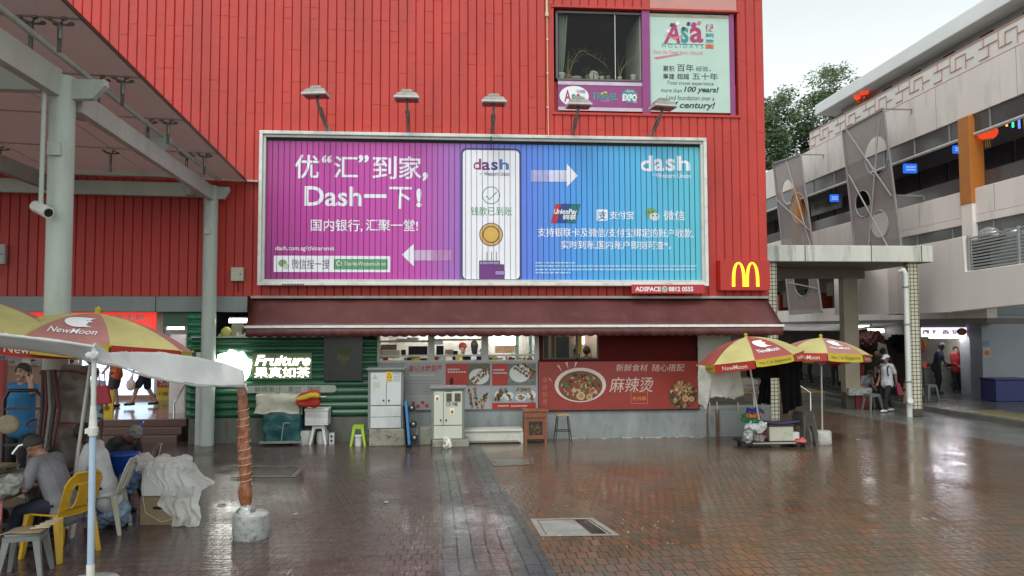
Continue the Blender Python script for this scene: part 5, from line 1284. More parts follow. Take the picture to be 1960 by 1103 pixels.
# the turned ramp wall in front (spiral ramp parapet)
RPX = 14.0; RY = 24.4
c0 = gy(1627, 560, RY); zt0, zb0 = 4.98, 2.92
plan = [(c0.x, RY + .2), (c0.x, RY), (RPX - 1.3, RY)]
for k in range(1, 9):
    t = math.pi / 2 * k / 8; plan.append((RPX - 1.3 + 1.3 * math.sin(t), RY - 1.9 + 1.9 * math.cos(t)))
plan += [(RPX, 21.0), (RPX, 20.35)]
rw = thing('ramp_wall', 'smooth pale ramp parapet curving behind the tiled post', 'wall', (RPX, 21, zb0))
q = MB(); ins = [(x + .25, y + .25) for x, y in plan]
q.prismz(plan + [(RPX + .25, 20.35), (RPX + .25, 22.7), (RPX - 1.0, RY + .25)], zb0, zt0); q.build('curved_wall', M('ramp_paint', (.72, .66, .62), .6, .05, .8, streak=.4), rw)
q = MB(); q.prismx([(20.35, zb0), (20.35, zt0), (19.75, zt0 + .02), (19.7, 4.02), (Y0, 4.25), (Y0, 3.45)], RPX - .005, RPX + .25); q.build('straight_wall', M('ramp_paint'), rw, bevel=.02)
q = MB(); q.bb(RPX + .25, RX + .2, Y0, 22.5, 3.2, 3.5); q.build('ramp_floor', m_soff, rw)
ra_ = thing('ramp_railing', 'grey horizontal bar railing on top of the ramp wall', 'railing', (RPX, 18, 4.1))
q = MB()
for k in range(11):
    z_ = k / 10; q.bar((RPX + .1, 19.72, 4.08 + .84 * z_), (RPX + .1, Y0, 4.31 + .90 * z_), .03, .045)
q.build('rails', M('grey_rail_paint', (.30, .31, .31), .45, .1), ra_)
yy = 19.68; k = 0
while yy > Y0: 
    MB().bb(RPX + .05, RPX + .13, yy - .06, yy, 4.0, 5.0 + .02 * k).build('baluster', M('grey_rail_paint'), ra_); yy -= 1.85; k += 1
MB().bb(RPX + .75, RPX + .8, Y0, 19.7, 4.0, 4.9).build('backing_panel', M('grey_back_panel', (.20, .205, .2), .6), ra_)

# perforated screens with round holes
m_mesh = M('perforated_screen', (.31, .24, .225), .5, .1, 3, trans=.38)
m_mfr = M('screen_frame', (.24, .21, .205), .45)
def screen(label, tl, tr, br, bl, X, holes, bars):
    A, Bq, Cq, Dq = gx(*tl, X), gx(*tr, X), gx(*br, X), gx(*bl, X)
    t = thing('perforated_screen', label, 'screen', (Dq + Cq) / 2, group='perforated screens hung in front of the galleries')
    def f(u, v): return A.lerp(Bq, u).lerp(Dq.lerp(Cq, u), v)
    asp = (Dq - A).length / (Bq - A).length
    hs = [[(cx + r * math.cos(2 * math.pi * k / 28), (cy * asp + r * math.sin(2 * math.pi * k / 28)) / asp) for k in range(28)] for cx, cy, r in holes]
    plate([[(0, 0), (1, 0), (1, 1), (0, 1)]] + hs, f, m_mesh, 'mesh_sheet', t, solid=.012)
    q = MB(); off = Vector((-.02, 0, 0))
    for a, b in (((0, 0), (1, 0)), ((1, 0), (1, 1)), ((1, 1), (0, 1)), ((0, 1), (0, 0))): q.bar(f(*a) + off, f(*b) + off, .06)
    q.build('edge_frame', m_mfr, t)
    for h in hs:
        q = MB(); q.tube([f(*p) + off for p in h + h[:1]], .018, 5); q.build('hole_rim', M('pale_rim', (.36, .33, .32), .4), t)
    q = MB()
    for a, b in bars: q.bar(f(*a) + off * 2, f(*b) + off * 2, .035)
    q.build('diagonal_bars', M('pale_rim'), t)
    for v in (0.0, .62 if asp < 3.5 else .55):
        p = f(1, v); q = MB(); q.bar(p, p + Vector((.95, 0, 0)), .04); q.bar(p + Vector((.95, .0, .02)), p + Vector((.95, 0, -.14)), .04); q.build('bracket', m_mfr, t)
    return t
SX = 14.05
screen('large perforated screen with round holes, nearer the orange post', (1614, 251), (1692, 209), (1727, 480), (1640, 500), SX, [(.72, .30, .26), (.30, .60, .18), (.62, .78, .18)], [((0.1, 0), (.95, .62)), ((.9, .05), (.28, 1)), ((.05, .35), (.8, 1))])
screen('farther perforated screen reaching down below the walkway roof', (1481, 313), (1533, 296), (1574, 597), (1513, 602), SX, [(.42, .22, .22), (.70, .34, .26), (.5, .80, .25)], [((0, .25), (1, .5)), ((.5, .0), (.95, .6)), ((.1, .8), (1, .86))])
# blue hanging signs and lanterns in the gallery
def bsign(px, X, label):
    a, b = gx(px[0], (px[1] + px[3]) / 2, X), gx(px[2], (px[1] + px[3]) / 2, X); z = gx(px[0], px[3], X).z; z1 = gx(px[0], px[1], X).z
    t = thing('hanging_sign', label, 'sign', (X, a.y, z), group='blue lit signs hanging in the gallery'); w = gy(px[2], 300, a.y).x - gy(px[0], 300, a.y).x
    MB().bb(a.x - .0, a.x + w, a.y, a.y + .1, z, z1).build('light_box', M('lit_blue_sign', (.02, .10, .5), .4, .1, emit=.55, ecol=(.03, .18, .9)), t, bevel=.02)
    q = MB(); q.tube([(a.x + w * .2, a.y + .05, z1), (a.x + w * .2, a.y + .05, 8.9)], .012, 5); q.tube([(a.x + w * .8, a.y + .05, z1), (a.x + w * .8, a.y + .05, 8.9)], .012, 5); q.build('hanger', m_dark, t)
    q = MB()
    for r_ in range(2):
        for k in range(5): q.bb(a.x + w * (.15 + .145 * k), a.x + w * (.15 + .145 * k + .1), a.y - .006, a.y, lerp(z, z1, .25 + .3 * r_), lerp(z, z1, .42 + .3 * r_))
    q.build('sign_marks', M('sign_mark', (.4, .6, .9), .5, emit=.5), t)
bsign((1590, 372, 1606, 386), 15.6, 'small blue lit sign above the far end of the gallery'); bsign((1731, 313, 1756, 331), 15.7, 'blue lit sign hanging behind the nearer perforated screen'); bsign((1826, 278, 1842, 293), 15.7, 'blue lit sign half hidden beside the orange post')
a = gx(1565, 395, 16.6); t = thing('shop_board', 'pale shop board with dark characters in the far gallery', 'sign', tuple(a)); w = .05
a0_, a1_ = gx(1552, 400, 16.2), gx(1610, 380, 16.2)
q = MB(); q.bb(16.2, 16.26, a1_.y, a0_.y, a0_.z - .35, a0_.z + .25); q.build('board', M('pale_board', (.42, .44, .38), .5), t)
letters('裕兴珠宝', -a0_.y + .3, -a1_.y - .3, a0_.z - .15, a0_.z + .15, 0, M('board_ink', (.08, .1, .08)), t, .01, fn=lambda x, z: (16.195, -x, z))
def lantern(p, r, label):
    t = thing('lantern', label, 'lantern', p, group='red festive lanterns')
    MB().ball((0, 0, 0), r, r, r * .8, n=18, m=10).build('shade', M('lit_lantern_red', (.5, .03, .015), .5, .2, 6, emit=.45, ecol=(1, .08, .02)), t, local=True)
    MB().lathe([(r * .4, -r * .82), (r * .42, -r * .7)], n=12).lathe([(r * .4, r * .7), (r * .42, r * .82)], n=12).build('gold_caps', M('lantern_gold', (.5, .28, .04), .4), t, local=True)
    q = MB()
    for k in range(7): q.tube([(r * .2 * math.cos(k), r * .2 * math.sin(k), -r * .8), (r * .25 * math.cos(k), r * .25 * math.sin(k), -r * 1.6)], .015, 4)
    q.build('tassel', M('lantern_gold'), t, local=True); MB().tube([(0, 0, r * .8), (0, 0, r * 2.2)], .01, 4).build('cord', m_dark, t, local=True)
    return t
lantern(tuple(gx(1890, 254, 15.35)), .27, 'round red lantern with gold tassel beside the orange post')
lantern(tuple(gx(1643, 186, 15.3)), .15, 'small red lantern under the roof eave, left of a red lattice'); lantern(tuple(gx(1655, 177, 15.3)), .15, 'small red lantern under the roof eave, right of a red lattice')
q = MB(); a = gx(1648, 188, 15.35); b = gx(1641, 193, 15.35)
for k in range(5): q.bar((15.35, a.y - .35 + .16 * k, a.z - .3), (15.35, a.y - .35 + .16 * k, a.z + .2), .05)
for k in range(3): q.bar((15.33, a.y - .4, a.z - .25 + .2 * k), (15.33, a.y + .4, a.z - .25 + .2 * k), .05)
tag(q.build('red_lattice', M('lattice_red', (.42, .03, .03), .5)), 'red lattice ornament between two small lanterns under the roof eave', 'ornament')
q = MB()
for k in range(5):
    p = gx(1915 + 12 * k, 240 + 2 * k, 15.9); q.tube([p, p + Vector((0, 0, .3))], .03, 6, mi=k % 3)
q2 = tag(q.build('string_lights', [E('fairy_blue', (.1, .2, 1), 1.2), E('fairy_amber', (1, .5, .1), 1.0), E('fairy_green', (.05, .9, .4), 1.0)]), 'coloured string lights hanging in the gallery right of the lantern', 'lights')
# stack of silver bags behind the ramp railing
q = MB(); p = gx(1905, 425, 14.9)
for k in range(6): q.ball((14.6 + .1 * k, p.y + rnd.uniform(-.4, .4), 4.95 + rnd.uniform(0, .2)), .25, .35, .18, n=8, m=6)
tag(q.build('silver_bundle', M('silver_foil', (.4, .4, .4), .2, .3, 8, metal=.8, bump=.6)), 'silver wrapped bundle behind the top of the ramp railing', 'bundle')

# ================================================================== GROUND FLOOR SHOPS, RIGHT
SYR = 25.2
shr = thing('food_shop', 'lit food shop with a white and red sign under the ramp', 'shop', (15.5, SYR, .16))
a = rect(1764, 630, 1862, 760, SYR); x0, x1 = a[0], a[1]; ztop = a[3]
def room2(x0, x1, y0, y1, z0, z1, m, par):
    q = MB()
    q.add([(x0, y1, z0), (x1, y1, z0), (x1, y1, z1), (x0, y1, z1)], [(0, 1, 2, 3)]); q.add([(x0, y0, z0), (x0, y1, z0), (x0, y1, z1), (x0, y0, z1)], [(0, 1, 2, 3)]); q.add([(x1, y0, z0), (x1, y1, z0), (x1, y1, z1), (x1, y0, z1)], [(0, 1, 2, 3)]); q.add([(x0, y0, z1), (x1, y0, z1), (x1, y1, z1), (x0, y1, z1)], [(0, 1, 2, 3)])
    q.build('room_walls', m, par, fix=False)
room2(x0, x1, SYR, SYR + 3, .16, ztop, M('shop_cream', (.5, .48, .40), .5, .15, 2), shr)
s = rect(1764, 630, 1850, 645, SYR - .08); MB().bb(s[0], s[1] + .25, SYR - .08, SYR, s[2], s[3] + .05).build('lit_sign', E('pale_sign_glow', (.86, .80, 1.0), .95), shr)
s2 = rect(1765, 631, 1836, 639, SYR - .085); letters('麻 辣 香 锅', s2[0], s2[1], s2[2] - .02, s2[3], SYR - .085, m_pred, shr, .02)
s3 = gy(1841, 635, SYR - .09); plate([circ(s3.x, s3.z, .18, 20, .13)], on(SYR - .088), m_pred, 'sign_emblem', shr); plate([circ(s3.x, s3.z, .11, 20, .08)], on(SYR - .09), orng, 'sign_emblem', shr)
s = rect(1781, 643, 1846, 647.5, SYR + .2); MB().bb(s[0], s[1], SYR + .2, SYR + .28, s[2], s[3]).build('lit_tube', E('tube_shop_right', (.93, .93, 1), 16), shr)
MB().bb(x0 + .6, x1 - .1, SYR + .8, SYR + 1.3, .16, 1.05).build('counter', steel, shr)
s = rect(1812, 665, 1828, 705, SYR + 2.2); MB().bb(s[0] - .2, s[1], SYR + 2.2, SYR + 2.25, s[2], s[3]).build('lit_case', E('case_white', (.95, 1, 1), 1.6), shr)
sg_ = [M('goods_white'), M('goods_amber'), M('goods_green', (.12, .25, .12)), m_dark, M('goods_red')]
for k in range(50): MB().box(rnd.uniform(x0, x1), SYR + rnd.uniform(2.3, 2.9), rnd.uniform(.9, 2.5), rnd.uniform(.1, .3), .1, rnd.uniform(.06, .25)).build('shop_goods', sg_[k % 5], shr)
for k in range(14): MB().box(rnd.uniform(x0 + .6, x1 - .2), SYR + rnd.uniform(.8, 1.2), 1.05 + .08, rnd.uniform(.08, .2), .1, rnd.uniform(.06, .2)).build('shop_goods', sg_[k % 5], shr)
q = MB(); q.bb(x0 - .15, x0, SYR - .05, SYR + 3, .16, ztop + .4); q.bb(x0 - .15, x1 + 2.0, SYR - .04, SYR + .1, ztop, 2.95); q.build('shop_front', M('shop_front_grey', (.19, .20, .21), .6, .1), shr)
# poster column and grey wall
q = MB(); a = gy(1862, 700, SYR - .2); b = gy(1880, 700, SYR - .4); q.bb(a.x - .1, b.x + .1, SYR - .3, SYR + .3, .16, 2.95); gw = thing('grey_pier', 'pale grey pier with notices beside the food shop', 'wall', (a.x, SYR, .16)); q.build('pier', M('pale_grey_pier', (.34, .355, .37), .6, .1), gw)
for px, m_ in (((1864, 634, 1877, 656), M('notice_cream', (.45, .38, .3))), ((1864, 658, 1880, 708), M('notice_pale', (.42, .41, .40)))):
    s = rect(*px, SYR - .31); MB().bb(s[0], s[1], SYR - .312, SYR - .3, s[2], s[3]).build('notice', m_, gw)
s = gy(1871, 646, SYR - .316); plate([circ(s.x, s.z, .1, 16)], on(SYR - .316), foodm[0], 'notice_picture', gw)
gw2 = thing('grey_wall', 'broad grey wall at the right edge behind the blue box', 'wall', (17.5, 23.5, .16))
a = gy(1881, 700, 23.6); q = MB(); q.bb(a.x, a.x + 5, 23.6, 24.2, .16, 3.3); q.build('wall_face', M('cool_grey_wall', (.27, .285, .31), .6, .08, .8), gw2)
for px, m_ in (((1883, 653, 1894, 663), M('notice_blue', (.15, .2, .4))), ((1881, 665, 1896, 684), M('notice_tan', (.4, .33, .26)))):
    s = rect(*px, 23.58); MB().bb(s[0], s[1], 23.585, 23.6, s[2], s[3]).build('notice', m_, gw2)
s = gy(1889, 676, 23.58); plate([circ(s.x, s.z, .09, 16)], on(23.58), M('notice_orange', (.35, .12, .04)), 'notice_picture', gw2)
MB().bb(RPX + .3, RX + 6, 23.55, 24.0, 2.9, 3.15).build('beam', M('cool_grey_beam', (.22, .235, .25), .6), gw2)
s = rect(1906, 725, 1975, 757, 22.6); t = thing('blue_crate', 'large dark blue lidded box by the grey wall at the right edge', 'box', ((s[0] + s[1]) / 2, 22.6, .16))
m_bl = M('dark_blue_plastic', (.012, .018, .13), .35, .1); MB().bb(s[0], s[1], 22.6, 23.3, .16, s[3] - .05).build('tub', m_bl, t, bevel=.02); MB().bb(s[0] - .03, s[1] + .03, 22.57, 23.33, s[3] - .05, s[3]).build('lid', m_bl, t, bevel=.015)
# lit tube under the ramp, by the brown post
a = gy(1627, 628, 25.0); t = thing('tube_light', 'lit white tube light between the brown post and the rain pipe', 'tube light', tuple(a)); s = rect(1628, 623, 1664, 630, 25.0)
MB().bb(s[0], s[1], 25.0, 25.06, s[2], s[3]).build('tube', E('tube_right', (.93, .92, 1), 9), t); MB().bb(s[0], s[1] + .1, 25.0, 25.1, s[3], s[3] + .04).build('batten', m_dark, t)
s = rect(1662, 630, 1692, 637, 27.0); MB().bb(s[0], s[1], 27, 27.05, s[2], s[3]); t = thing('tube_light', 'warm white lit strip behind the dark bundles left of the rain pipe', 'tube light', tuple(gy(1677, 633, 27)))
MB().bb(s[0], s[1], 27.0, 27.06, s[2], s[3]).build('tube', E('tube_warm_right', (1, .93, .85), 5), t); MB().bb(s[0], s[1], 27.0, 27.1, s[3], s[3] + .04).build('batten', m_dark, t)
# far street behind the umbrellas: pale back walls, blue sign
q = MB(); q.bb(7.5, 14.6, 46, 46.3, 0, 9); 
fb = thing('far_building', 'pale low building closing the lane far behind the parasols', 'building', (11, 46, 0)); q.build('wall', M('far_wall', (.30, .28, .25), .7, .2, .5), fb)
q = MB()
for k in range(6): q.bb(8 + 1.1 * k, 8.7 + 1.1 * k, 45.9, 46, .2, 2.4)
q.build('door', M('far_door', (.12, .11, .1), .6), fb); MB().bb(7.5, 14, 45.2, 46, 2.7, 3.0).build('canopy', M('far_canopy', (.2, .19, .18)), fb)
# low yellow-edged kerb and railing behind the parasols
yk = gz(1560, 778)
q = MB(); q.bb(8.5, 12.7, 25.2, 32, 0, .32); tag(q.build('far_platform', M('far_platform_tile', (.20, .16, .12), .45, .2, 3)), kind='structure')
q = MB(); q.bb(8.5, 12.7, 25.17, 25.22, .27, .325); tag(q.build('platform_edge_marking', M('edge_yellow', (.55, .38, .05), .5, .2, 5)), kind='structure')
fr_ = thing('railing', 'thin steel railing on the platform behind the parasols', 'railing', (10.5, 26, .32))
q = MB()
for z_ in (.75, 1.15, 1.5): q.bar((8.4, 26, z_), (12.4, 26, z_), .035)
for x_ in (8.5, 9.6, 10.7, 11.8): q.bar((x_, 26, .32), (x_, 26, 1.5), .035)
q.build('bars', M('brown_rail', (.12, .10, .09), .5), fr_)
hr2 = thing('handrail', 'sloping stainless handrail behind the hanging black clothes', 'handrail', (9.7, 20.5, 0))
p = [gz(1551, 800), gy(1551, 752, gz(1551, 800).y)]; p.append(p[1] + Vector((-.55, .6, .5))); p.append(p[2] + Vector((-.5, .5, .1)))
MB().tube(p, .03, 8).build('rail', M('stainless'), hr2); MB().tube([p[2] + Vector((-.1, .1, 0)), p[2] + Vector((-.1, .1, -1.1))], .025, 8).build('rail_post', M('stainless'), hr2)

# ================================================================== TREE behind
def leafball(mb, c, r, n, s, mi=0):
    for k in range(n):
        d = Vector((rnd.gauss(0, 1), rnd.gauss(0, 1), rnd.gauss(0, 1))).normalized() * r * rnd.random() ** .45
        d.z *= .75; p = c + d
        a = Vector((rnd.gauss(0, 1), rnd.gauss(0, 1), rnd.gauss(0, .7))).normalized(); b = a.orthogonal().normalized()
        w = s * rnd.uniform(.6, 1.3)
        mb.add([p - a * w, p + b * w * .5, p + a * w, p - b * w * .5], [(0, 1, 2, 3)], rnd.choice((0, 0, 0, 1, 1, 2)))
tr = thing('tree', 'big dense green tree rising behind the gap between the buildings', 'tree', tuple(gy(1560, 600, 62)[:2]) + (0,))
TX, TY = tr.location.x, tr.location.y
q = MB(); q.tube([(TX, TY, 0), (TX + .3, TY, 5), (TX - .2, TY, 10), (TX + .4, TY, 17)], [.7, .55, .45, .2], 10)
q2 = MB()
blobs = []
for k in range(190):
    px, py = rnd.uniform(1462, 1690), rnd.uniform(118, 340)
    top = 205 - 95 * math.sin(max(0, min(1, (px - 1440) / 250)) * math.pi * .62) if px < 1640 else 130 + (px - 1640) * .6
    py = top + 12 + (345 - top) * rnd.random() ** .9
    p = gy(px, py, TY + rnd.uniform(-3.5, 3.5)); blobs.append(p)
    leafball(q2, p, rnd.uniform(.7, 1.45), 135, .18)
for k in range(14):
    e = rnd.choice(blobs); q.tube([(TX, TY, rnd.uniform(6, 12)), Vector((TX, TY, e.z - 2)).lerp(e, .55), e], [.22, .12, .04], 6)
q.build('trunk', M('bark', (.10, .075, .055), .8, .2, 5, bump=.5), tr)
q2.build('crown', [M('leaf_dark', (.065, .11, .045), .5, .3, 4, twoside=.4), M('leaf_mid', (.11, .165, .07), .5, .3, 4, twoside=.4), M('leaf_light', (.18, .23, .11), .5, .3, 4, twoside=.4)], tr, fix=False)
# ================================================================== PARASOLS
m_uy = M('parasol_yellow', (.66, .60, .25), .55, .12, 2.5, bump=.15, bscale=9, twoside=.35)
m_ur = M('parasol_red', (.44, .095, .085), .55, .12, 2.5, bump=.15, bscale=9, twoside=.35)
m_up = M('parasol_faded_pink', (.54, .24, .22), .55, .15, 2.5, twoside=.35)
m_vr = M('valance_red', (.46, .03, .02), .5, .12, 4, twoside=.35); m_vy = M('valance_yellow', (.58, .45, .03), .5, .12, 4, twoside=.35)
m_pole = M('painted_pole', (.42, .42, .41), .35, .1, 3, metal=.3)
m_rib = M('parasol_rib', (.25, .25, .25), .4, metal=.6)
def parasol(label, apex, r, h, base=None, tilt=(0, 0), turn=0.0, redm=None, logo=True, polelen=2.3, bend=None, group='red and yellow parasols'):
    t = thing('parasol', label, 'parasol', apex, group=group); t.rotation_euler = (R(tilt[0]), R(tilt[1]), 0)
    redm = redm or m_ur; n = 8; step = 2 * math.pi / n; th0 = -math.pi / 2 + R(turn)
    rr = random.Random(int(apex[0] * 100))
    def surf(th, tt, off=0.0):
        d = ((th - th0 + step / 2) % step) - step / 2
        k = lerp(1.0, math.cos(step / 2) / math.cos(d), .75)
        sag = .02 * math.sin(math.pi * tt) * (1 - abs(d) / (step / 2))
        q = r * tt * k
        return Vector((q * math.cos(th), q * math.sin(th), -h * (.25 * tt + .75 * tt ** 2.3) - sag)) + Vector((math.cos(th) * off * .6, math.sin(th) * off * .6, off))
    q = MB()
    for p in range(n):
        q.grid(lambda u, v: surf(th0 + step * (p - .5 + u), lerp(.02, 1, v)), 6, 9, mi=p % 2)
    q.build('canopy', [redm, m_uy], t, local=True)
    for p in range(n):
        q = MB(); sw = rr.uniform(-.02, .04); s_ = .155 + rr.uniform(-.01, .02)
        def val(u, v, p=p, sw=sw, s_=s_):
            b = surf(th0 + step * (p - .5 + u), 1); th = th0 + step * (p - .5 + u)
            return b + Vector((math.cos(th), math.sin(th), 0)) * (sw * v + .008 * math.sin(u * 17 + p) * v) + Vector((0, 0, -s_ * v * (1 - .12 * (abs(u - .5) * 2) ** 4)))
        q.grid(lambda u, v: val(lerp(.01, .99, u), v), 8, 3, mi=0)
        vo = q.build('valance', m_vy if p % 2 == 0 else m_vr, t, local=True)
        txt = 'No.1 in Singapore' if p % 2 == 0 else 'NewMoon'
        W_ = r * step * (.8 if p % 2 == 0 else .62)
        def vf(x, z, p=p):
            u = .5 + x / (r * step); b = val(u, min(1, max(0, -z / s_))); th = th0 + step * (p - .5 + u)
            return b + Vector((math.cos(th), math.sin(th), 0)) * .006
        letters(txt, -W_ / 2, W_ / 2, -s_ * .78, -s_ * .28, 0, M('valance_ink', (.12, .10, .02)) if p % 2 == 0 else M('valance_pale_print', (.62, .55, .45)), vo, .008, fn=vf, local=True)
    q = MB()
    for p in range(n):
        th = th0 + step * (p - .5); q.tube([surf(th, .03, -.02), surf(th, .35, -.02), surf(th, .7, -.02), surf(th, .985, -.015)], .008, 5)
        q.tube([surf(th, .5, -.025), Vector((0, 0, -.62))], .007, 5)
    q.build('ribs', m_rib, t, local=True)
    q = MB()
    for p in range(n): th = th0 + step * (p - .5); q.ball(surf(th, 1.01), .018, n=6, m=4)
    q.build('rib_tips', m_vy, t, local=True)
    q = MB(); q.lathe([(.05, -.02), (.03, .03), (.045, .05), (.0, .09)], n=10); q.build('finial', m_vy, t, local=True)
    if logo:
        for p in (0,) + ((2, 6) if logo == 2 else ()):
            def cf(x, z, p=p):
                tt = max(.05, -z / r); return surf(th0 + step * p + x / (r * tt), tt, .009)
            letters('NewMoon', -r * .22, r * .22, -r * .86, -r * .75, 0, white, t, .006, fn=cf, local=True)
            c_ = -r * .55; k = r * .155
            outer = [(k * math.cos(R(a)), k * math.sin(R(a))) for a in range(62, 300, 12)]
            face = [(.62 * k, -.95 * k), (.95 * k, -.98 * k), (.55 * k, -.72 * k), (.42 * k, -.55 * k), (.52 * k, -.42 * k), (.40 * k, -.34 * k), (.5 * k, -.22 * k), (.38 * k, -.10 * k), (.72 * k, -.02 * k), (.42 * k, .32 * k), (.50 * k, .62 * k), (.64 * k, .80 * k)]
            inner = [(.20 * k, .30 * k), (.02 * k, 0), (.18 * k, -.3 * k)]
            plate([[(x, c_ + z) for x, z in outer + face]], cf, white, 'moon_emblem', t, local=True)
            def cf2(x, z, p=p):
                tt = max(.05, -z / r); return surf(th0 + step * p + x / (r * tt), tt, .013)
            arc = [(.16 * k * 1 + .42 * k * math.cos(R(a)), .1 * k + .5 * k * math.sin(R(a))) for a in range(95, 268, 14)]
            arc2 = [(x + .05 * k, z) for x, z in arc[::-1]]
            plate([[(x, c_ + z) for x, z in arc + arc2]], cf2, blk, 'moon_emblem', t, local=True)
            plate([[(x + .3 * k, c_ + .2 * k + z) for x, z in circ(0, 0, .07 * k, 8)]], cf2, blk, 'moon_emblem', t, local=True)
    if bend: pts = bend
    else: pts = [(0, 0, .02), (0, 0, -polelen)]
    MB().tube(pts, .02, 10).build('pole', m_pole, t, local=True)
    return t
UY2 = 15.95
ap = gy(1571, 647, UY2); p2 = parasol('right parasol of the pair by the lane, standing upright in a pale concrete block', ap, 1.0, .36, tilt=(-3, 2), turn=3, redm=m_up, polelen=ap.z - .12)
q = MB(); bz = ap.z; q.lathe([(.175, 0), (.19, .04), (.185, .26), (.16, .285), (.03, .29)], n=20, jit=.03); o = q.build('base_block', M('rough_pale_concrete', (.42, .42, .39), .8, .25, 7, bump=.6, dirt=(.2, .2, .18), dirtamt=.6), p2, local=True); o.location = (0, 0, -bz)
o.rotation_euler = (R(3), R(-2), 0)
ap = gy(1428, 645, 15.35); p1 = parasol('tilted left parasol of the right pair, over the hanging black clothes', ap, 1.07, .44, tilt=(-2, -8), turn=6, polelen=1.75, bend=[(0, 0, .02), (-.02, 0, -.4), (-.03, .0, -.8), (-.02, 0, -1.72)])
apL = gy(187, 600, 9.4); p3 = parasol('big parasol behind the white tarpaulin, its apex before the thick column', apL, 1.12, .36, tilt=(-3, 5), turn=10, redm=m_up, polelen=2.5)
apF = gy(-45, 571, 8.9); p4 = parasol('parasol cut off by the left edge, only its yellow side in view', apF, 1.18, .40, tilt=(-3, 7), turn=15, redm=m_up, polelen=2.5, logo=False)

# ================================================================== WHITE TARPAULIN on its poles
m_tarp = M('grey_white_tarpaulin', (.74, .76, .75), .4, .08, 2.2, bump=.6, bscale=5, twoside=.4)
tp = thing('tarpaulin', 'grey white tarpaulin stretched between the pale pole and the wrapped pole', 'tarpaulin', tuple(gy(320, 700, 9)))
fr = [gy(180, 689, 7.08), gy(215, 697, 7.3), gy(265, 713, 7.7), (gy(320, 728, 8.1)), gy(375, 736, 8.6), gy(425, 739, 9.0), gy(469, 737, 9.40)]
bk = [gy(181, 657, 7.13), gy(208, 675, 7.5), gy(245, 674, 7.9), gy(305, 674, 8.4), gy(375, 684, 8.9), gy(425, 694, 9.4), gy(466, 709, 9.55)]
q = MB(); q.grid(lambda u, v: crumple(poly_at(fr, u).lerp(poly_at(bk, u), v) - Vector((0, 0, .05 * math.sin(math.pi * v) * math.sin(math.pi * u))), .010, 3.5), 70, 18)
q.grid(lambda u, v: crumple(poly_at(fr, u) + Vector((0, .008 * v, -.022 * v * (1 + .3 * math.sin(u * 21)))), .003, 9), 60, 2)
q.build('right_sheet', m_tarp, tp, solid=.004)
fr2 = [gy(-120, 628, 6.9), gy(-40, 634, 6.95), gy(22, 641, 7.0), gy(100, 650, 7.04), gy(150, 657, 7.08), gy(181, 662, 7.1)]
bk2 = [gy(-120, 662, 7.6), gy(-40, 664, 7.65), gy(22, 667, 7.7), gy(100, 677, 7.7), gy(150, 688, 7.6), gy(180, 694, 7.15)]
q = MB(); q.grid(lambda u, v: crumple(poly_at(fr2, u).lerp(poly_at(bk2, u), v), .01, 5), 30, 8)
q.grid(lambda u, v: crumple(poly_at(fr2, u) + Vector((0, -.008, -.026 * v + .005)), .003, 9), 40, 2)
q.build('left_sheet', m_tarp, tp, solid=.004)
q = MB()
for k in range(6): 
    a = gy(181, 662, 7.08) + .8 * Vector((rnd.uniform(-.05, .05), rnd.uniform(-.05, .02), rnd.uniform(-.16, .03))); q.ball(a, rnd.uniform(.015, .03), .02, rnd.uniform(.03, .06), n=10, m=8)
q.build('bunched_corner', m_tarp, tp, remesh=.008, disp=.02)
q = MB(); a = gy(469, 737, 9.4)
for k in range(4): q.tube([a, a + Vector((rnd.uniform(.0, .06), 0, rnd.uniform(-.08, .02)))], .004, 4)
a = gy(22, 642, 7.0); q.tube([a, a + Vector((-.06, 0, .02))], .004, 4); q.build('cord_ends', white, tp)
# pale pole in a white painted block
tb = gz(175, 1090); bt = gz(175, 1090) 
pp = thing('tent_pole', 'white and pale blue tent pole standing in a paint splashed concrete block', 'pole', (bt.x, 7.1, 0)); PX_ = gy(174, 1060, 7.1).x; PX2 = gy(180, 690, 7.1).x
zt_ = gy(180, 668, 7.1).z
def pl(z): return (lerp(PX_, PX2, (z - .4) / (zt_ - .4)), 7.1, z)
zj = gy(176, 825, 7.1).z
MB().tube([pl(.2), pl(zj)], .029, 14).build('lower_tube', M('pale_blue_pole', (.36, .46, .58), .4, .08, 3), pp)
MB().tube([pl(zj - .1), pl(zt_)], .021, 14).build('upper_tube', M('pale_white_pole', (.55, .56, .54), .4, .1, 3), pp)
q = MB(); q.tube([pl(zj - .04), pl(zj + .03)], [.04, .045], 12); q.tube([pl(zj + .03), pl(zj + .22)], [.036, .024], 12); q.tube([pl(.28), pl(.42)], .034, 12); q.bar((pl(zj)[0] - .055, 7.1, zj), (pl(zj)[0] + .02, 7.08, zj), .045); q.build('clamp', M('dirty_white_tape', (.6, .6, .55), .6, .15, 9), pp)
m_blk = M('paint_splashed_concrete', (.30, .31, .295), .7, .25, 6, bump=.5, bscale=14, dirt=(.10, .105, .10), dirtamt=.9)
MB().lathe([(.235, 0), (.24, .05), (.235, .26), (.22, .285), (.0, .29)], c=(PX_ + .01, 7.1, 0), n=26, jit=.012).build('base_block', m_blk, pp)
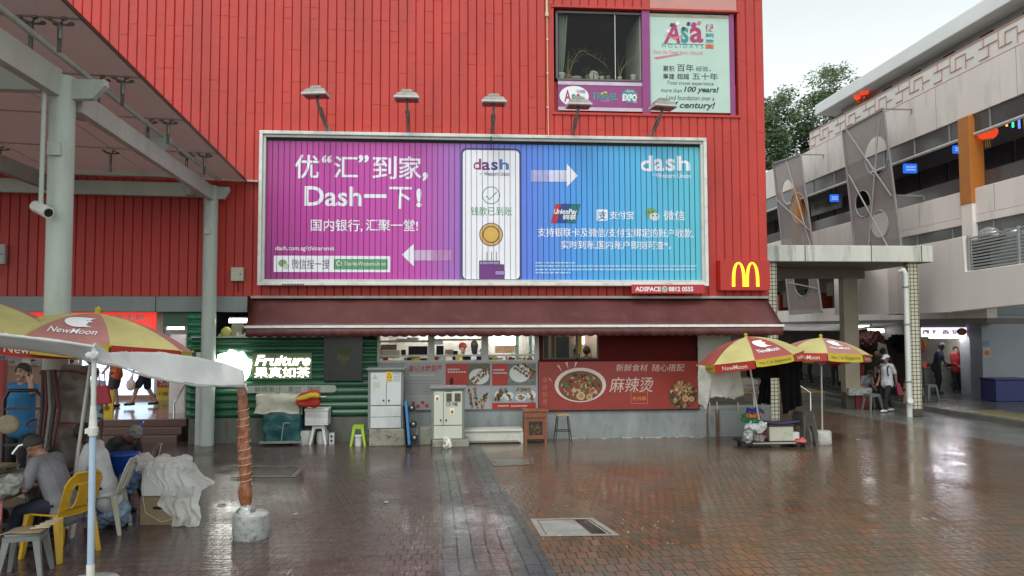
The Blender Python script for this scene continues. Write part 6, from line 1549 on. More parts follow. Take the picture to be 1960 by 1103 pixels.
# pole wrapped in brown plastic
wb = gz(472, 1033); WYp = 9.45
wp = thing('wrapped_pole', 'pole wrapped in brown plastic and string, standing in a concrete block', 'pole', (wb.x, WYp, 0))
x0_ = gy(472, 985, WYp).x; x1_ = gy(463, 736, WYp).x; zt_ = gy(463, 736, WYp).z
def wpt(z): return Vector((lerp(x0_, x1_, (z - .25) / (zt_ - .25)) - .0, WYp, z))
zs_ = [.26, .34, .40, .46, .52, .60, .66, .72, .9, 1.1, 1.3, 1.5, 1.7, zt_]
rs_ = [.055, .055, .07, .085, .092, .085, .066, .074, .082, .078, .074, .068, .062, .055]
q = MB(); nseg = 60
def wr(u, v):
    z = lerp(.36, zt_, v); 
    r_ = .86 * float(np.interp(z, zs_, rs_)); a = 2 * math.pi * u
    r_ *= 1 + .16 * math.sin(3 * a + z * 9) * .5 + .07 * math.sin(7 * a - z * 21)
    return crumple(wpt(z) + Vector((math.cos(a) * r_, math.sin(a) * r_, 0)), .012, 11)
q.grid(wr, 24, nseg); q.build('brown_wrapping', M('brown_plastic_wrap', (.27, .095, .042), .28, .3, 8, bump=.4, bscale=18), wp)
q = MB(); q.tube([wpt(.0), wpt(zt_ + .05)], .03, 8); q.build('inner_pole', m_pole, wp)
q = MB()
for k in range(9):
    z_ = .62 + (k + rnd.uniform(-.25, .25)) * (zt_ - .85) / 9; r_ = .86 * float(np.interp(z_, zs_, rs_)) + .012
    q.tube([wpt(z_ + .07 * j / 12) + Vector((math.cos(j * .5236 + k) * r_, math.sin(j * .5236 + k) * r_, 0)) for j in range(13)], .003, 5)
q.build('string', M('white_string', (.6, .56, .5), .7), wp)
q = MB(); q.grid(lambda u, v: crumple(wpt(lerp(.26, .40, v)) + Vector((math.cos(6.283 * u) * lerp(.13, .06, v), math.sin(6.283 * u) * lerp(.1, .06, v), 0)), .03, 17), 18, 5); q.build('foil_collar', M('silver_foil'), wp)
MB().lathe([(.205, 0), (.215, .05), (.21, .27), (.2, .29), (.0, .295)], c=(wb.x + .03, WYp, 0), n=28, jit=.015).build('base_block', m_blk, wp)
MB().lathe([(.20, .284), (.19, .3), (0, .302)], c=(wb.x + .03, WYp, 0), n=28, jit=.01).build('block_top', M('wet_pale_top', (.42, .42, .40), .3, .3, 9), wp)

# ================================================================== CHAIRS, STOOLS
def chair(label, loc, rz, m, s=1.0, group='plastic chairs at the repair stall'):
    """one piece plastic chair, facing -y at rz = 0"""
    t = thing('plastic_chair', label, 'chair', loc, rz, group); t.scale = (s, s, s)
    q = MB(); q.grid(lambda u, v: (lerp(-.21, .21, u) * lerp(1, .9, v), lerp(-.22, .19, v), .43 - .03 * math.sin(math.pi * u) * math.sin(math.pi * min(1, v * 1.1)) - .035 * max(0, .18 - v) * 5 * .5), 12, 12); q.build('seat', m, t, solid=.014, local=True)
    def bp(u, v):                                   # backrest shell
        w = .21 * (1 + .05 * v) * (1 if v < .7 else math.cos((v - .7) / .3 * 1.0))
        return Vector((lerp(-w, w, u), .18 + .14 * v + .04 * (1 - (2 * u - 1) ** 2) * .8, .42 + .42 * v))
    holes = [[(.5 + s_ * .23 + .085 * math.cos(a), .45 + .27 * math.sin(a)) for a in [2 * math.pi * k / 20 for k in range(20)]] for s_ in (-1, 1)]
    rim = [(0, 0)] + [(u / 8, 0) for u in range(1, 8)] + [(1, v / 8) for v in range(0, 9)] + [(1 - u / 10, 1) for u in range(1, 10)] + [(0, 1 - v / 8) for v in range(0, 8)]
    plate([rim] + holes, bp, m, 'backrest', t, local=True, solid=.014)
    for sx, sy in ((-1, -1), (1, -1), (-1, 1), (1, 1)):
        q = MB(); a = Vector((sx * .185, -.19 if sy < 0 else .17, .43)); b = Vector((sx * .225, -.235 if sy < 0 else .25, 0))
        q.add([a + Vector((i * .04, j * .028, 0)) for i, j in ((-1, -1), (1, -1), (1, 1), (-1, 1))] + [b + Vector((i * .022, j * .018, 0)) for i, j in ((-1, -1), (1, -1), (1, 1), (-1, 1))], [(0, 1, 2, 3), (7, 6, 5, 4), (0, 4, 5, 1), (1, 5, 6, 2), (2, 6, 7, 3), (3, 7, 4, 0)])
        q.build('leg', m, t, local=True, bevel=.006)
    return t
def stool(label, loc, rz, m, h=.46, w=.17, group=None, name='plastic_stool'):
    t = thing(name, label, 'stool', loc, rz, group)
    q = MB(); q.prismz(rrect(-w, w, -w, w, .04), h - .03, h); q.build('seat', m, t, local=True, bevel=.008)
    for sx in (-1, 1):
        for sy in (-1, 1):
            q = MB(); a = Vector((sx * (w - .035), sy * (w - .035), h - .03)); b = Vector((sx * (w + .035), sy * (w + .035), 0))
            q.add([a + Vector((i * .034, j * .034, 0)) for i, j in ((-1, -1), (1, -1), (1, 1), (-1, 1))] + [b + Vector((i * .02, j * .02, 0)) for i, j in ((-1, -1), (1, -1), (1, 1), (-1, 1))], [(0, 1, 2, 3), (7, 6, 5, 4), (0, 4, 5, 1), (1, 5, 6, 2), (2, 6, 7, 3), (3, 7, 4, 0)])
            q.build('leg', m, t, local=True, bevel=.005)
    q = MB(); k = w - .01
    for s_ in (-1, 1): q.bb(-k, k, s_ * (k + .012) - .006, s_ * (k + .012) + .006, h - .075, h - .028); q.bb(s_ * (k + .012) - .006, s_ * (k + .012) + .006, -k, k, h - .075, h - .028)
    q.build('apron', m, t, local=True)
    return t
m_yc = M('yellow_plastic', (.52, .30, .02), .35, .15, 5, dirt=(.25, .15, .03), dirtamt=.4); m_bc = M('blue_plastic', (.015, .07, .38), .3, .1); m_wc2 = M('cream_plastic', (.46, .44, .37), .4, .12); m_brn = M('brown_grey_plastic', (.25, .19, .15), .45, .15); m_gs = M('grey_plastic', (.17, .18, .17), .4, .15, 5)
yc = gz(118, 1062)
chair('worn yellow plastic chair carrying the seated man in the grey shirt', (yc.x - .02, yc.y + .0, 0), R(-112), m_yc, 1.12)
c2_ = gz(186, 1012); chair('cream plastic chair under the seated man in the white shirt', (c2_.x + .12, c2_.y - .15, 0), R(-82), m_wc2, 1.08)
c3_ = gz(240, 978); chair('brown grey plastic chair beside the laundry bags, a blue tub on it', (c3_.x, c3_.y + .25, 0), R(-60), m_brn, 1.02)
bc = gy(222, 835, 12.3); chair('bright blue plastic chair behind the grey haired person', (bc.x, 12.3, .12), R(-65), m_bc, 1.1)
q = MB(); q.bb(bc.x - .4, bc.x + .4, 11.95, 12.7, 0, .12); tag(q.build('timber_pallet', M('old_timber', (.12, .08, .05), .8, .3, 5), bevel=.01), 'low timber pallet under the bright blue chair', 'pallet')
sg_ = gz(62, 1098); gst = stool('grey plastic stool in the left front corner with cardboard on it', (sg_.x - .03, sg_.y - .08, 0), R(12), m_gs, .46, .16)
q = MB(); q.grid(lambda u, v: crumple((sg_.x - .22 + .40 * u, sg_.y - .25 + .3 * v, .475 - .10 * max(0, .35 - u) ** 1.2), .008, 5), 12, 6)
tag(q.build('cardboard_sheet', M('brown_cardboard', (.26, .19, .11), .8, .15, 5), solid=.006), 'bent brown cardboard sheet lying on the grey stool', 'cardboard')
t = thing('wood_slats', 'loose pale wooden slats lying on the grey stool', 'wood', (sg_.x + .1, sg_.y - .05, .48)); 
for k in range(4): MB().box(.02 + .02 * k, -.06 + .05 * k, .012 + .012 * k, .17, .035, .012, (0, 0, R(20 + 14 * k))).build('slat', M('pale_wood', (.45, .38, .27), .7, .15), t, local=True)

# blue tub on the brown chair, laundry bags, boxes
a = gy(226, 940, 10.6); t = thing('blue_tub', 'deep blue plastic tub on the brown grey chair', 'tub', (a.x, 10.75, .44))
MB().lathe([(.15, 0), (.19, .36), (.2, .38), (.18, .38), (.14, .03), (0, .03)], n=20).build('tub_body', m_bc, t, local=True, bevel=.003); MB().lathe([(.19, .35), (.205, .36), (.205, .385), (.19, .39)], n=20).build('rim', m_bc, t, local=True)
def bagpile(name, label, cat, px, y, sx, sz, m, n=8, z0=0.0, seed=1):
    rr = random.Random(seed); c0 = gy(px, 700, y); q = MB()
    for k in range(n):
        q.ball((c0.x + rr.uniform(-.6, .6) * sx, y + rr.uniform(-.12, .12), z0 + sz * rr.uniform(.25, .75)), sx * rr.uniform(.3, .55), .14, sz * rr.uniform(.25, .45), n=12, m=8)
    q.v = [tuple(max_z(crumple(v, .035, 9), z0)) for v in q.v]
    return tag(q.build(name, m, remesh=.015, disp=.04), label, cat)
def max_z(v, z): v.z = max(v.z, z + .003); return v
bagpile('laundry_bag', 'pale blue crumpled laundry bag on the paving under the brown chair', 'bag', 213, 10.0, .26, .33, M('pale_blue_bag', (.20, .27, .36), .4, .35, 6, bump=.5), seed=3)
bagpile('laundry_bag', 'blue plastic bag hanging at the right side of the brown chair', 'bag', 262, 10.5, .14, .3, M('mid_blue_bag', (.12, .20, .34), .3, .4, 7, bump=.5), z0=.36, seed=5)
b = gz(305, 1006)
cb = thing('carton', 'brown cardboard carton with a hand hole, under the white foam box', 'carton', (b.x, b.y + .25, 0), R(-5))
m_card = M('brown_cardboard'); MB().bb(-.24, .24, -.24, .26, 0, .36).build('carton_body', m_card, cb, local=True, bevel=.008)
MB().prism(rrect(-.07, .05, .2, .235, .016), -.245, -.2405).build('hand_hole', m_dark, cb, local=True); MB().bb(-.245, .245, -.245, -.241, .352, .362).build('tape_edge', M('dark_tape', (.18, .13, .08), .4), cb, local=True)
fb_ = thing('foam_box', 'white foam box standing on the brown carton', 'box', (b.x, b.y + .25, .362), R(-5)); m_foam = M('white_foam', (.62, .62, .60), .6, .08, 5, bump=.1)
MB().bb(-.23, .21, -.23, .25, 0, .36).build('box_body', m_foam, fb_, local=True, bevel=.012); MB().bb(-.24, .22, -.24, .26, .36, .42).build('lid', m_foam, fb_, local=True, bevel=.012)
MB().tube([(-.2, -.242, .36), (-.22, -.25, .1), (-.16, -.25, -.2), (.05, -.25, -.32), (.2, -.25, -.28)], .005, 5).build('string', M('white_string'), fb_, local=True)
m_ps = M('clear_plastic_sheet', (.76, .77, .74), .2, .1, 3, bump=.5, bscale=16, trans=.46)
bxx, byy = b.x, b.y + .25
def psheet(u, v):
    x = lerp(-.42, .50, u); zt = .80 + .03 * math.sin(u * 23) if x < .2 else lerp(.80, .42, (x - .2) / .30)
    zt += .10 * max(0, -x - .1); reach = .12 if x < -.15 else lerp(.12, 1.0, min(1, (x + .15) / .32)); L1 = .42; L2 = (.80 + .12) * reach; d = v * (L1 + L2)
    if d < L1: y, z = .22 - d, zt
    else: k = (d - L1) / .92; y, z = -.255 - .05 * k - .16 * k * max(0, x), zt * (1 - k)
    y += .03 * math.sin(x * 34 + v * 3) * v; z += .015 * math.sin(x * 27)
    x += .06 * v * max(0, x) + .03 * math.sin(z * 17)
    return Vector((bxx + x, byy + y, z))
q = MB(); q.grid(lambda u, v: max_z(crumple(crumple(psheet(u, v), .022, 4.5), .009, 19) + Vector((.012 * math.sin(v * 9 + u * 40), .02 * math.sin(u * 52 + 3 * math.sin(v * 5)) * v, 0)), .004), 110, 80); tag(q.build('plastic_sheet', m_ps, fix=False), 'crumpled clear plastic sheet draped over the foam box down to the paving', 'plastic sheet')
a = gz(425, 966); q = MB(); q.ball((a.x, a.y, .03), .07, .05, .03); q.v = [tuple(max_z(crumple(v, .02, 20), 0)) for v in q.v]; tag(q.build('litter', m_ps), 'scrap of clear plastic lying on the paving left of the wrapped pole', 'litter')

# repair stall: table with goods, trolley, sheeted column
tx = -5.35; t = thing('stall_table', 'low stall table with a pink cloth front at the left edge', 'table', (tx, 9.0, 0))
MB().bb(-.55, .55, -.4, .45, .66, .70).build('table_top', M('old_timber'), t, local=True, bevel=.006)
for sx in (-1, 1):
    for sy in (-1, 1): MB().bb(sx * .5 - .025, sx * .5 + .025, sy * .36 - .02, sy * .36 + .02, 0, .66).build('leg', M('old_timber'), t, local=True)
q = MB(); q.grid(lambda u, v: (lerp(-.55, .56, u), -.41 - .02 * v + .012 * math.sin(u * 31) * v, lerp(.71, .42, v)), 40, 6); o = q.build('cloth_front', M('pink_print_cloth', (.34, .09, .10), .7, .5, 11, dirt=(.5, .38, .36), dirtamt=.8), t, local=True, solid=.004)
q = MB()
for k in range(9): q.box(tx + rnd.uniform(-.1, .25), 9.15 + rnd.uniform(-.1, .15), .71 + .03 + k * .028, .5, .34, .024, (rnd.uniform(-.02, .02), rnd.uniform(-.03, .03), rnd.uniform(-.5, .5)), mi=k % 3)
tag(q.build('paper_stack', [M('old_paper', (.38, .36, .31), .8, .1), M('grey_paper', (.25, .25, .23)), M('brown_cardboard')]), 'uneven stack of papers and cardboard on the stall table', 'papers')
bagpile('clear_bag', 'clear plastic bag of parts at the front of the stall table', 'bag', 30, 8.72, .24, .22, M('cloudy_plastic', (.36, .38, .35), .15, .3, 5, bump=.5, trans=.25), z0=.70, seed=8)
tl = thing('hand_trolley', 'black tubular hand trolley loaded with a fan cover behind the stall table', 'trolley', (gy(45, 800, 10.1).x, 10.1, 0))
q = MB(); x = tl.location.x; m_bt = M('black_tube', (.012, .012, .014), .35)
q.tube([(x - .24, 10.1, .3), (x - .24, 10.1, 1.62), (x - .18, 10.1, 1.73), (x + .14, 10.1, 1.73), (x + .22, 10.1, 1.64), (x + .24, 10.1, .3)], .024, 8); q.bar((x - .24, 10.1, 1.5), (x + .22, 10.1, 1.5), .03); q.bar((x - .24, 10.1, 1.05), (x + .24, 10.1, 1.05), .03); q.build('frame', m_bt, tl)
q = MB(); q.tube([(x - .05, 10.0, .95), (x + .02, 10, 1.05), (x + .2, 10, 1.1)], .03, 8); q.build('steel_handle', M('stainless'), tl)
q = MB(); q.bb(x - .25, x + .3, 9.8, 10.2, .1, .15); q.build('toe_plate', m_bt, tl)
for s_ in (-1, 1): MB().lathe([(.1, -.03), (.12, -.02), (.12, .02), (.1, .03)], c=(x + s_ * .25, 10.15, .13), rot=(0, R(90), 0), n=16).build('wheel', M('rubber', (.015, .015, .015), .7), tl)
q = MB(); q.ball((x - .12, 9.98, 1.32), .15, .04, .12); tag(q.build('straw_fan', M('straw', (.36, .31, .2), .8, .2, 9)), 'round straw fan hung on the black hand trolley', 'fan')
bagpile('parts_crate', 'dark jumble of tools and metal parts stacked beside the sheeted column', 'tools', 92, 9.9, .22, 1.05, M('dark_jumble', (.05, .045, .04), .4, .8, 9, bump=.8), n=16, seed=12)
def shroud(u, v):
    a = 2 * math.pi * u; z = lerp(.35, 2.02, v); r_ = lerp(.46, .25, v ** .7) * (1 + .16 * math.sin(4 * a + z * 2) * (1 - v * .6))
    return crumple((c1.x + .12 + r_ * math.cos(a) * 1.05, C1Y + .08 + r_ * .7 * math.sin(a), z), .05, 4)
q = MB(); q.grid(shroud, 40, 22); sh = thing('sheeted_bundle', 'brownish grey plastic sheet tied round the foot of the thick column', 'sheet', (c1.x, C1Y, .3)); q.build('sheet', M('brown_grey_sheet', (.16, .125, .10), .3, .3, 4, bump=.4, bscale=8), sh)
q = MB()
for z_, r_ in ((1.95, .29), (1.3, .42)): q.tube([(c1.x + .12 + r_ * 1.05 * math.cos(k * .35), C1Y + r_ * .74 * math.sin(k * .35), z_ + .03 * math.sin(k)) for k in range(19)], .012, 5)
q.build('rope', M('red_rope', (.25, .05, .04), .7), sh)
q = MB(); a = gy(98, 700, 9.9)
for k in range(5): q.tube([(a.x - .06 + .03 * k, 9.85, 2.0), (a.x - .05 + .05 * k, 9.82, 1.5 + .1 * (k % 2)), (a.x - .08 + .04 * k, 9.8, .95)], [.03, .026, .02], 6, mi=k % 3)
tag(q.build('hanging_straps', [M('dark_strap', (.04, .03, .03)), M('red_strap', (.10, .02, .02)), M('grey_strap', (.22, .2, .18))]), 'dark and red straps hanging in front of the sheeted column', 'straps')
q = MB(); a = gy(2, 700, 10.6); q.bb(a.x - .1, a.x + .03, 10.6, 10.7, 0, 2.1); tag(q.build('red_post', M('red_post_paint', (.33, .02, .015), .5)), 'red painted post at the left edge behind the man on the phone', 'post')

# ================================================================== CABINETS, BOXES along the stall fronts
m_cabg = M('cabinet_grey_edge', (.17, .18, .17), .5, .1); m_cabw = M('cabinet_pale_grey', (.52, .55, .54), .45, .06, 1.5, streak=.4, dirt=(.33, .34, .32), dirtamt=.4); m_cabc = M('cabinet_cream_grey', (.50, .52, .44), .45, .07, 1.5, streak=.4, dirt=(.3, .3, .25), dirtamt=.45)
m_plinth = M('mossy_plinth', (.25, .245, .20), .8, .2, 3, bump=.4, dirt=(.06, .07, .05), dirtamt=.8)
def cabinet(label, px, Y, plinth, m, split, lower, extra):
    a = rect(*px, Y); t = thing('utility_cabinet', label, 'cabinet', ((a[0] + a[1]) / 2, Y, 0))
    zp = gy(px[0], plinth, Y).z; x0, x1, z0, z1 = a
    MB().bb(x0 + .03, x1 + .1, Y - .02, Y + .5, 0, zp).build('plinth', m_plinth, t, bevel=.02)
    MB().bb(x0, x1, Y, Y + .46, zp, z1).build('housing', m_cabg, t, bevel=.008); MB().bb(x0 - .03, x1 + .03, Y - .04, Y + .48, z1, z1 + .05).build('lid', m_cabg, t, bevel=.01)
    zl = lerp(zp, z1, lower); xs = lerp(x0, x1, split)
    for xa, xb in ((x0 + .06, xs - .006), (xs + .006, x1 - .05)):
        d = MB().bb(xa, xb, Y - .016, Y - .001, zl + .01, z1 - .05).build('door', m, t, bevel=.004)
        MB().lathe([(.018, 0), (.018, .012)], c=((xb if xa < xs - .1 else xa) + (-.05 if xa < xs - .1 else .05), Y - .028, lerp(zl, z1, .15)), rot=(R(90), 0, 0), n=10).build('lock', m_dark, d)
    for za, zb in extra: 
        MB().bb(x0 + .06, x1 - .05, Y - .016, Y - .001, lerp(zp, z1, za), lerp(zp, z1, zb)).build('lower_panel', m, t, bevel=.004)
    return t, (x0, x1, zp, z1)
CY1 = 16.45
cb1, k1 = cabinet('taller pale grey electric cabinet with a yellow warning sticker, by the green slats', (704, 709, 772, 855), CY1, 822, m_cabw, .52, .40, ((.02, .20), (.21, .39)))
yel = M('warning_yellow', (.70, .44, .01), .5, .06)
s = rect(739, 712, 751, 731, CY1 - .02); MB().bb(s[0], s[1], CY1 - .021, CY1 - .0165, s[2], s[3]).build('warning_sticker', yel, cb1)
plate([[xz(gy(745, 713, CY1 - .024)), xz(gy(750, 723, CY1 - .024)), xz(gy(740, 723, CY1 - .024))], [xz(gy(745, 715.5, CY1 - .024)), xz(gy(748.3, 722, CY1 - .024)), xz(gy(741.7, 722, CY1 - .024))]], on(CY1 - .024), blk, 'warning_mark', cb1)
q = MB()
for y in (725, 727.5): s = rect(741, y, 749, y + 1.2, CY1 - .024); q.bb(s[0], s[1], CY1 - .024, CY1 - .022, s[2], s[3])
for y in (711, 714, 717, 720, 723, 726, 729): s = rect(753, y, 766, y + 1, CY1 - .02); q.bb(s[0], s[1], CY1 - .019, CY1 - .017, s[2], s[3])
q.build('fine_print_lines', M('faint_ink', (.25, .25, .25)), cb1)
plate([[xz(gy(718, 716, CY1 - .018)), xz(gy(723, 726, CY1 - .018)), xz(gy(713, 726, CY1 - .018))]], on(CY1 - .018), M('old_sticker_grey', (.36, .38, .37)), 'old_sticker', cb1); s = rect(714, 732, 728, 743, CY1 - .018); MB().bb(s[0], s[1], CY1 - .018, CY1 - .0165, s[2], s[3]).build('old_sticker', M('old_sticker_cream', (.48, .47, .38)), cb1)
CY2 = 16.15
cb2, k2 = cabinet('shorter cream grey electric cabinet marked CF 748 with two brown vents', (825, 745, 889, 858), CY2, 842, m_cabc, .37, .28, ((.02, .27),))
for px in ((854, 753, 865, 769), (870, 753, 882, 769)):
    s = rect(*px, CY2 - .02); o = MB().bb(s[0], s[1], CY2 - .02, CY2 - .0165, s[2], s[3]).build('vent_plate', M('vent_brown', (.16, .13, .075), .5), cb2)
    q = MB()
    for k in range(6): z_ = lerp(s[2], s[3], (k + .5) / 6); q.bb(s[0] + .01, s[1] - .01, CY2 - .024, CY2 - .02, z_ - .006, z_ + .006)
    q.build('vent_slots', m_dark, o)
for px in ((833, 757, 841, 769), (861, 782, 870, 794)):
    s = rect(*px, CY2 - .02); o = MB().bb(s[0], s[1], CY2 - .019, CY2 - .0165, s[2], s[3]).build('warning_sticker', white, cb2); q = MB(); q.bb(lerp(s[0], s[1], .15), lerp(s[0], s[1], .85), CY2 - .021, CY2 - .019, lerp(s[2], s[3], .1), lerp(s[2], s[3], .75)); q.build('sticker_patch', yel, o)
    q = MB(); q.bb(lerp(s[0], s[1], .3), lerp(s[0], s[1], .7), CY2 - .023, CY2 - .021, lerp(s[2], s[3], .3), lerp(s[2], s[3], .6)); q.build('sticker_mark', blk, o)
L('CF-748', (854, 770, 876, 778), CY2 - .02, ink, cb2, .02); s = rect(852, 748, 866, 750, CY2 - .02); MB().bb(s[0], s[1], CY2 - .02, CY2 - .017, s[2], s[3]).build('label_strip', ink, cb2)
bagpile('litter', 'white crumpled bag and scraps lying against the foot of the cream cabinet', 'bag', 857, 16.05, .10, .24, M('white_crumpled_bag', (.6, .58, .5), .4, .2, 9), n=5, seed=21)
# blue folding trolley between the cabinets
ty = 16.25; a = gy(783, 845, ty); bt_ = thing('blue_trolley', 'folded blue platform trolley leaning upright between the two cabinets', 'trolley', (a.x, ty, 0))
tt_ = gy(775, 770, ty); MB().bar((a.x + .02, ty, .06), (tt_.x + .03, ty + .1, tt_.z), .055, .55, up=(0, 1, 0)).build('platform', M('trolley_blue', (.03, .16, .36), .4, .1), bt_, bevel=.01)
MB().bar((a.x - .06, ty, .04), (tt_.x - .03, ty + .1, tt_.z - .1), .025, .5, up=(0, 1, 0)).build('rubber_mat', M('rubber'), bt_)
for i_, (x, y) in enumerate(((788, 781), (791, 812), (793, 838))):
    c_ = gy(x, y, ty - .05); MB().lathe([(.05, -.025), (.075, -.02), (.075, .02), (.05, .025)], c=c_, rot=(R(80), 0, R(20)), n=14).build('wheel', M('rubber'), bt_); MB().lathe([(.0, -.03), (.03, -.03), (.03, .03), (0, .03)], c=c_, rot=(R(80), 0, R(20)), n=10).build('wheel_hub', steel, bt_)
q = MB(); q.bar(gy(780, 800, ty), gy(800, 826, ty), .03); q.bar(gy(800, 826, ty), gy(788, 845, ty), .03); q.build('folded_handle', m_cabg, bt_)
t = thing('concrete_block', 'small grey concrete step left of the cream cabinet', 'block', tuple(gz(815, 849))); s = rect(802, 820, 826, 849, 16.5); MB().bb(s[0], s[1], 16.5, 16.9, 0, s[3]).build('block', m_plinth, t, bevel=.02)
# white bench box
by_ = 16.55; s = rect(889, 822, 1001, 851, by_); wbx = thing('metal_bench', 'long low white metal bench box against the grey wall', 'bench', ((s[0] + s[1]) / 2, by_, 0)); m_wb = M('off_white_metal', (.50, .50, .44), .4, .08, 2, dirt=(.3, .3, .25), dirtamt=.4)
MB().bb(s[0], s[1] - .02, by_, by_ + .4, .03, s[3] - .05).build('front_panel', m_wb, wbx, bevel=.01); MB().bb(s[0] - .02, s[1], by_ - .03, by_ + .42, s[3] - .05, s[3]).build('top', m_wb, wbx, bevel=.012); MB().bb(s[1] - .05, s[1] + .01, by_ - .02, by_ + .4, .0, s[3] - .05).build('end_plate', m_wb, wbx, bevel=.008)
MB().bb(s[0] + .05, s[1] - .1, by_ - .006, by_, .05, .07).build('seam', m_cabg, wbx)
# wooden altar-like cabinet
wy = 16.45; s = rect(1001, 785, 1050, 852, wy); wc = thing('wooden_cabinet', 'small reddish brown wooden cabinet with a carved front beside the bar stool', 'cabinet', ((s[0] + s[1]) / 2, wy, 0)); m_wd = M('reddish_wood', (.20, .065, .03), .35, .25, 3, streak=6, bump=.15)
x0, x1, z1 = s[0] + .03, s[1] - .03, s[3]
q = MB(); 
for xx in (x0, x1 - .06): q.bb(xx, xx + .06, wy, wy + .06, 0, z1 - .14); q.bb(xx, xx + .06, wy + .34, wy + .4, 0, z1 - .14)
q.build('posts', m_wd, wc, bevel=.006); MB().bb(x0 - .03, x1 + .03, wy - .03, wy + .43, z1 - .04, z1).build('top', m_wd, wc, bevel=.01)
q = MB(); q.bb(x0 + .0, x1 - .0, wy - .01, wy + .41, z1 - .16, z1 - .042); q.build('frieze', m_wd, wc, bevel=.004); q = MB(); q.bb(x0 + .06, x1 - .06, wy + .02, wy + .05, .1, .18); q.bb(x0 + .06, x1 - .06, wy + .02, wy + .05, z1 - .25, z1 - .16); q.bb(x0 + .06, x0 + .1, wy + .02, wy + .05, .18, z1 - .25); q.bb(x1 - .1, x1 - .06, wy + .02, wy + .05, .18, z1 - .25); q.build('front_frame', m_wd, wc); MB().bb(x0 + .03, x1 - .03, wy + .07, wy + .38, .05, z1 - .14).build('inner_box', M('dark_wood', (.035, .02, .013), .4), wc)
q = MB()
for k in range(14): q.ball(((x0 + x1) / 2 + rnd.uniform(-.1, .1), wy + .065, rnd.uniform(.2, .42)), .018, .012, .03, n=6, m=4)
q.build('carving', M('gilt_carving', (.16, .09, .03), .5), wc)
# bar stool
sy = 16.6; s = rect(1060, 793, 1094, 850, sy); bs = thing('bar_stool', 'tall bar stool, wooden seat and black metal legs, before the red poster', 'stool', ((s[0] + s[1]) / 2, sy, 0)); cx_ = bs.location.x; sh_ = s[3]
MB().bb(cx_ - .14, cx_ + .13, sy - .12, sy + .14, sh_ - .035, sh_).build('seat', M('seat_wood', (.36, .24, .12), .5, .2, 5), bs, bevel=.008)
for sx in (-1, 1):
    for s2_ in (-1, 1): MB().bar((cx_ + sx * .11, sy + s2_ * .1, sh_ - .03), (cx_ + sx * .18, sy + s2_ * .16, 0), .022).build('leg', m_bt, bs)
q = MB(); k = .15
for z_ in (.26,): q.bar((cx_ - k, sy - .13, z_), (cx_ + k, sy - .13, z_), .02); q.bar((cx_ - k, sy + .13, z_), (cx_ + k, sy + .13, z_), .02); q.bar((cx_ - k, sy - .13, z_), (cx_ - k, sy + .13, z_), .02); q.bar((cx_ + k, sy - .13, z_), (cx_ + k, sy + .13, z_), .02)
q.build('foot_ring', m_bt, bs)
# green stool with white pail
p = gz(688, 851); m_lg = M('lime_plastic', (.30, .46, .03), .35, .1); stool('lime green plastic stool by the taller cabinet, a white pail under it', (p.x, 16.6, 0), 0, m_lg, .44, .115)
t = thing('pail', 'small white pail standing under the lime green stool', 'pail', (p.x + .0, 16.55, 0)); MB().lathe([(.075, 0), (.09, .22), (.095, .24), (.08, .24), (.07, .02), (0, .02)], n=18).build('pail_body', M('plastic_white'), t, local=True); MB().lathe([(.092, .2), (.1, .205), (.1, .22), (.092, .225)], n=18).build('rim', M('plastic_white'), t, local=True)
# foam box on white stool
p = gz(612, 849); stool('white plastic stool with a foam box on it, by the covered cart', (p.x, 16.9, 0), 0, M('plastic_white'), .42, .13)
t = thing('foam_box', 'white foam box on the white stool beside the covered cart', 'box', (p.x - .03, 16.9, .422)); s = rect(589, 780, 633, 812, 16.8); w = (s[1] - s[0]) / 2
MB().bb(-w, w, -.2, .2, 0, .3).build('box_body', m_foam, t, local=True, bevel=.012); MB().bb(-w - .01, w + .01, -.21, .21, .3, .36).build('lid', m_foam, t, local=True, bevel=.012)
q = MB(); 
for k in range(3): q.bb(-w + .03 + k * w * .66, -w + .01 + (k + .9) * w * .66, -.207, -.2, .04, .13); q.bb(-w + .03 + k * w * .66, -w + .01 + (k + .9) * w * .66, -.207, -.2, .17, .26)
q.build('moulded_panels', M('foam_panel', (.55, .56, .55)), t, local=True, bevel=.004)
# concrete drums
for px, lab in (((566, 824, 600, 849), 'squat concrete drum on the paving right of the covered cart'), ((604, 826, 628, 846), 'pale concrete drum behind the white stool')):
    yy = 17.0 if px[0] < 600 else 16.98 + .0; s = rect(*px, yy - .15); t = tag(MB().lathe([((s[1] - s[0]) * .46, 0), ((s[1] - s[0]) * .5, .06), ((s[1] - s[0]) * .49, s[3] - .03), ((s[1] - s[0]) * .44, s[3]), (0, s[3])], c=((s[0] + s[1]) / 2, yy - .1 + (0 if px[0] < 600 else .06), 0), n=22, jit=.01).build('concrete_drum', M('rough_pale_concrete')), lab, 'drum')
s = rect(631, 828, 641, 846, 16.95); t = thing('socket_box', 'small grey twin socket box standing at the foot of the green stall', 'box', ((s[0] + s[1]) / 2, 16.9, 0)); MB().bb(s[0], s[1], 16.85, 16.95, 0, s[3]).build('box_body', m_cabw, t, bevel=.005)
for k in (.3, .7): MB().lathe([(.025, 0), (.025, .006)], c=((s[0] + s[1]) / 2, 16.845, s[3] * k), rot=(R(90), 0, 0), n=12).build('socket', m_dark, t)
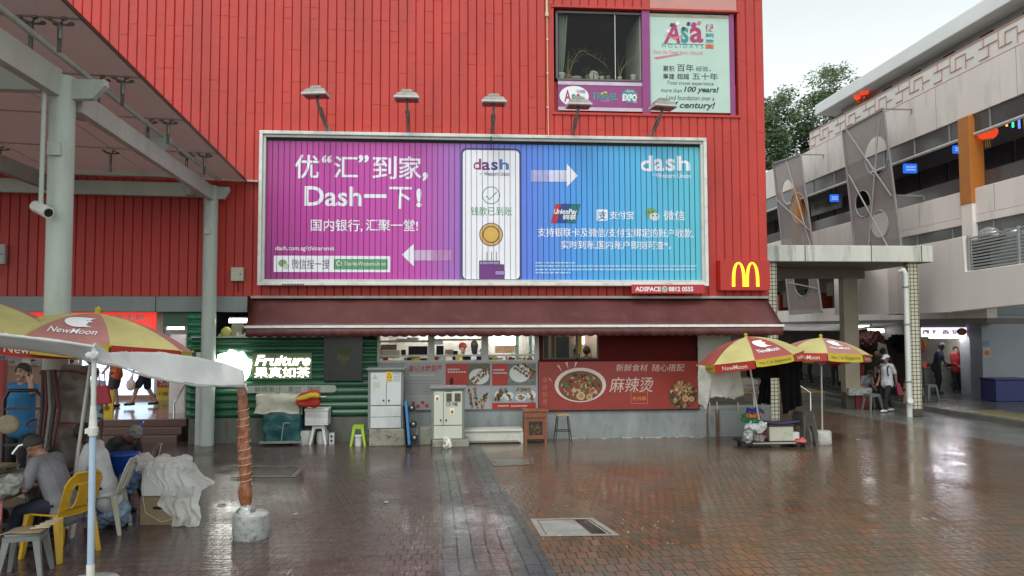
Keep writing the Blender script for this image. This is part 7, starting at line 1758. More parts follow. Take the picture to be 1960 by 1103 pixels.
# covered cart (teal tarp, pale tarp on top)
cy_ = 16.65; s = rect(495, 757, 577, 842, cy_); ct = thing('covered_cart', 'cart under teal plastic and a pale tarp in front of the green slats', 'cart', ((s[0] + s[1]) / 2, cy_, 0)); x0, x1, z1 = s[0], s[1], s[3]
def drape(x0, x1, y0, y1, z0, z1, amp, seed, flare=.06):
    def f(u, v):
        a = 2 * math.pi * u; k = min(1, v * 1.0)
        cx, cy = (x0 + x1) / 2, (y0 + y1) / 2
        sx, sy = (x1 - x0) / 2, (y1 - y0) / 2
        ca, sa = math.cos(a), math.sin(a); m_ = max(abs(ca), abs(sa)) ** .72
        if v < .3: r_ = v / .3; z = z1 + .02 * (1 - r_)
        else: r_ = 1 + flare * (v - .3) / .7 + .05 * math.sin(9 * a + seed) * (v - .3); z = lerp(z1, z0, (v - .3) / .7)
        return crumple((cx + sx * ca / m_ * r_, cy + sy * sa / m_ * r_, z), amp, 5)
    return f
q = MB(); q.grid(drape(x0 + .05, x1, cy_, cy_ + .34, .1, z1 - .14, .045, 2, -.05), 44, 16); q.build('teal_cover', M('teal_plastic', (.008, .07, .075), .25, .35, 5, bump=.5), ct)
q = MB(); q.grid(drape(x0 - .1, x1 - .02, cy_ - .03, cy_ + .37, z1 - .38, z1, .05, 5, .02), 44, 14); q.build('pale_tarp', M('pale_grey_tarp', (.40, .39, .31), .4, .2, 3, bump=.4), ct)
q = MB(); q.bb(x0 + .02, x1, cy_ - .02, cy_ + .34, .06, .1); q.bar((x0 + .05, cy_ - .03, .1), (x1, cy_ - .03, .1), .02); q.bar((lerp(x0, x1, .55), cy_ - .06, .1), (lerp(x0, x1, .6), cy_ - .06, .5), .02); q.bar((lerp(x0, x1, .6), cy_ - .06, .5), (lerp(x0, x1, .75), cy_ - .06, .5), .02); q.build('cart_frame', steel, ct)
for sx in (.15, .85): MB().lathe([(.04, -.02), (.055, -.015), (.055, .015), (.04, .02)], c=(lerp(x0, x1, sx), cy_ + .02, .056), rot=(R(90), 0, 0), n=12).build('wheel', M('rubber'), ct)
# folded parasol lying on the cart
a = gy(567, 766, cy_ - .05); b = gy(612, 760, cy_ - .1); fp = thing('folded_parasol', 'folded red and yellow parasol lying on top of the covered cart', 'parasol', tuple(a))
def fold(u, v):
    an = 2 * math.pi * u; c_ = a.lerp(b, v); r_ = lerp(.07, .15, v ** .5) * (1 if v < .85 else lerp(1, .55, (v - .85) / .15)) * (1 + .2 * math.sin(5 * an))
    return crumple(c_ + Vector((0, r_ * math.cos(an) * .8, r_ * math.sin(an) - .10 * v * max(0, -math.sin(an)))), .03, 6)
for k in range(6):
    q = MB(); q.grid(lambda u, v: fold((k + u) / 6, v), 5, 10); q.build('folded_panel', (m_vy, m_vr)[k % 2], fp)
q = MB(); q.tube([b, b + Vector((.14, 0, .0))], .015, 8); q.build('pole_end', m_pole, fp)
# scraps at the foot of the wall
q = MB()
for k in range(26): x_ = rnd.uniform(2.6, 5.6); q.box(x_, FY - .06 - rnd.uniform(0, .12), .015, rnd.uniform(.03, .22), rnd.uniform(.02, .06), .02, (0, 0, rnd.uniform(-.3, .3)))
tag(q.build('wall_foot_debris', M('pale_debris', (.36, .36, .33), .7, .3)), 'broken mortar and scraps along the foot of the grey wall', 'debris', kind='stuff')

# ================================================================== VENDOR CART on the right
VY = 15.45
vc = thing('vendor_cart', 'low flat vendor cart on small wheels under the tilted parasol', 'cart', tuple(gz(1487, 856))); s = rect(1426, 846, 1548, 856, VY)
MB().bb(s[0], s[1], VY - .05, VY + .7, .07, .13).build('deck', M('dark_deck', (.03, .03, .035), .5, .2), vc, bevel=.01); MB().bb(s[0] + .15, s[1] - .3, VY - .06, VY - .05, .09, .12).build('deck_edge', steel, vc)
for x in (.08, .92):
    for y in (.05, .6): MB().lathe([(.03, -.02), (.05, -.015), (.05, .015), (.03, .02)], c=(lerp(s[0], s[1], x), VY + y, .05), rot=(R(90), 0, 0), n=12).build('wheel', M('rubber'), vc)
s = rect(1473, 812, 1519, 848, VY); t = thing('chest', 'battered white chest with a purple mat on the vendor cart', 'chest', ((s[0] + s[1]) / 2, VY, .13)); MB().bb(s[0], s[1], VY, VY + .35, .135, s[3] - .05).build('chest_body', M('chipped_white_paint', (.52, .51, .42), .5, .08, 2, dirt=(.08, .06, .05), dirtamt=.5), t, bevel=.012); MB().bb(s[0] - .02, s[1] + .02, VY - .02, VY + .37, s[3] - .05, s[3]).build('lid', M('dark_lid', (.03, .03, .035), .5), t, bevel=.008)
q = MB(); q.grid(lambda u, v: (lerp(s[0] - .1, s[1] + .12, u), VY - .05 + .4 * v, s[3] + .012 + .05 * abs(u - .45) ** 1.5 * 2 + .01 * math.sin(v * 9)), 14, 8); tag(q.build('purple_mat', M('purple_rubber', (.06, .05, .13), .5), solid=.015), 'purple rubber mat bent over the white chest', 'mat')
def cbag(name, label, px, m, seed, y=VY - .02, n=6):
    s = rect(*px, y); rr = random.Random(seed); q = MB(); w, h = s[1] - s[0], s[3] - s[2]
    for k in range(n): q.ball((lerp(s[0], s[1], rr.uniform(.25, .75)), y + rr.uniform(0, .1), lerp(s[2], s[3], rr.uniform(.25, .75))), w * .33, .09, h * .33, n=12, m=8)
    q.v = [tuple(max_z(crumple(v, .03, 10), .12)) for v in q.v]
    return tag(q.build(name, m, remesh=.012, disp=.05), label, 'bag')
cbag('shopping_bag', 'green plastic bag on top of the bag pile on the vendor cart', (1425, 793, 1456, 816), M('green_bag', (.02, .17, .075), .35, .2, 6), 1)
cbag('shopping_bag', 'blue folded bag topping the bag pile on the vendor cart', (1433, 781, 1462, 798), M('blue_bag', (.02, .04, .28), .35, .2, 6), 2, VY + .02)
cbag('shopping_bag', 'orange striped bag between the green and blue bags on the vendor cart', (1430, 789, 1463, 803), M('orange_bag', (.5, .15, .03), .4, .2, 6), 4, VY - .05, 4)
cbag('shopping_bag', 'bright white plastic bag hanging in the middle of the vendor cart bags', (1432, 805, 1470, 828), M('white_bag', (.66, .68, .68), .3, .1, 6), 3, VY - .05)
cbag('shopping_bag', 'black and white striped bag at the left end of the vendor cart', (1422, 824, 1441, 853), M('striped_bag', (.4, .4, .4), .4, .95, 14), 6, VY - .07)
cbag('shopping_bag', 'maroon bag low behind the white bag on the vendor cart', (1452, 822, 1474, 846), M('maroon_bag', (.09, .015, .03), .5, .3, 6), 7, VY + .03)
cbag('shopping_bag', 'grey clear bag low on the vendor cart between striped and maroon bags', (1441, 830, 1462, 848), M('grey_clear_bag', (.2, .18, .16), .25, .5, 9), 8, VY - .03)
cbag('shopping_bag', 'small coral red bag at the right end of the vendor cart', (1520, 838, 1541, 850), M('coral_bag', (.55, .12, .09), .4, .2, 8), 9, VY - .04)
s = rect(1518, 828, 1531, 845, VY); tag(MB().bb(s[0], s[1], VY + .02, VY + .2, .135, s[3]).build('small_carton', M('plastic_white'), bevel=.006), 'small white carton right of the chest on the vendor cart', 'carton')
# stacked dark stools beside the cart
p = gy(1537, 830, 15.75); base = stool('lowest dark grey stool of the nested stack beside the vendor cart', (p.x, 15.75, 0), R(18), M('dark_grey_plastic', (.06, .06, .055), .4, .15), .5, .15, 'nested stack of dark stools')
for k in range(1, 4): copy_tree(base, (p.x + .006 * k, 15.75, .075 * k), R(18 + k), ('lowest', 'second dark grey stool from the bottom of the nested stack', 'third dark grey stool up the nested stack by the cart', 'topmost dark grey stool of the nested stack beside the cart')[k])
# clothes and cloths hung from the parasol
def cloth(name, label, cat, top, bot, m, amp=.03, tat=0.0, freq=9, solid=.004):
    q = MB()
    def f(u, v):
        a, b = poly_at(top, u), poly_at(bot, u); k = 1 - tat * (.5 + .5 * math.sin(u * 47) * math.cos(u * 19)) * (1 if v > .99 else 0)
        p = a.lerp(b, v * k); return crumple(p + Vector((0, amp * math.sin(u * freq * 2 + v * 2) * (.3 + v), 0)), amp * .5, 7)
    q.grid(f, 44, 22); return tag(q.build(name, m, solid=solid), label, cat)
m_blkc = M('black_cloth', (.006, .006, .007), .9, .3, 5, spec=.1)
Yc = 15.6
cloth('black_cloth', 'wide black cloth hung under the tilted parasol', 'cloth', [gy(1425, 694, Yc), gy(1485, 678, Yc), gy(1534, 674, Yc)], [gy(1432, 722, Yc), gy(1468, 726, Yc), gy(1500, 722, Yc), gy(1538, 728, Yc)], m_blkc)
cloth('black_trousers', 'long black garment hanging at the right under the tilted parasol', 'clothing', [gy(1488, 700, Yc - .1), gy(1512, 690, Yc - .1), gy(1528, 684, Yc - .1)], [gy(1500, 794, Yc - .1), gy(1520, 782, Yc - .1), gy(1537, 775, Yc - .1)], m_blkc)
cloth('black_sleeve', 'narrow black garment hanging left of the tiled post', 'clothing', [gy(1458, 715, Yc + .05), gy(1474, 712, Yc + .05)], [gy(1450, 775, Yc + .05), gy(1464, 772, Yc + .05), gy(1476, 776, Yc + .05)], m_blkc)
m_rag = M('dirty_white_cloth', (.46, .45, .41), .7, .15, 3, twoside=.2)
cloth('white_rag', 'tattered white cloth hanging from the left rim of the tilted parasol', 'cloth', [gy(1336, 700, 15.3), gy(1362, 700, 15.15), gy(1392, 697, 15.1), gy(1414, 690, 15.15)], [gy(1338, 778, 15.3), gy(1350, 786, 15.22), gy(1360, 764, 15.15), gy(1385, 762, 15.1), gy(1402, 768, 15.1), gy(1425, 760, 15.15)], m_rag, .035, .10, 7)
q = MB()
for x in (1352, 1358, 1372, 1412): p = gy(x, 770, 15.2); q.tube([p, p + Vector((.01, 0, -.12)), p + Vector((.0, .01, -.24))], [.014, .01, .003], 5)
tag(q.build('frayed_strips', m_rag), 'frayed strips dangling from the tattered white cloth', 'cloth strips')
cloth('pale_curtain', 'pale plain curtain behind the tilted parasol at the end of the red wall', 'curtain', [gy(1335, 641, 17.1), gy(1366, 638, 17.1), gy(1398, 640, 17.1)], [gy(1337, 720, 17.1), gy(1366, 722, 17.1), gy(1400, 720, 17.1)], M('pale_curtain_cloth', (.40, .41, .36), .7, .08, 2), .02, 0, 6)
q = MB(); p = gy(1465, 792, 15.9); q.tube([gy(1458, 690, 15.9), gy(1458, 800, 15.9)], .022, 8); q.tube([gy(1440, 700, 15.8), gy(1446, 830, 15.6)], .025, 8); q.tube([gy(1425, 738, 15.85), gy(1460, 738, 15.9)], .018, 6); q.tube([gy(1425, 748, 15.85), gy(1450, 750, 15.9)], .018, 6)
tag(q.build('clothes_rack', m_pole), 'grey tube rack holding the cloths behind the vendor cart', 'rack')
# crate table and stools under the ramp
t = thing('crate_stand', 'grey printed crate standing by the brown post under the ramp', 'crate', tuple(gz(1645, 785, 0))); s = rect(1618, 742, 1662, 756, 22.6); MB().bb(s[0], s[1], 22.4, 22.75, s[2], s[3]).build('crate', M('grey_crate', (.3, .3, .28), .5, .6, 9), t); MB().bb(s[0] + .25, s[1] - .02, 22.45, 22.7, 0, s[2]).build('red_box', M('dark_red_box', (.14, .015, .015), .5), t)
p = gz(1670, 786); stool('grey plastic stool left of the man in the white cap', (p.x, p.y, 0), R(5), m_gs, .5, .17)
p = gz(1784, 768, .16); stool('grey plastic stool in front of the food shop', (p.x + .1, p.y + .3, .16), R(8), m_gs, .5, .17); stool('second grey plastic stool close beside the tiled post under the ramp', (p.x - .45, p.y + .15, .1), R(-8), m_gs, .5, .17)
# bundles hanging under the ramp
def bundle(label, px, y, m, seed):
    s = rect(*px, y); rr = random.Random(seed); q = MB(); w, h = s[1] - s[0], s[3] - s[2]
    for k in range(8): q.ball((lerp(s[0], s[1], rr.uniform(.25, .75)), y + rr.uniform(-.15, .15), lerp(s[2], s[3], rr.uniform(.25, .75))), w * .32, .22, h * .3, n=12, m=8)
    q.v = [tuple(crumple(v, .06, 5)) for v in q.v]; return tag(q.build('hanging_bundle', m, remesh=.025, disp=.1), label, 'bundle')
bundle('dark red brown bundle hanging under the ramp right of the brown post', (1632, 634, 1690, 668), 25.5, M('red_brown_bundle', (.085, .025, .018), .6, .3, 4), 1)
bundle('black bundle hanging beside the downpipe under the ramp', (1710, 638, 1736, 672), 24.6, m_blkc, 2)
cloth('white_cloth', 'small white cloth hanging behind the man in the white cap', 'cloth', [gy(1680, 655, 24.5), gy(1696, 660, 24.5)], [gy(1682, 690, 24.5), gy(1702, 690, 24.5)], m_rag, .04)
cloth('dark_drape', 'dark brown drape behind the seated person under the ramp', 'cloth', [gy(1650, 650, 26), gy(1700, 650, 26), gy(1735, 650, 26)], [gy(1650, 770, 26), gy(1700, 772, 26), gy(1735, 770, 26)], M('dark_brown_cloth', (.03, .02, .016), .8, .3), .06)
cloth('red_garment', 'red patterned garment hanging right of the brown post', 'clothing', [gy(1634, 698, 24.6), gy(1654, 698, 24.6)], [gy(1633, 742, 24.6), gy(1652, 742, 24.6)], M('red_pattern_cloth', (.25, .03, .02), .7, .7, 9), .04)
cloth('yellow_garment', 'cream yellow garment hanging left of the brown post', 'clothing', [gy(1604, 700, 26.5), gy(1618, 698, 26.5)], [gy(1606, 730, 26.5), gy(1618, 730, 26.5)], M('cream_cloth', (.42, .34, .18), .7, .15), .03)

q = MB()
for k in range(14):
    a = gz(rnd.uniform(1185, 1300), rnd.uniform(984, 1048), .005); q.ball(a, .006, .006, .004, 6, 4)
tag(q.build('rain_bubbles', M('bubble_white', (.7, .7, .7), .2)), 'tiny white rain bubbles on the wet orange paving', 'bubbles', kind='stuff')
for k, (px, py, lb) in enumerate(((1640, 842, 'pale leaf lying on the wet orange paving near the lane'), (560, 985, 'small pale scrap lying on the plum paving right of the wrapped pole'), (735, 962, 'tiny paper scrap on the plum paving near the grey border'))):
    a = gz(px, py, .012); q = MB(); q.grid(lambda u, v: crumple((a.x + .06 * u, a.y + .05 * v, .012), .012, 25), 4, 4); o = tag(q.build('litter', M('pale_debris'), solid=.002), lb, 'litter')
# ================================================================== PEOPLE
def ik(S, T, l1, l2, pole):
    S, T = Vector(S), Vector(T); d = T - S; Ln = max(.05, min(d.length, (l1 + l2) * .995)); dn = d.normalized()
    c = max(-1, min(1, (l1 * l1 + Ln * Ln - l2 * l2) / (2 * l1 * Ln))); p = Vector(pole); p = p - dn * p.dot(dn)
    p = p.normalized() if p.length > 1e-4 else Vector((0, 1, 0))
    return S + dn * l1 * c + p * l1 * math.sqrt(1 - c * c), S + dn * Ln
SKIN = {}
def skin(k):
    return M('skin_' + k, {'tan': (.30, .155, .095), 'light': (.42, .25, .17), 'dark': (.045, .025, .018), 'old': (.26, .14, .09)}[k], .5, .1, 9)
def cloth_m(n, c, var=.14, sc=7): return M('clothes_' + n, c, .8, var, sc, bump=.35, bscale=11)
def person(label, loc, rz=0, pelvis=(0, 0, .90), lean=0, nod=0, turn=0, hl=(.24, -.02, .78), hr=(-.24, -.02, .78), fl=(.1, 0, .08), fr=(-.1, 0, .08), el=(.4, .6, 0), er=(-.4, .6, 0),
           kn=(0, -1, .1), sk='tan', shirt='white', pants='dark', sleeve=.55, leg=1.0, hair='black', cap=None, vox=.012, s=1.0, shoe='black', long_hair=False, curl=.5, bald=False, hem=.0, side=0.0):
    t = thing('person', label, 'person', loc, rz); t.scale = (s, s, s)
    P = Vector(pelvis); la = R(lean); sp = Vector((math.sin(R(side)), -math.sin(la), math.cos(la))).normalized(); ha = R(lean + nod)
    hd = (Matrix.Rotation(R(turn), 3, 'Z') @ Vector((0, -math.sin(ha), math.cos(ha)))).normalized(); fw = (Matrix.Rotation(R(turn), 3, 'Z') @ Vector((0, -math.cos(ha), -math.sin(ha)))).normalized(); rt = fw.cross(hd).normalized()
    W_ = P + sp * .18; C = P + sp * .36; SH = P + sp * .49; N_ = P + sp * .54; H = N_ + hd * .155
    q = MB(); g = MB(); tr = MB(); X = Vector((1, 0, 0))
    # torso
    for mb, k in ((q, .0), (g, .014)):
        mb.cone(P, .135 + k, W_, .115 + k); mb.cone(W_, .118 + k, C, .13 + k)
        for sx in (-1, 1): mb.cone(C + X * sx * .05, .105 + k, SH + X * sx * .12 - sp * .02, .062 + k); mb.cone(P + X * sx * .06, .1 + k, C + X * sx * .06, .105 + k)
        mb.cone(SH - X * .14, .06 + k, SH + X * .14, .06 + k)
    g.cone(P - sp * (.06 + hem) - X * .05, .145, P + X * .05, .14); g.cone(P - sp * (.06 + hem) + X * .05, .145, P - X * .05, .14)
    q.cone(SH, .06, N_ + hd * .04, .052)
    # head: skull, jaw, nose, ears
    q.ball(H + hd * .02 - fw * .01, .077, .095, .098, 16, 12, rot=None); q.cone(H - hd * .035 + fw * .035, .056, H + hd * .02 + fw * .02, .066); q.ball(H - hd * .085 + fw * .055, .035)
    q.cone(H + hd * .02 + fw * .092, .010, H - hd * .022 + fw * .108, .017)
    for sx in (-1, 1): q.ball(H + rt * sx * .078 - hd * .005, .014, .02, .03)
    # arms with hands
    for sx, hand, pole in ((1, hl, el), (-1, hr, er)):
        S_ = SH + X * sx * .17; E_, K = ik(S_, hand, .28, .25, pole)
        q.cone(S_, .05, E_, .038); q.cone(E_, .038, K, .027); se = S_.lerp(E_, min(1, sleeve * 1.35)); g.cone(S_, .066, se, .064 if sleeve < .9 else .052)
        if sleeve > .9: g.cone(E_, .05, E_.lerp(K, .85), .04)
        d = (K - E_).normalized(); o = d.orthogonal().normalized(); side_ = Vector((sx, 0, 0)) - d * d.x * sx; side_ = side_.normalized() if side_.length > .1 else o; n_ = d.cross(side_).normalized() * sx
        if n_.y > 0: n_ = -n_
        pm = K + d * .075; q.cone(K, .026, pm - side_ * .0, .030); ax = d.cross(n_).normalized()
        for i, L_ in enumerate((.066, .078, .073, .055)):
            b0 = pm + ax * (.027 - .018 * i); b1 = b0 + (d * (1 - curl * .5) + n_ * curl * .6).normalized() * L_ * .55; b2 = b1 + (d * (1 - curl) + n_ * curl * 1.3).normalized() * L_ * .5; q.cone(b0, .0105, b1, .0095, 8); q.cone(b1, .0095, b2, .008, 8)
        q.cone(K + d * .025 + ax * .02, .012, K + d * .06 + ax * .052 + n_ * .01, .010, 8); q.cone(K + d * .06 + ax * .052 + n_ * .01, .010, K + d * .09 + ax * .052 + n_ * .03, .008, 8)
    # legs
    feet = []
    for sx, ft in ((1, fl), (-1, fr)):
        Hp = P + X * sx * .09; Kn, A = ik(Hp, ft, .42, .41, kn)
        q.cone(Hp, .082, Kn, .054); q.cone(Kn, .052, Kn.lerp(A, .35), .056); q.cone(Kn.lerp(A, .35), .054, A, .036); q.cone(A, .034, A + Vector((0, -.10, -.045)), .032)
        if leg >= 1: tr.cone(Hp, .10, Kn, .073); tr.cone(Kn, .073, A + Vector((0, 0, .02)), .058)
        else: tr.cone(Hp, .105, Hp.lerp(Kn, leg), .092)
        feet.append(A)
    tr.cone(P - X * .06, .118, P + X * .06, .118); tr.cone(P - sp * .03, .125, P + sp * .06, .125)
    q.build('body', skin(sk), t, local=True, remesh=vox, smooth=2)
    if shirt: g.build('shirt', MATS['clothes_' + shirt], t, local=True, remesh=vox * 1.2, smooth=4)
    tr.build('trousers' if leg >= 1 else 'shorts', MATS['clothes_' + pants], t, local=True, remesh=vox * 1.2, smooth=4)
    for A in feet:
        f = MB(); f.cone(A + Vector((0, .03, -.04)), .042, A + Vector((0, -.15, -.052)), .034); f.v = [(x, y, max(z, A.z - .085)) for x, y, z in f.v]; f.build('shoe', M('shoe_' + shoe, {'black': (.015, .015, .017), 'white': (.6, .6, .6), 'grey': (.06, .06, .065)}[shoe], .5), t, local=True)
    # face and hair
    for sx in (-1, 1): MB().ball(H + hd * .022 + fw * .083 + rt * sx * .031, .011, .008, .008, 8, 6).build('eye', M('eye_dark', (.012, .008, .007), .25), t, local=True)
    MB().tube([H + hd * .042 + fw * .086 + rt * .05, H + hd * .047 + fw * .093 + rt * .03, H + hd * .043 + fw * .096 + rt * .013], .006, 5).tube([H + hd * .042 + fw * .086 - rt * .05, H + hd * .047 + fw * .093 - rt * .03, H + hd * .043 + fw * .096 - rt * .013], .006, 5).build('eyebrows', M('brow_dark', (.02, .014, .012), .8), t, local=True)
    MB().tube([H - hd * .058 + fw * .083 + rt * .024, H - hd * .06 + fw * .092, H - hd * .058 + fw * .083 - rt * .024], .006, 5).build('lips', M('lip_' + sk, tuple(c * .6 for c in skin(sk).node_tree.nodes['Mix'].inputs['A'].default_value[:3]), .5), t, local=True)
    hm = M('hair_' + hair, {'black': (.014, .011, .010), 'grey': (.20, .19, .18), 'brown': (.05, .03, .02), 'dgrey': (.03, .027, .025)}[hair], .6, .45, 30, bump=.6, bscale=60)
    if not bald:
        h_ = MB(); q_ = Matrix((rt, fw, hd)).transposed()
        def hf(u, v):
            a = 2 * math.pi * u; th = v * (lerp(1.12, 2.42, .5 - .5 * math.sin(a)) + .14 * math.cos(a) ** 2 + .05 * math.sin(13 * a)); r_ = 1.0 + .03 * math.sin(9 * a + 5 * v) 
            return H + hd * .026 - fw * .012 + q_ @ Vector((.084 * r_ * math.sin(th) * math.cos(a), .101 * r_ * math.sin(th) * math.sin(a), .101 * r_ * math.cos(th)))
        h_.grid(hf, 26, 9)
        if long_hair:
            h_.cone(H - fw * .06, .085, H - hd * .15 - fw * .06, .06)
        h_.build('hair', hm, t, local=True, solid=.012)
    if cap:
        c_ = MB(); q_ = Matrix((rt, fw, hd)).transposed()
        def cf(u, v):
            a = 2 * math.pi * u; th = v * 1.5; return H + hd * .035 - fw * .008 + q_ @ Vector((.098 * math.sin(th) * math.cos(a), .114 * math.sin(th) * math.sin(a), .10 * math.cos(th)))
        c_.grid(cf, 22, 7); c_.grid(lambda u, v: H + hd * (.04 - .03 * v + .015 * (1 - (2 * u - 1) ** 2)) + fw * (.09 + .09 * v * (1 - .35 * (2 * u - 1) ** 2)) + rt * (2 * u - 1) * .075, 8, 4)
        c_.build('cap', cap, t, local=True, solid=.006)
    return t, SH, H
for n, c in (('white', (.55, .56, .58)), ('grey', (.17, .17, .19)), ('dark', (.013, .013, .016)), ('navy', (.012, .016, .035)), ('blue', (.02, .15, .32)), ('pale_blue', (.26, .35, .42)), ('black', (.012, .012, .012)), ('red', (.33, .018, .02)), ('dgrey', (.05, .05, .055)), ('orange', (.5, .12, .04)), ('yellow', (.5, .38, .1)), ('cream', (.45, .4, .33)), ('brown', (.09, .055, .04))): cloth_m(n, c)
cloth_m('plaid', (.028, .028, .032), .85, 14)
# seated repairers at the left stall
person('seated man in a grey polo shirt bending over the stall table', (yc.x - .05, yc.y + .05, 0), R(-100), (0, .03, .55), 26, 22, 0, (.13, -.42, .68), (-.13, -.40, .69), (.13, -.52, .08), (-.12, -.46, .08), (.6, .5, -.5), (-.6, .5, -.5), (0, -.3, 1), 'tan', 'grey', 'navy', .62, vox=.009, hair='dgrey', curl=.8, s=1.04, hem=.06)
person('seated dark skinned man in a white shirt behind the pale tent pole', (c2_.x + .09, c2_.y - .15, 0), R(-84), (0, .05, .55), 16, 26, 0, (.16, -.36, .72), (-.16, -.34, .74), (.13, -.5, .08), (-.12, -.46, .08), (.6, .5, -.5), (-.6, .5, -.5), (0, -.3, 1), 'dark', 'white', 'dark', .7, vox=.010, hair='black', curl=.8, s=1.02, hem=.12)
pe = gy(232, 850, 11.4)
t, a, b = person('grey haired person in a dark plaid shirt hunched over work by the white box', (pe.x - .1, 11.3, 0), R(62), (0, .05, .50), 38, 30, 0, (.14, -.40, .62), (-.14, -.38, .62), (.13, -.5, .08), (-.12, -.46, .08), (.6, .5, -.5), (-.6, .5, -.5), (0, -.3, 1), 'old', 'plaid', 'dark', 1.0, vox=.010, hair='grey', curl=.8, s=1.05)
q = MB(); q.lathe([(.17, 0), (.16, .3), (.17, .34), (0, .345)], c=(pe.x - .12, 11.33, 0), n=18); tag(q.build('low_tub_seat', m_bt), 'black upturned tub under the grey haired person', 'tub')
# man on the phone, woman with red bag, people on the shop floor
pm = gy(42, 760, 11.6)
q = MB(); q.bb(pm.x - .5, pm.x + .5, 11.3, 11.95, 0, .15); tag(q.build('timber_pallet', M('old_timber'), bevel=.01), 'low timber pallet under the man on the phone', 'pallet')
person('man in a bright blue t-shirt holding a phone to his ear at the left', (pm.x, 11.6, .15), R(-8), hl=(.165, -.085, 1.485), el=(.7, -.4, -.9), hr=(-.3, -.1, .95), sk='light', shirt='blue', pants='dark', vox=.010, s=1.08, curl=1.0)
q = MB(); a = Vector((pm.x, 11.6, .15)) ; o = q.box(pm.x + .125, 11.54, .15 + 1.08 * 1.55, .02, .03, .13, (R(12), 0, 0)).build('mobile_phone', M('phone_black', (.01, .01, .012), .2), bevel=.004); tag(o, 'black mobile phone held to the ear of the man in blue', 'phone')
pw = gy(180, 760, 16.2)
t, SHp, Hp_ = person('woman in a pale blue top seen from behind with a red shoulder bag', (pw.x, 16.2, 0), R(172), hl=(-.0, -.2, 1.1), hr=(-.24, -.05, .95), sk='light', shirt='pale_blue', pants='brown', hair='black', s=1.0, hem=.12)
s = rect(186, 738, 210, 774, 16.0); rbag = thing('shoulder_bag', 'red shoulder bag hanging at the side of the woman in pale blue', 'bag', ((s[0] + s[1]) / 2, 16.0, s[2])); MB().prism([(s[0], s[3]), (s[1] - .03, s[3]), (s[1] + .05, s[2] + .02), (s[0] + .03, s[2])], 15.93, 16.03).build('bag_body', M('red_leather', (.38, .02, .03), .45, .1), rbag, bevel=.015)
MB().tube([(s[0] + .05, 15.98, s[3]), (s[0] + .03, 15.98, s[3] + .25), (s[1] - .12, 16.0, s[3] + .3), (s[1] - .08, 15.98, s[3])], .012, 6).build('strap', M('red_leather'), rbag)
fy = 20.8; zfz = zfl + .006
pk = gy(221, 760, fy); person('person in dark grey shorts and an orange top on the shop floor', (pk.x, fy, zfz), R(-100), sk='light', shirt='orange', pants='dgrey', leg=.85, shoe='black', hl=(.2, -.2, .95), hr=(-.2, -.1, .85))
pk = gy(280, 760, fy); person('walking person in dark shorts on the shop floor carrying a clear bag', (pk.x, fy, zfz), R(-68), fl=(.08, -.34, .09), fr=(-.08, .22, .12), sk='light', shirt='black', pants='navy', leg=.95, shoe='black', hl=(.25, -.15, .80), hr=(-.22, -.28, .92), s=1.05)
s = rect(243, 722, 258, 746, fy - .3); q = MB(); q.ball(((s[0] + s[1]) / 2, fy - .3, s[2] + .12), .12, .08, .15); q.tube([((s[0] + s[1]) / 2, fy - .3, s[2] + .24), ((s[0] + s[1]) / 2 + .05, fy - .28, s[3] + .12)], [.05, .012], 8); tag(q.build('carrier_bag', M('pale_pink_bag', (.6, .5, .47), .35, .15, 8)), 'pale plastic carrier bag in the hand of the walking person', 'bag')
pk = gy(120, 720, 21.5); person('dark haired shopper deep in the shop behind the thick column', (pk.x, 21.5, zfz), R(30), sk='light', shirt='dgrey', pants='dark')
# people inside the stalls
def inside(label, px, py, y, **k):
    p = gy(px, py, y); return person(label, (p.x, y, p.z - 1.66 * k.get('s', 1)), **k)
inside('stall worker in a red cap inside the snack kiosk', 886, 661, FY + 1.5, rz=R(25), shirt='yellow', pants='dark', sk='light', cap=cloth_m('cap_red', (.4, .03, .03)))
inside('stall worker with dark hair and pale shirt inside the snack kiosk', 908, 657, FY + 1.1, rz=R(180), shirt='white', pants='dark', sk='light', hair='black', long_hair=True)
inside('bent worker seen at the right window of the snack kiosk', 939, 667, FY + 1.0, rz=R(-60), shirt='cream', pants='dark', sk='tan', lean=15)
inside('dark haired person seen from behind in the noodle stall window', 1123, 668, FY + .9, rz=R(170), shirt='black', pants='dark', sk='tan')
inside('smaller person at the left of the noodle stall opening', 1105, 671, FY + 1.5, rz=R(20), shirt='black', pants='dark', sk='tan')
# passers-by on the right
pk = gz(1700, 789)
t, SHp, Hp_ = person('walking man in a white cap and white shirt with a dark backpack', (pk.x, pk.y, 0), R(-72), fl=(.07, -.20, .085), fr=(-.07, .24, .1), hl=(.24, .10, .88), hr=(-.25, -.12, .82), el=(.3, .8, 0), er=(-.3, .8, 0), sk='tan', shirt='white', pants='dark', cap=cloth_m('cap_white', (.65, .65, .66)), shoe='white', s=.98, nod=8)
bp_ = thing('backpack', 'dark backpack on the back of the man in the white cap', 'backpack', (pk.x, pk.y, .98), R(-72)); q = MB(); q.ball((0, .21, .19), .14, .10, .23); q.ball((0, .28, .10), .11, .06, .12); q.build('pack', M('pack_black', (.014, .015, .02), .6, .3), bp_, local=True, remesh=.015)
q = MB()
for sx in (-1, 1): q.tube([(sx * .11, .14, .36), (sx * .12, .02, .44), (sx * .13, -.135, .33), (sx * .13, -.11, .12), (sx * .12, .12, .0)], .02, 6)
q.build('straps', M('pack_black'), bp_, local=True)
s = rect(1714, 734, 1729, 757, pk.y - .25); q = MB(); q.prism([(s[0], s[3]), (s[0] + .1, s[3] + .02), (s[1], s[2] + .02), (s[0] + .06, s[2])], pk.y - .3, pk.y - .24); tag(q.build('red_bag', M('red_carrier', (.36, .03, .06), .4), bevel=.01), 'red flat bag carried by the man in the white cap', 'bag')
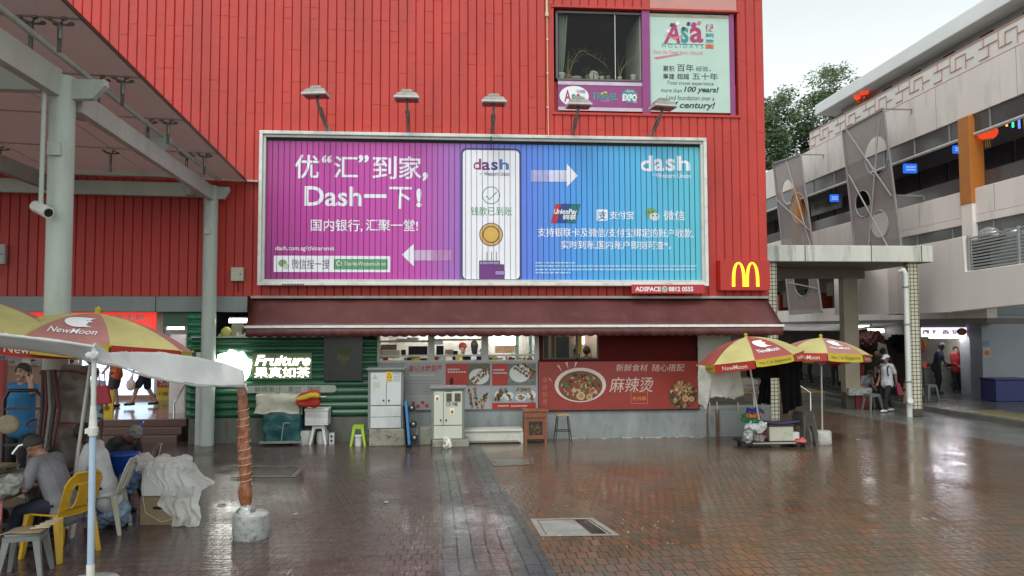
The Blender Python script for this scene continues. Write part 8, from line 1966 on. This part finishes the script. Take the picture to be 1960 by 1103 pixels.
pk = gz(1794, 753, .16); person('man in a dark navy polo shirt bending at the food shop front', (pk.x, pk.y, .162), R(40), lean=12, nod=10, hl=(.12, -.3, .82), hr=(-.22, -.2, .80), sk='dark', shirt='navy', pants='dark', s=1.06)
pk = gz(1832, 752, .16); person('woman in a red top standing facing out of the food shop', (pk.x, pk.y, .162), R(5), hl=(.1, -.22, 1.0), hr=(-.1, -.24, 1.0), sk='light', shirt='red', pants='dark', sleeve=1.0, s=.96)
pk = gz(1676, 786); person('seated person in a grey top under the ramp by the grey stool', (pk.x + .1, pk.y + .9, 0), R(20), (0, .05, .5), 28, 28, 0, (.15, -.35, .6), (-.15, -.35, .6), (.13, -.5, .08), (-.12, -.46, .08), (.6, .5, -.5), (-.6, .5, -.5), (0, -.3, 1), 'tan', 'grey', 'dark')
q = MB(); q.bb(pk.x - .08, pk.x + .28, pk.y + .8, pk.y + 1.1, 0, .38); tag(q.build('seat_box', M('dark_box', (.03, .025, .022), .6), bevel=.01), 'dark box under the seated person in the grey top', 'box')
pk = gz(1716, 780); person('bald man walking behind the man in the white cap', (pk.x + .25, pk.y + 1.4, 0), R(60), fl=(.07, -.15, .085), fr=(-.07, .15, .1), sk='tan', shirt='dgrey', pants='brown', bald=True)
pk = gz(1720, 778); person('seated person in maroon behind the downpipe, bare legs out', (pk.x + .5, pk.y - .1, 0), R(-60), (0, .05, .48), 15, 25, 0, (.15, -.35, .6), (-.15, -.35, .6), (.13, -.5, .08), (-.12, -.46, .08), (.6, .5, -.5), (-.6, .5, -.5), (0, -.3, 1), 'tan', 'brown', 'brown', leg=.9)
q = MB(); q.bb(pk.x + .3, pk.x + .7, pk.y - .3, pk.y + .1, 0, .36); tag(q.build('seat_box', MATS['dark_box'], bevel=.01), 'dark box under the seated person in maroon', 'box')
pk = gy(1600, 730, 27.5); person('person in a pinkish red top on the platform behind the parasols', (pk.x, 27.5, .322), R(150), shirt='red', pants='dgrey', sk='tan', hair='black', s=.98)
pk = gy(1557, 720, 29); person('distant person in a pale top on the platform left of the parasol pole', (pk.x - .1, 29, .322), R(-120), shirt='pale_blue', pants='dark', sk='tan', hair='black', s=.98)
pk = gy(1690, 690, 24.0); person('dark haired person standing behind the man in the white cap', (pk.x, 24.0, 0), R(160), shirt='black', pants='dark', sk='tan', s=1.06)
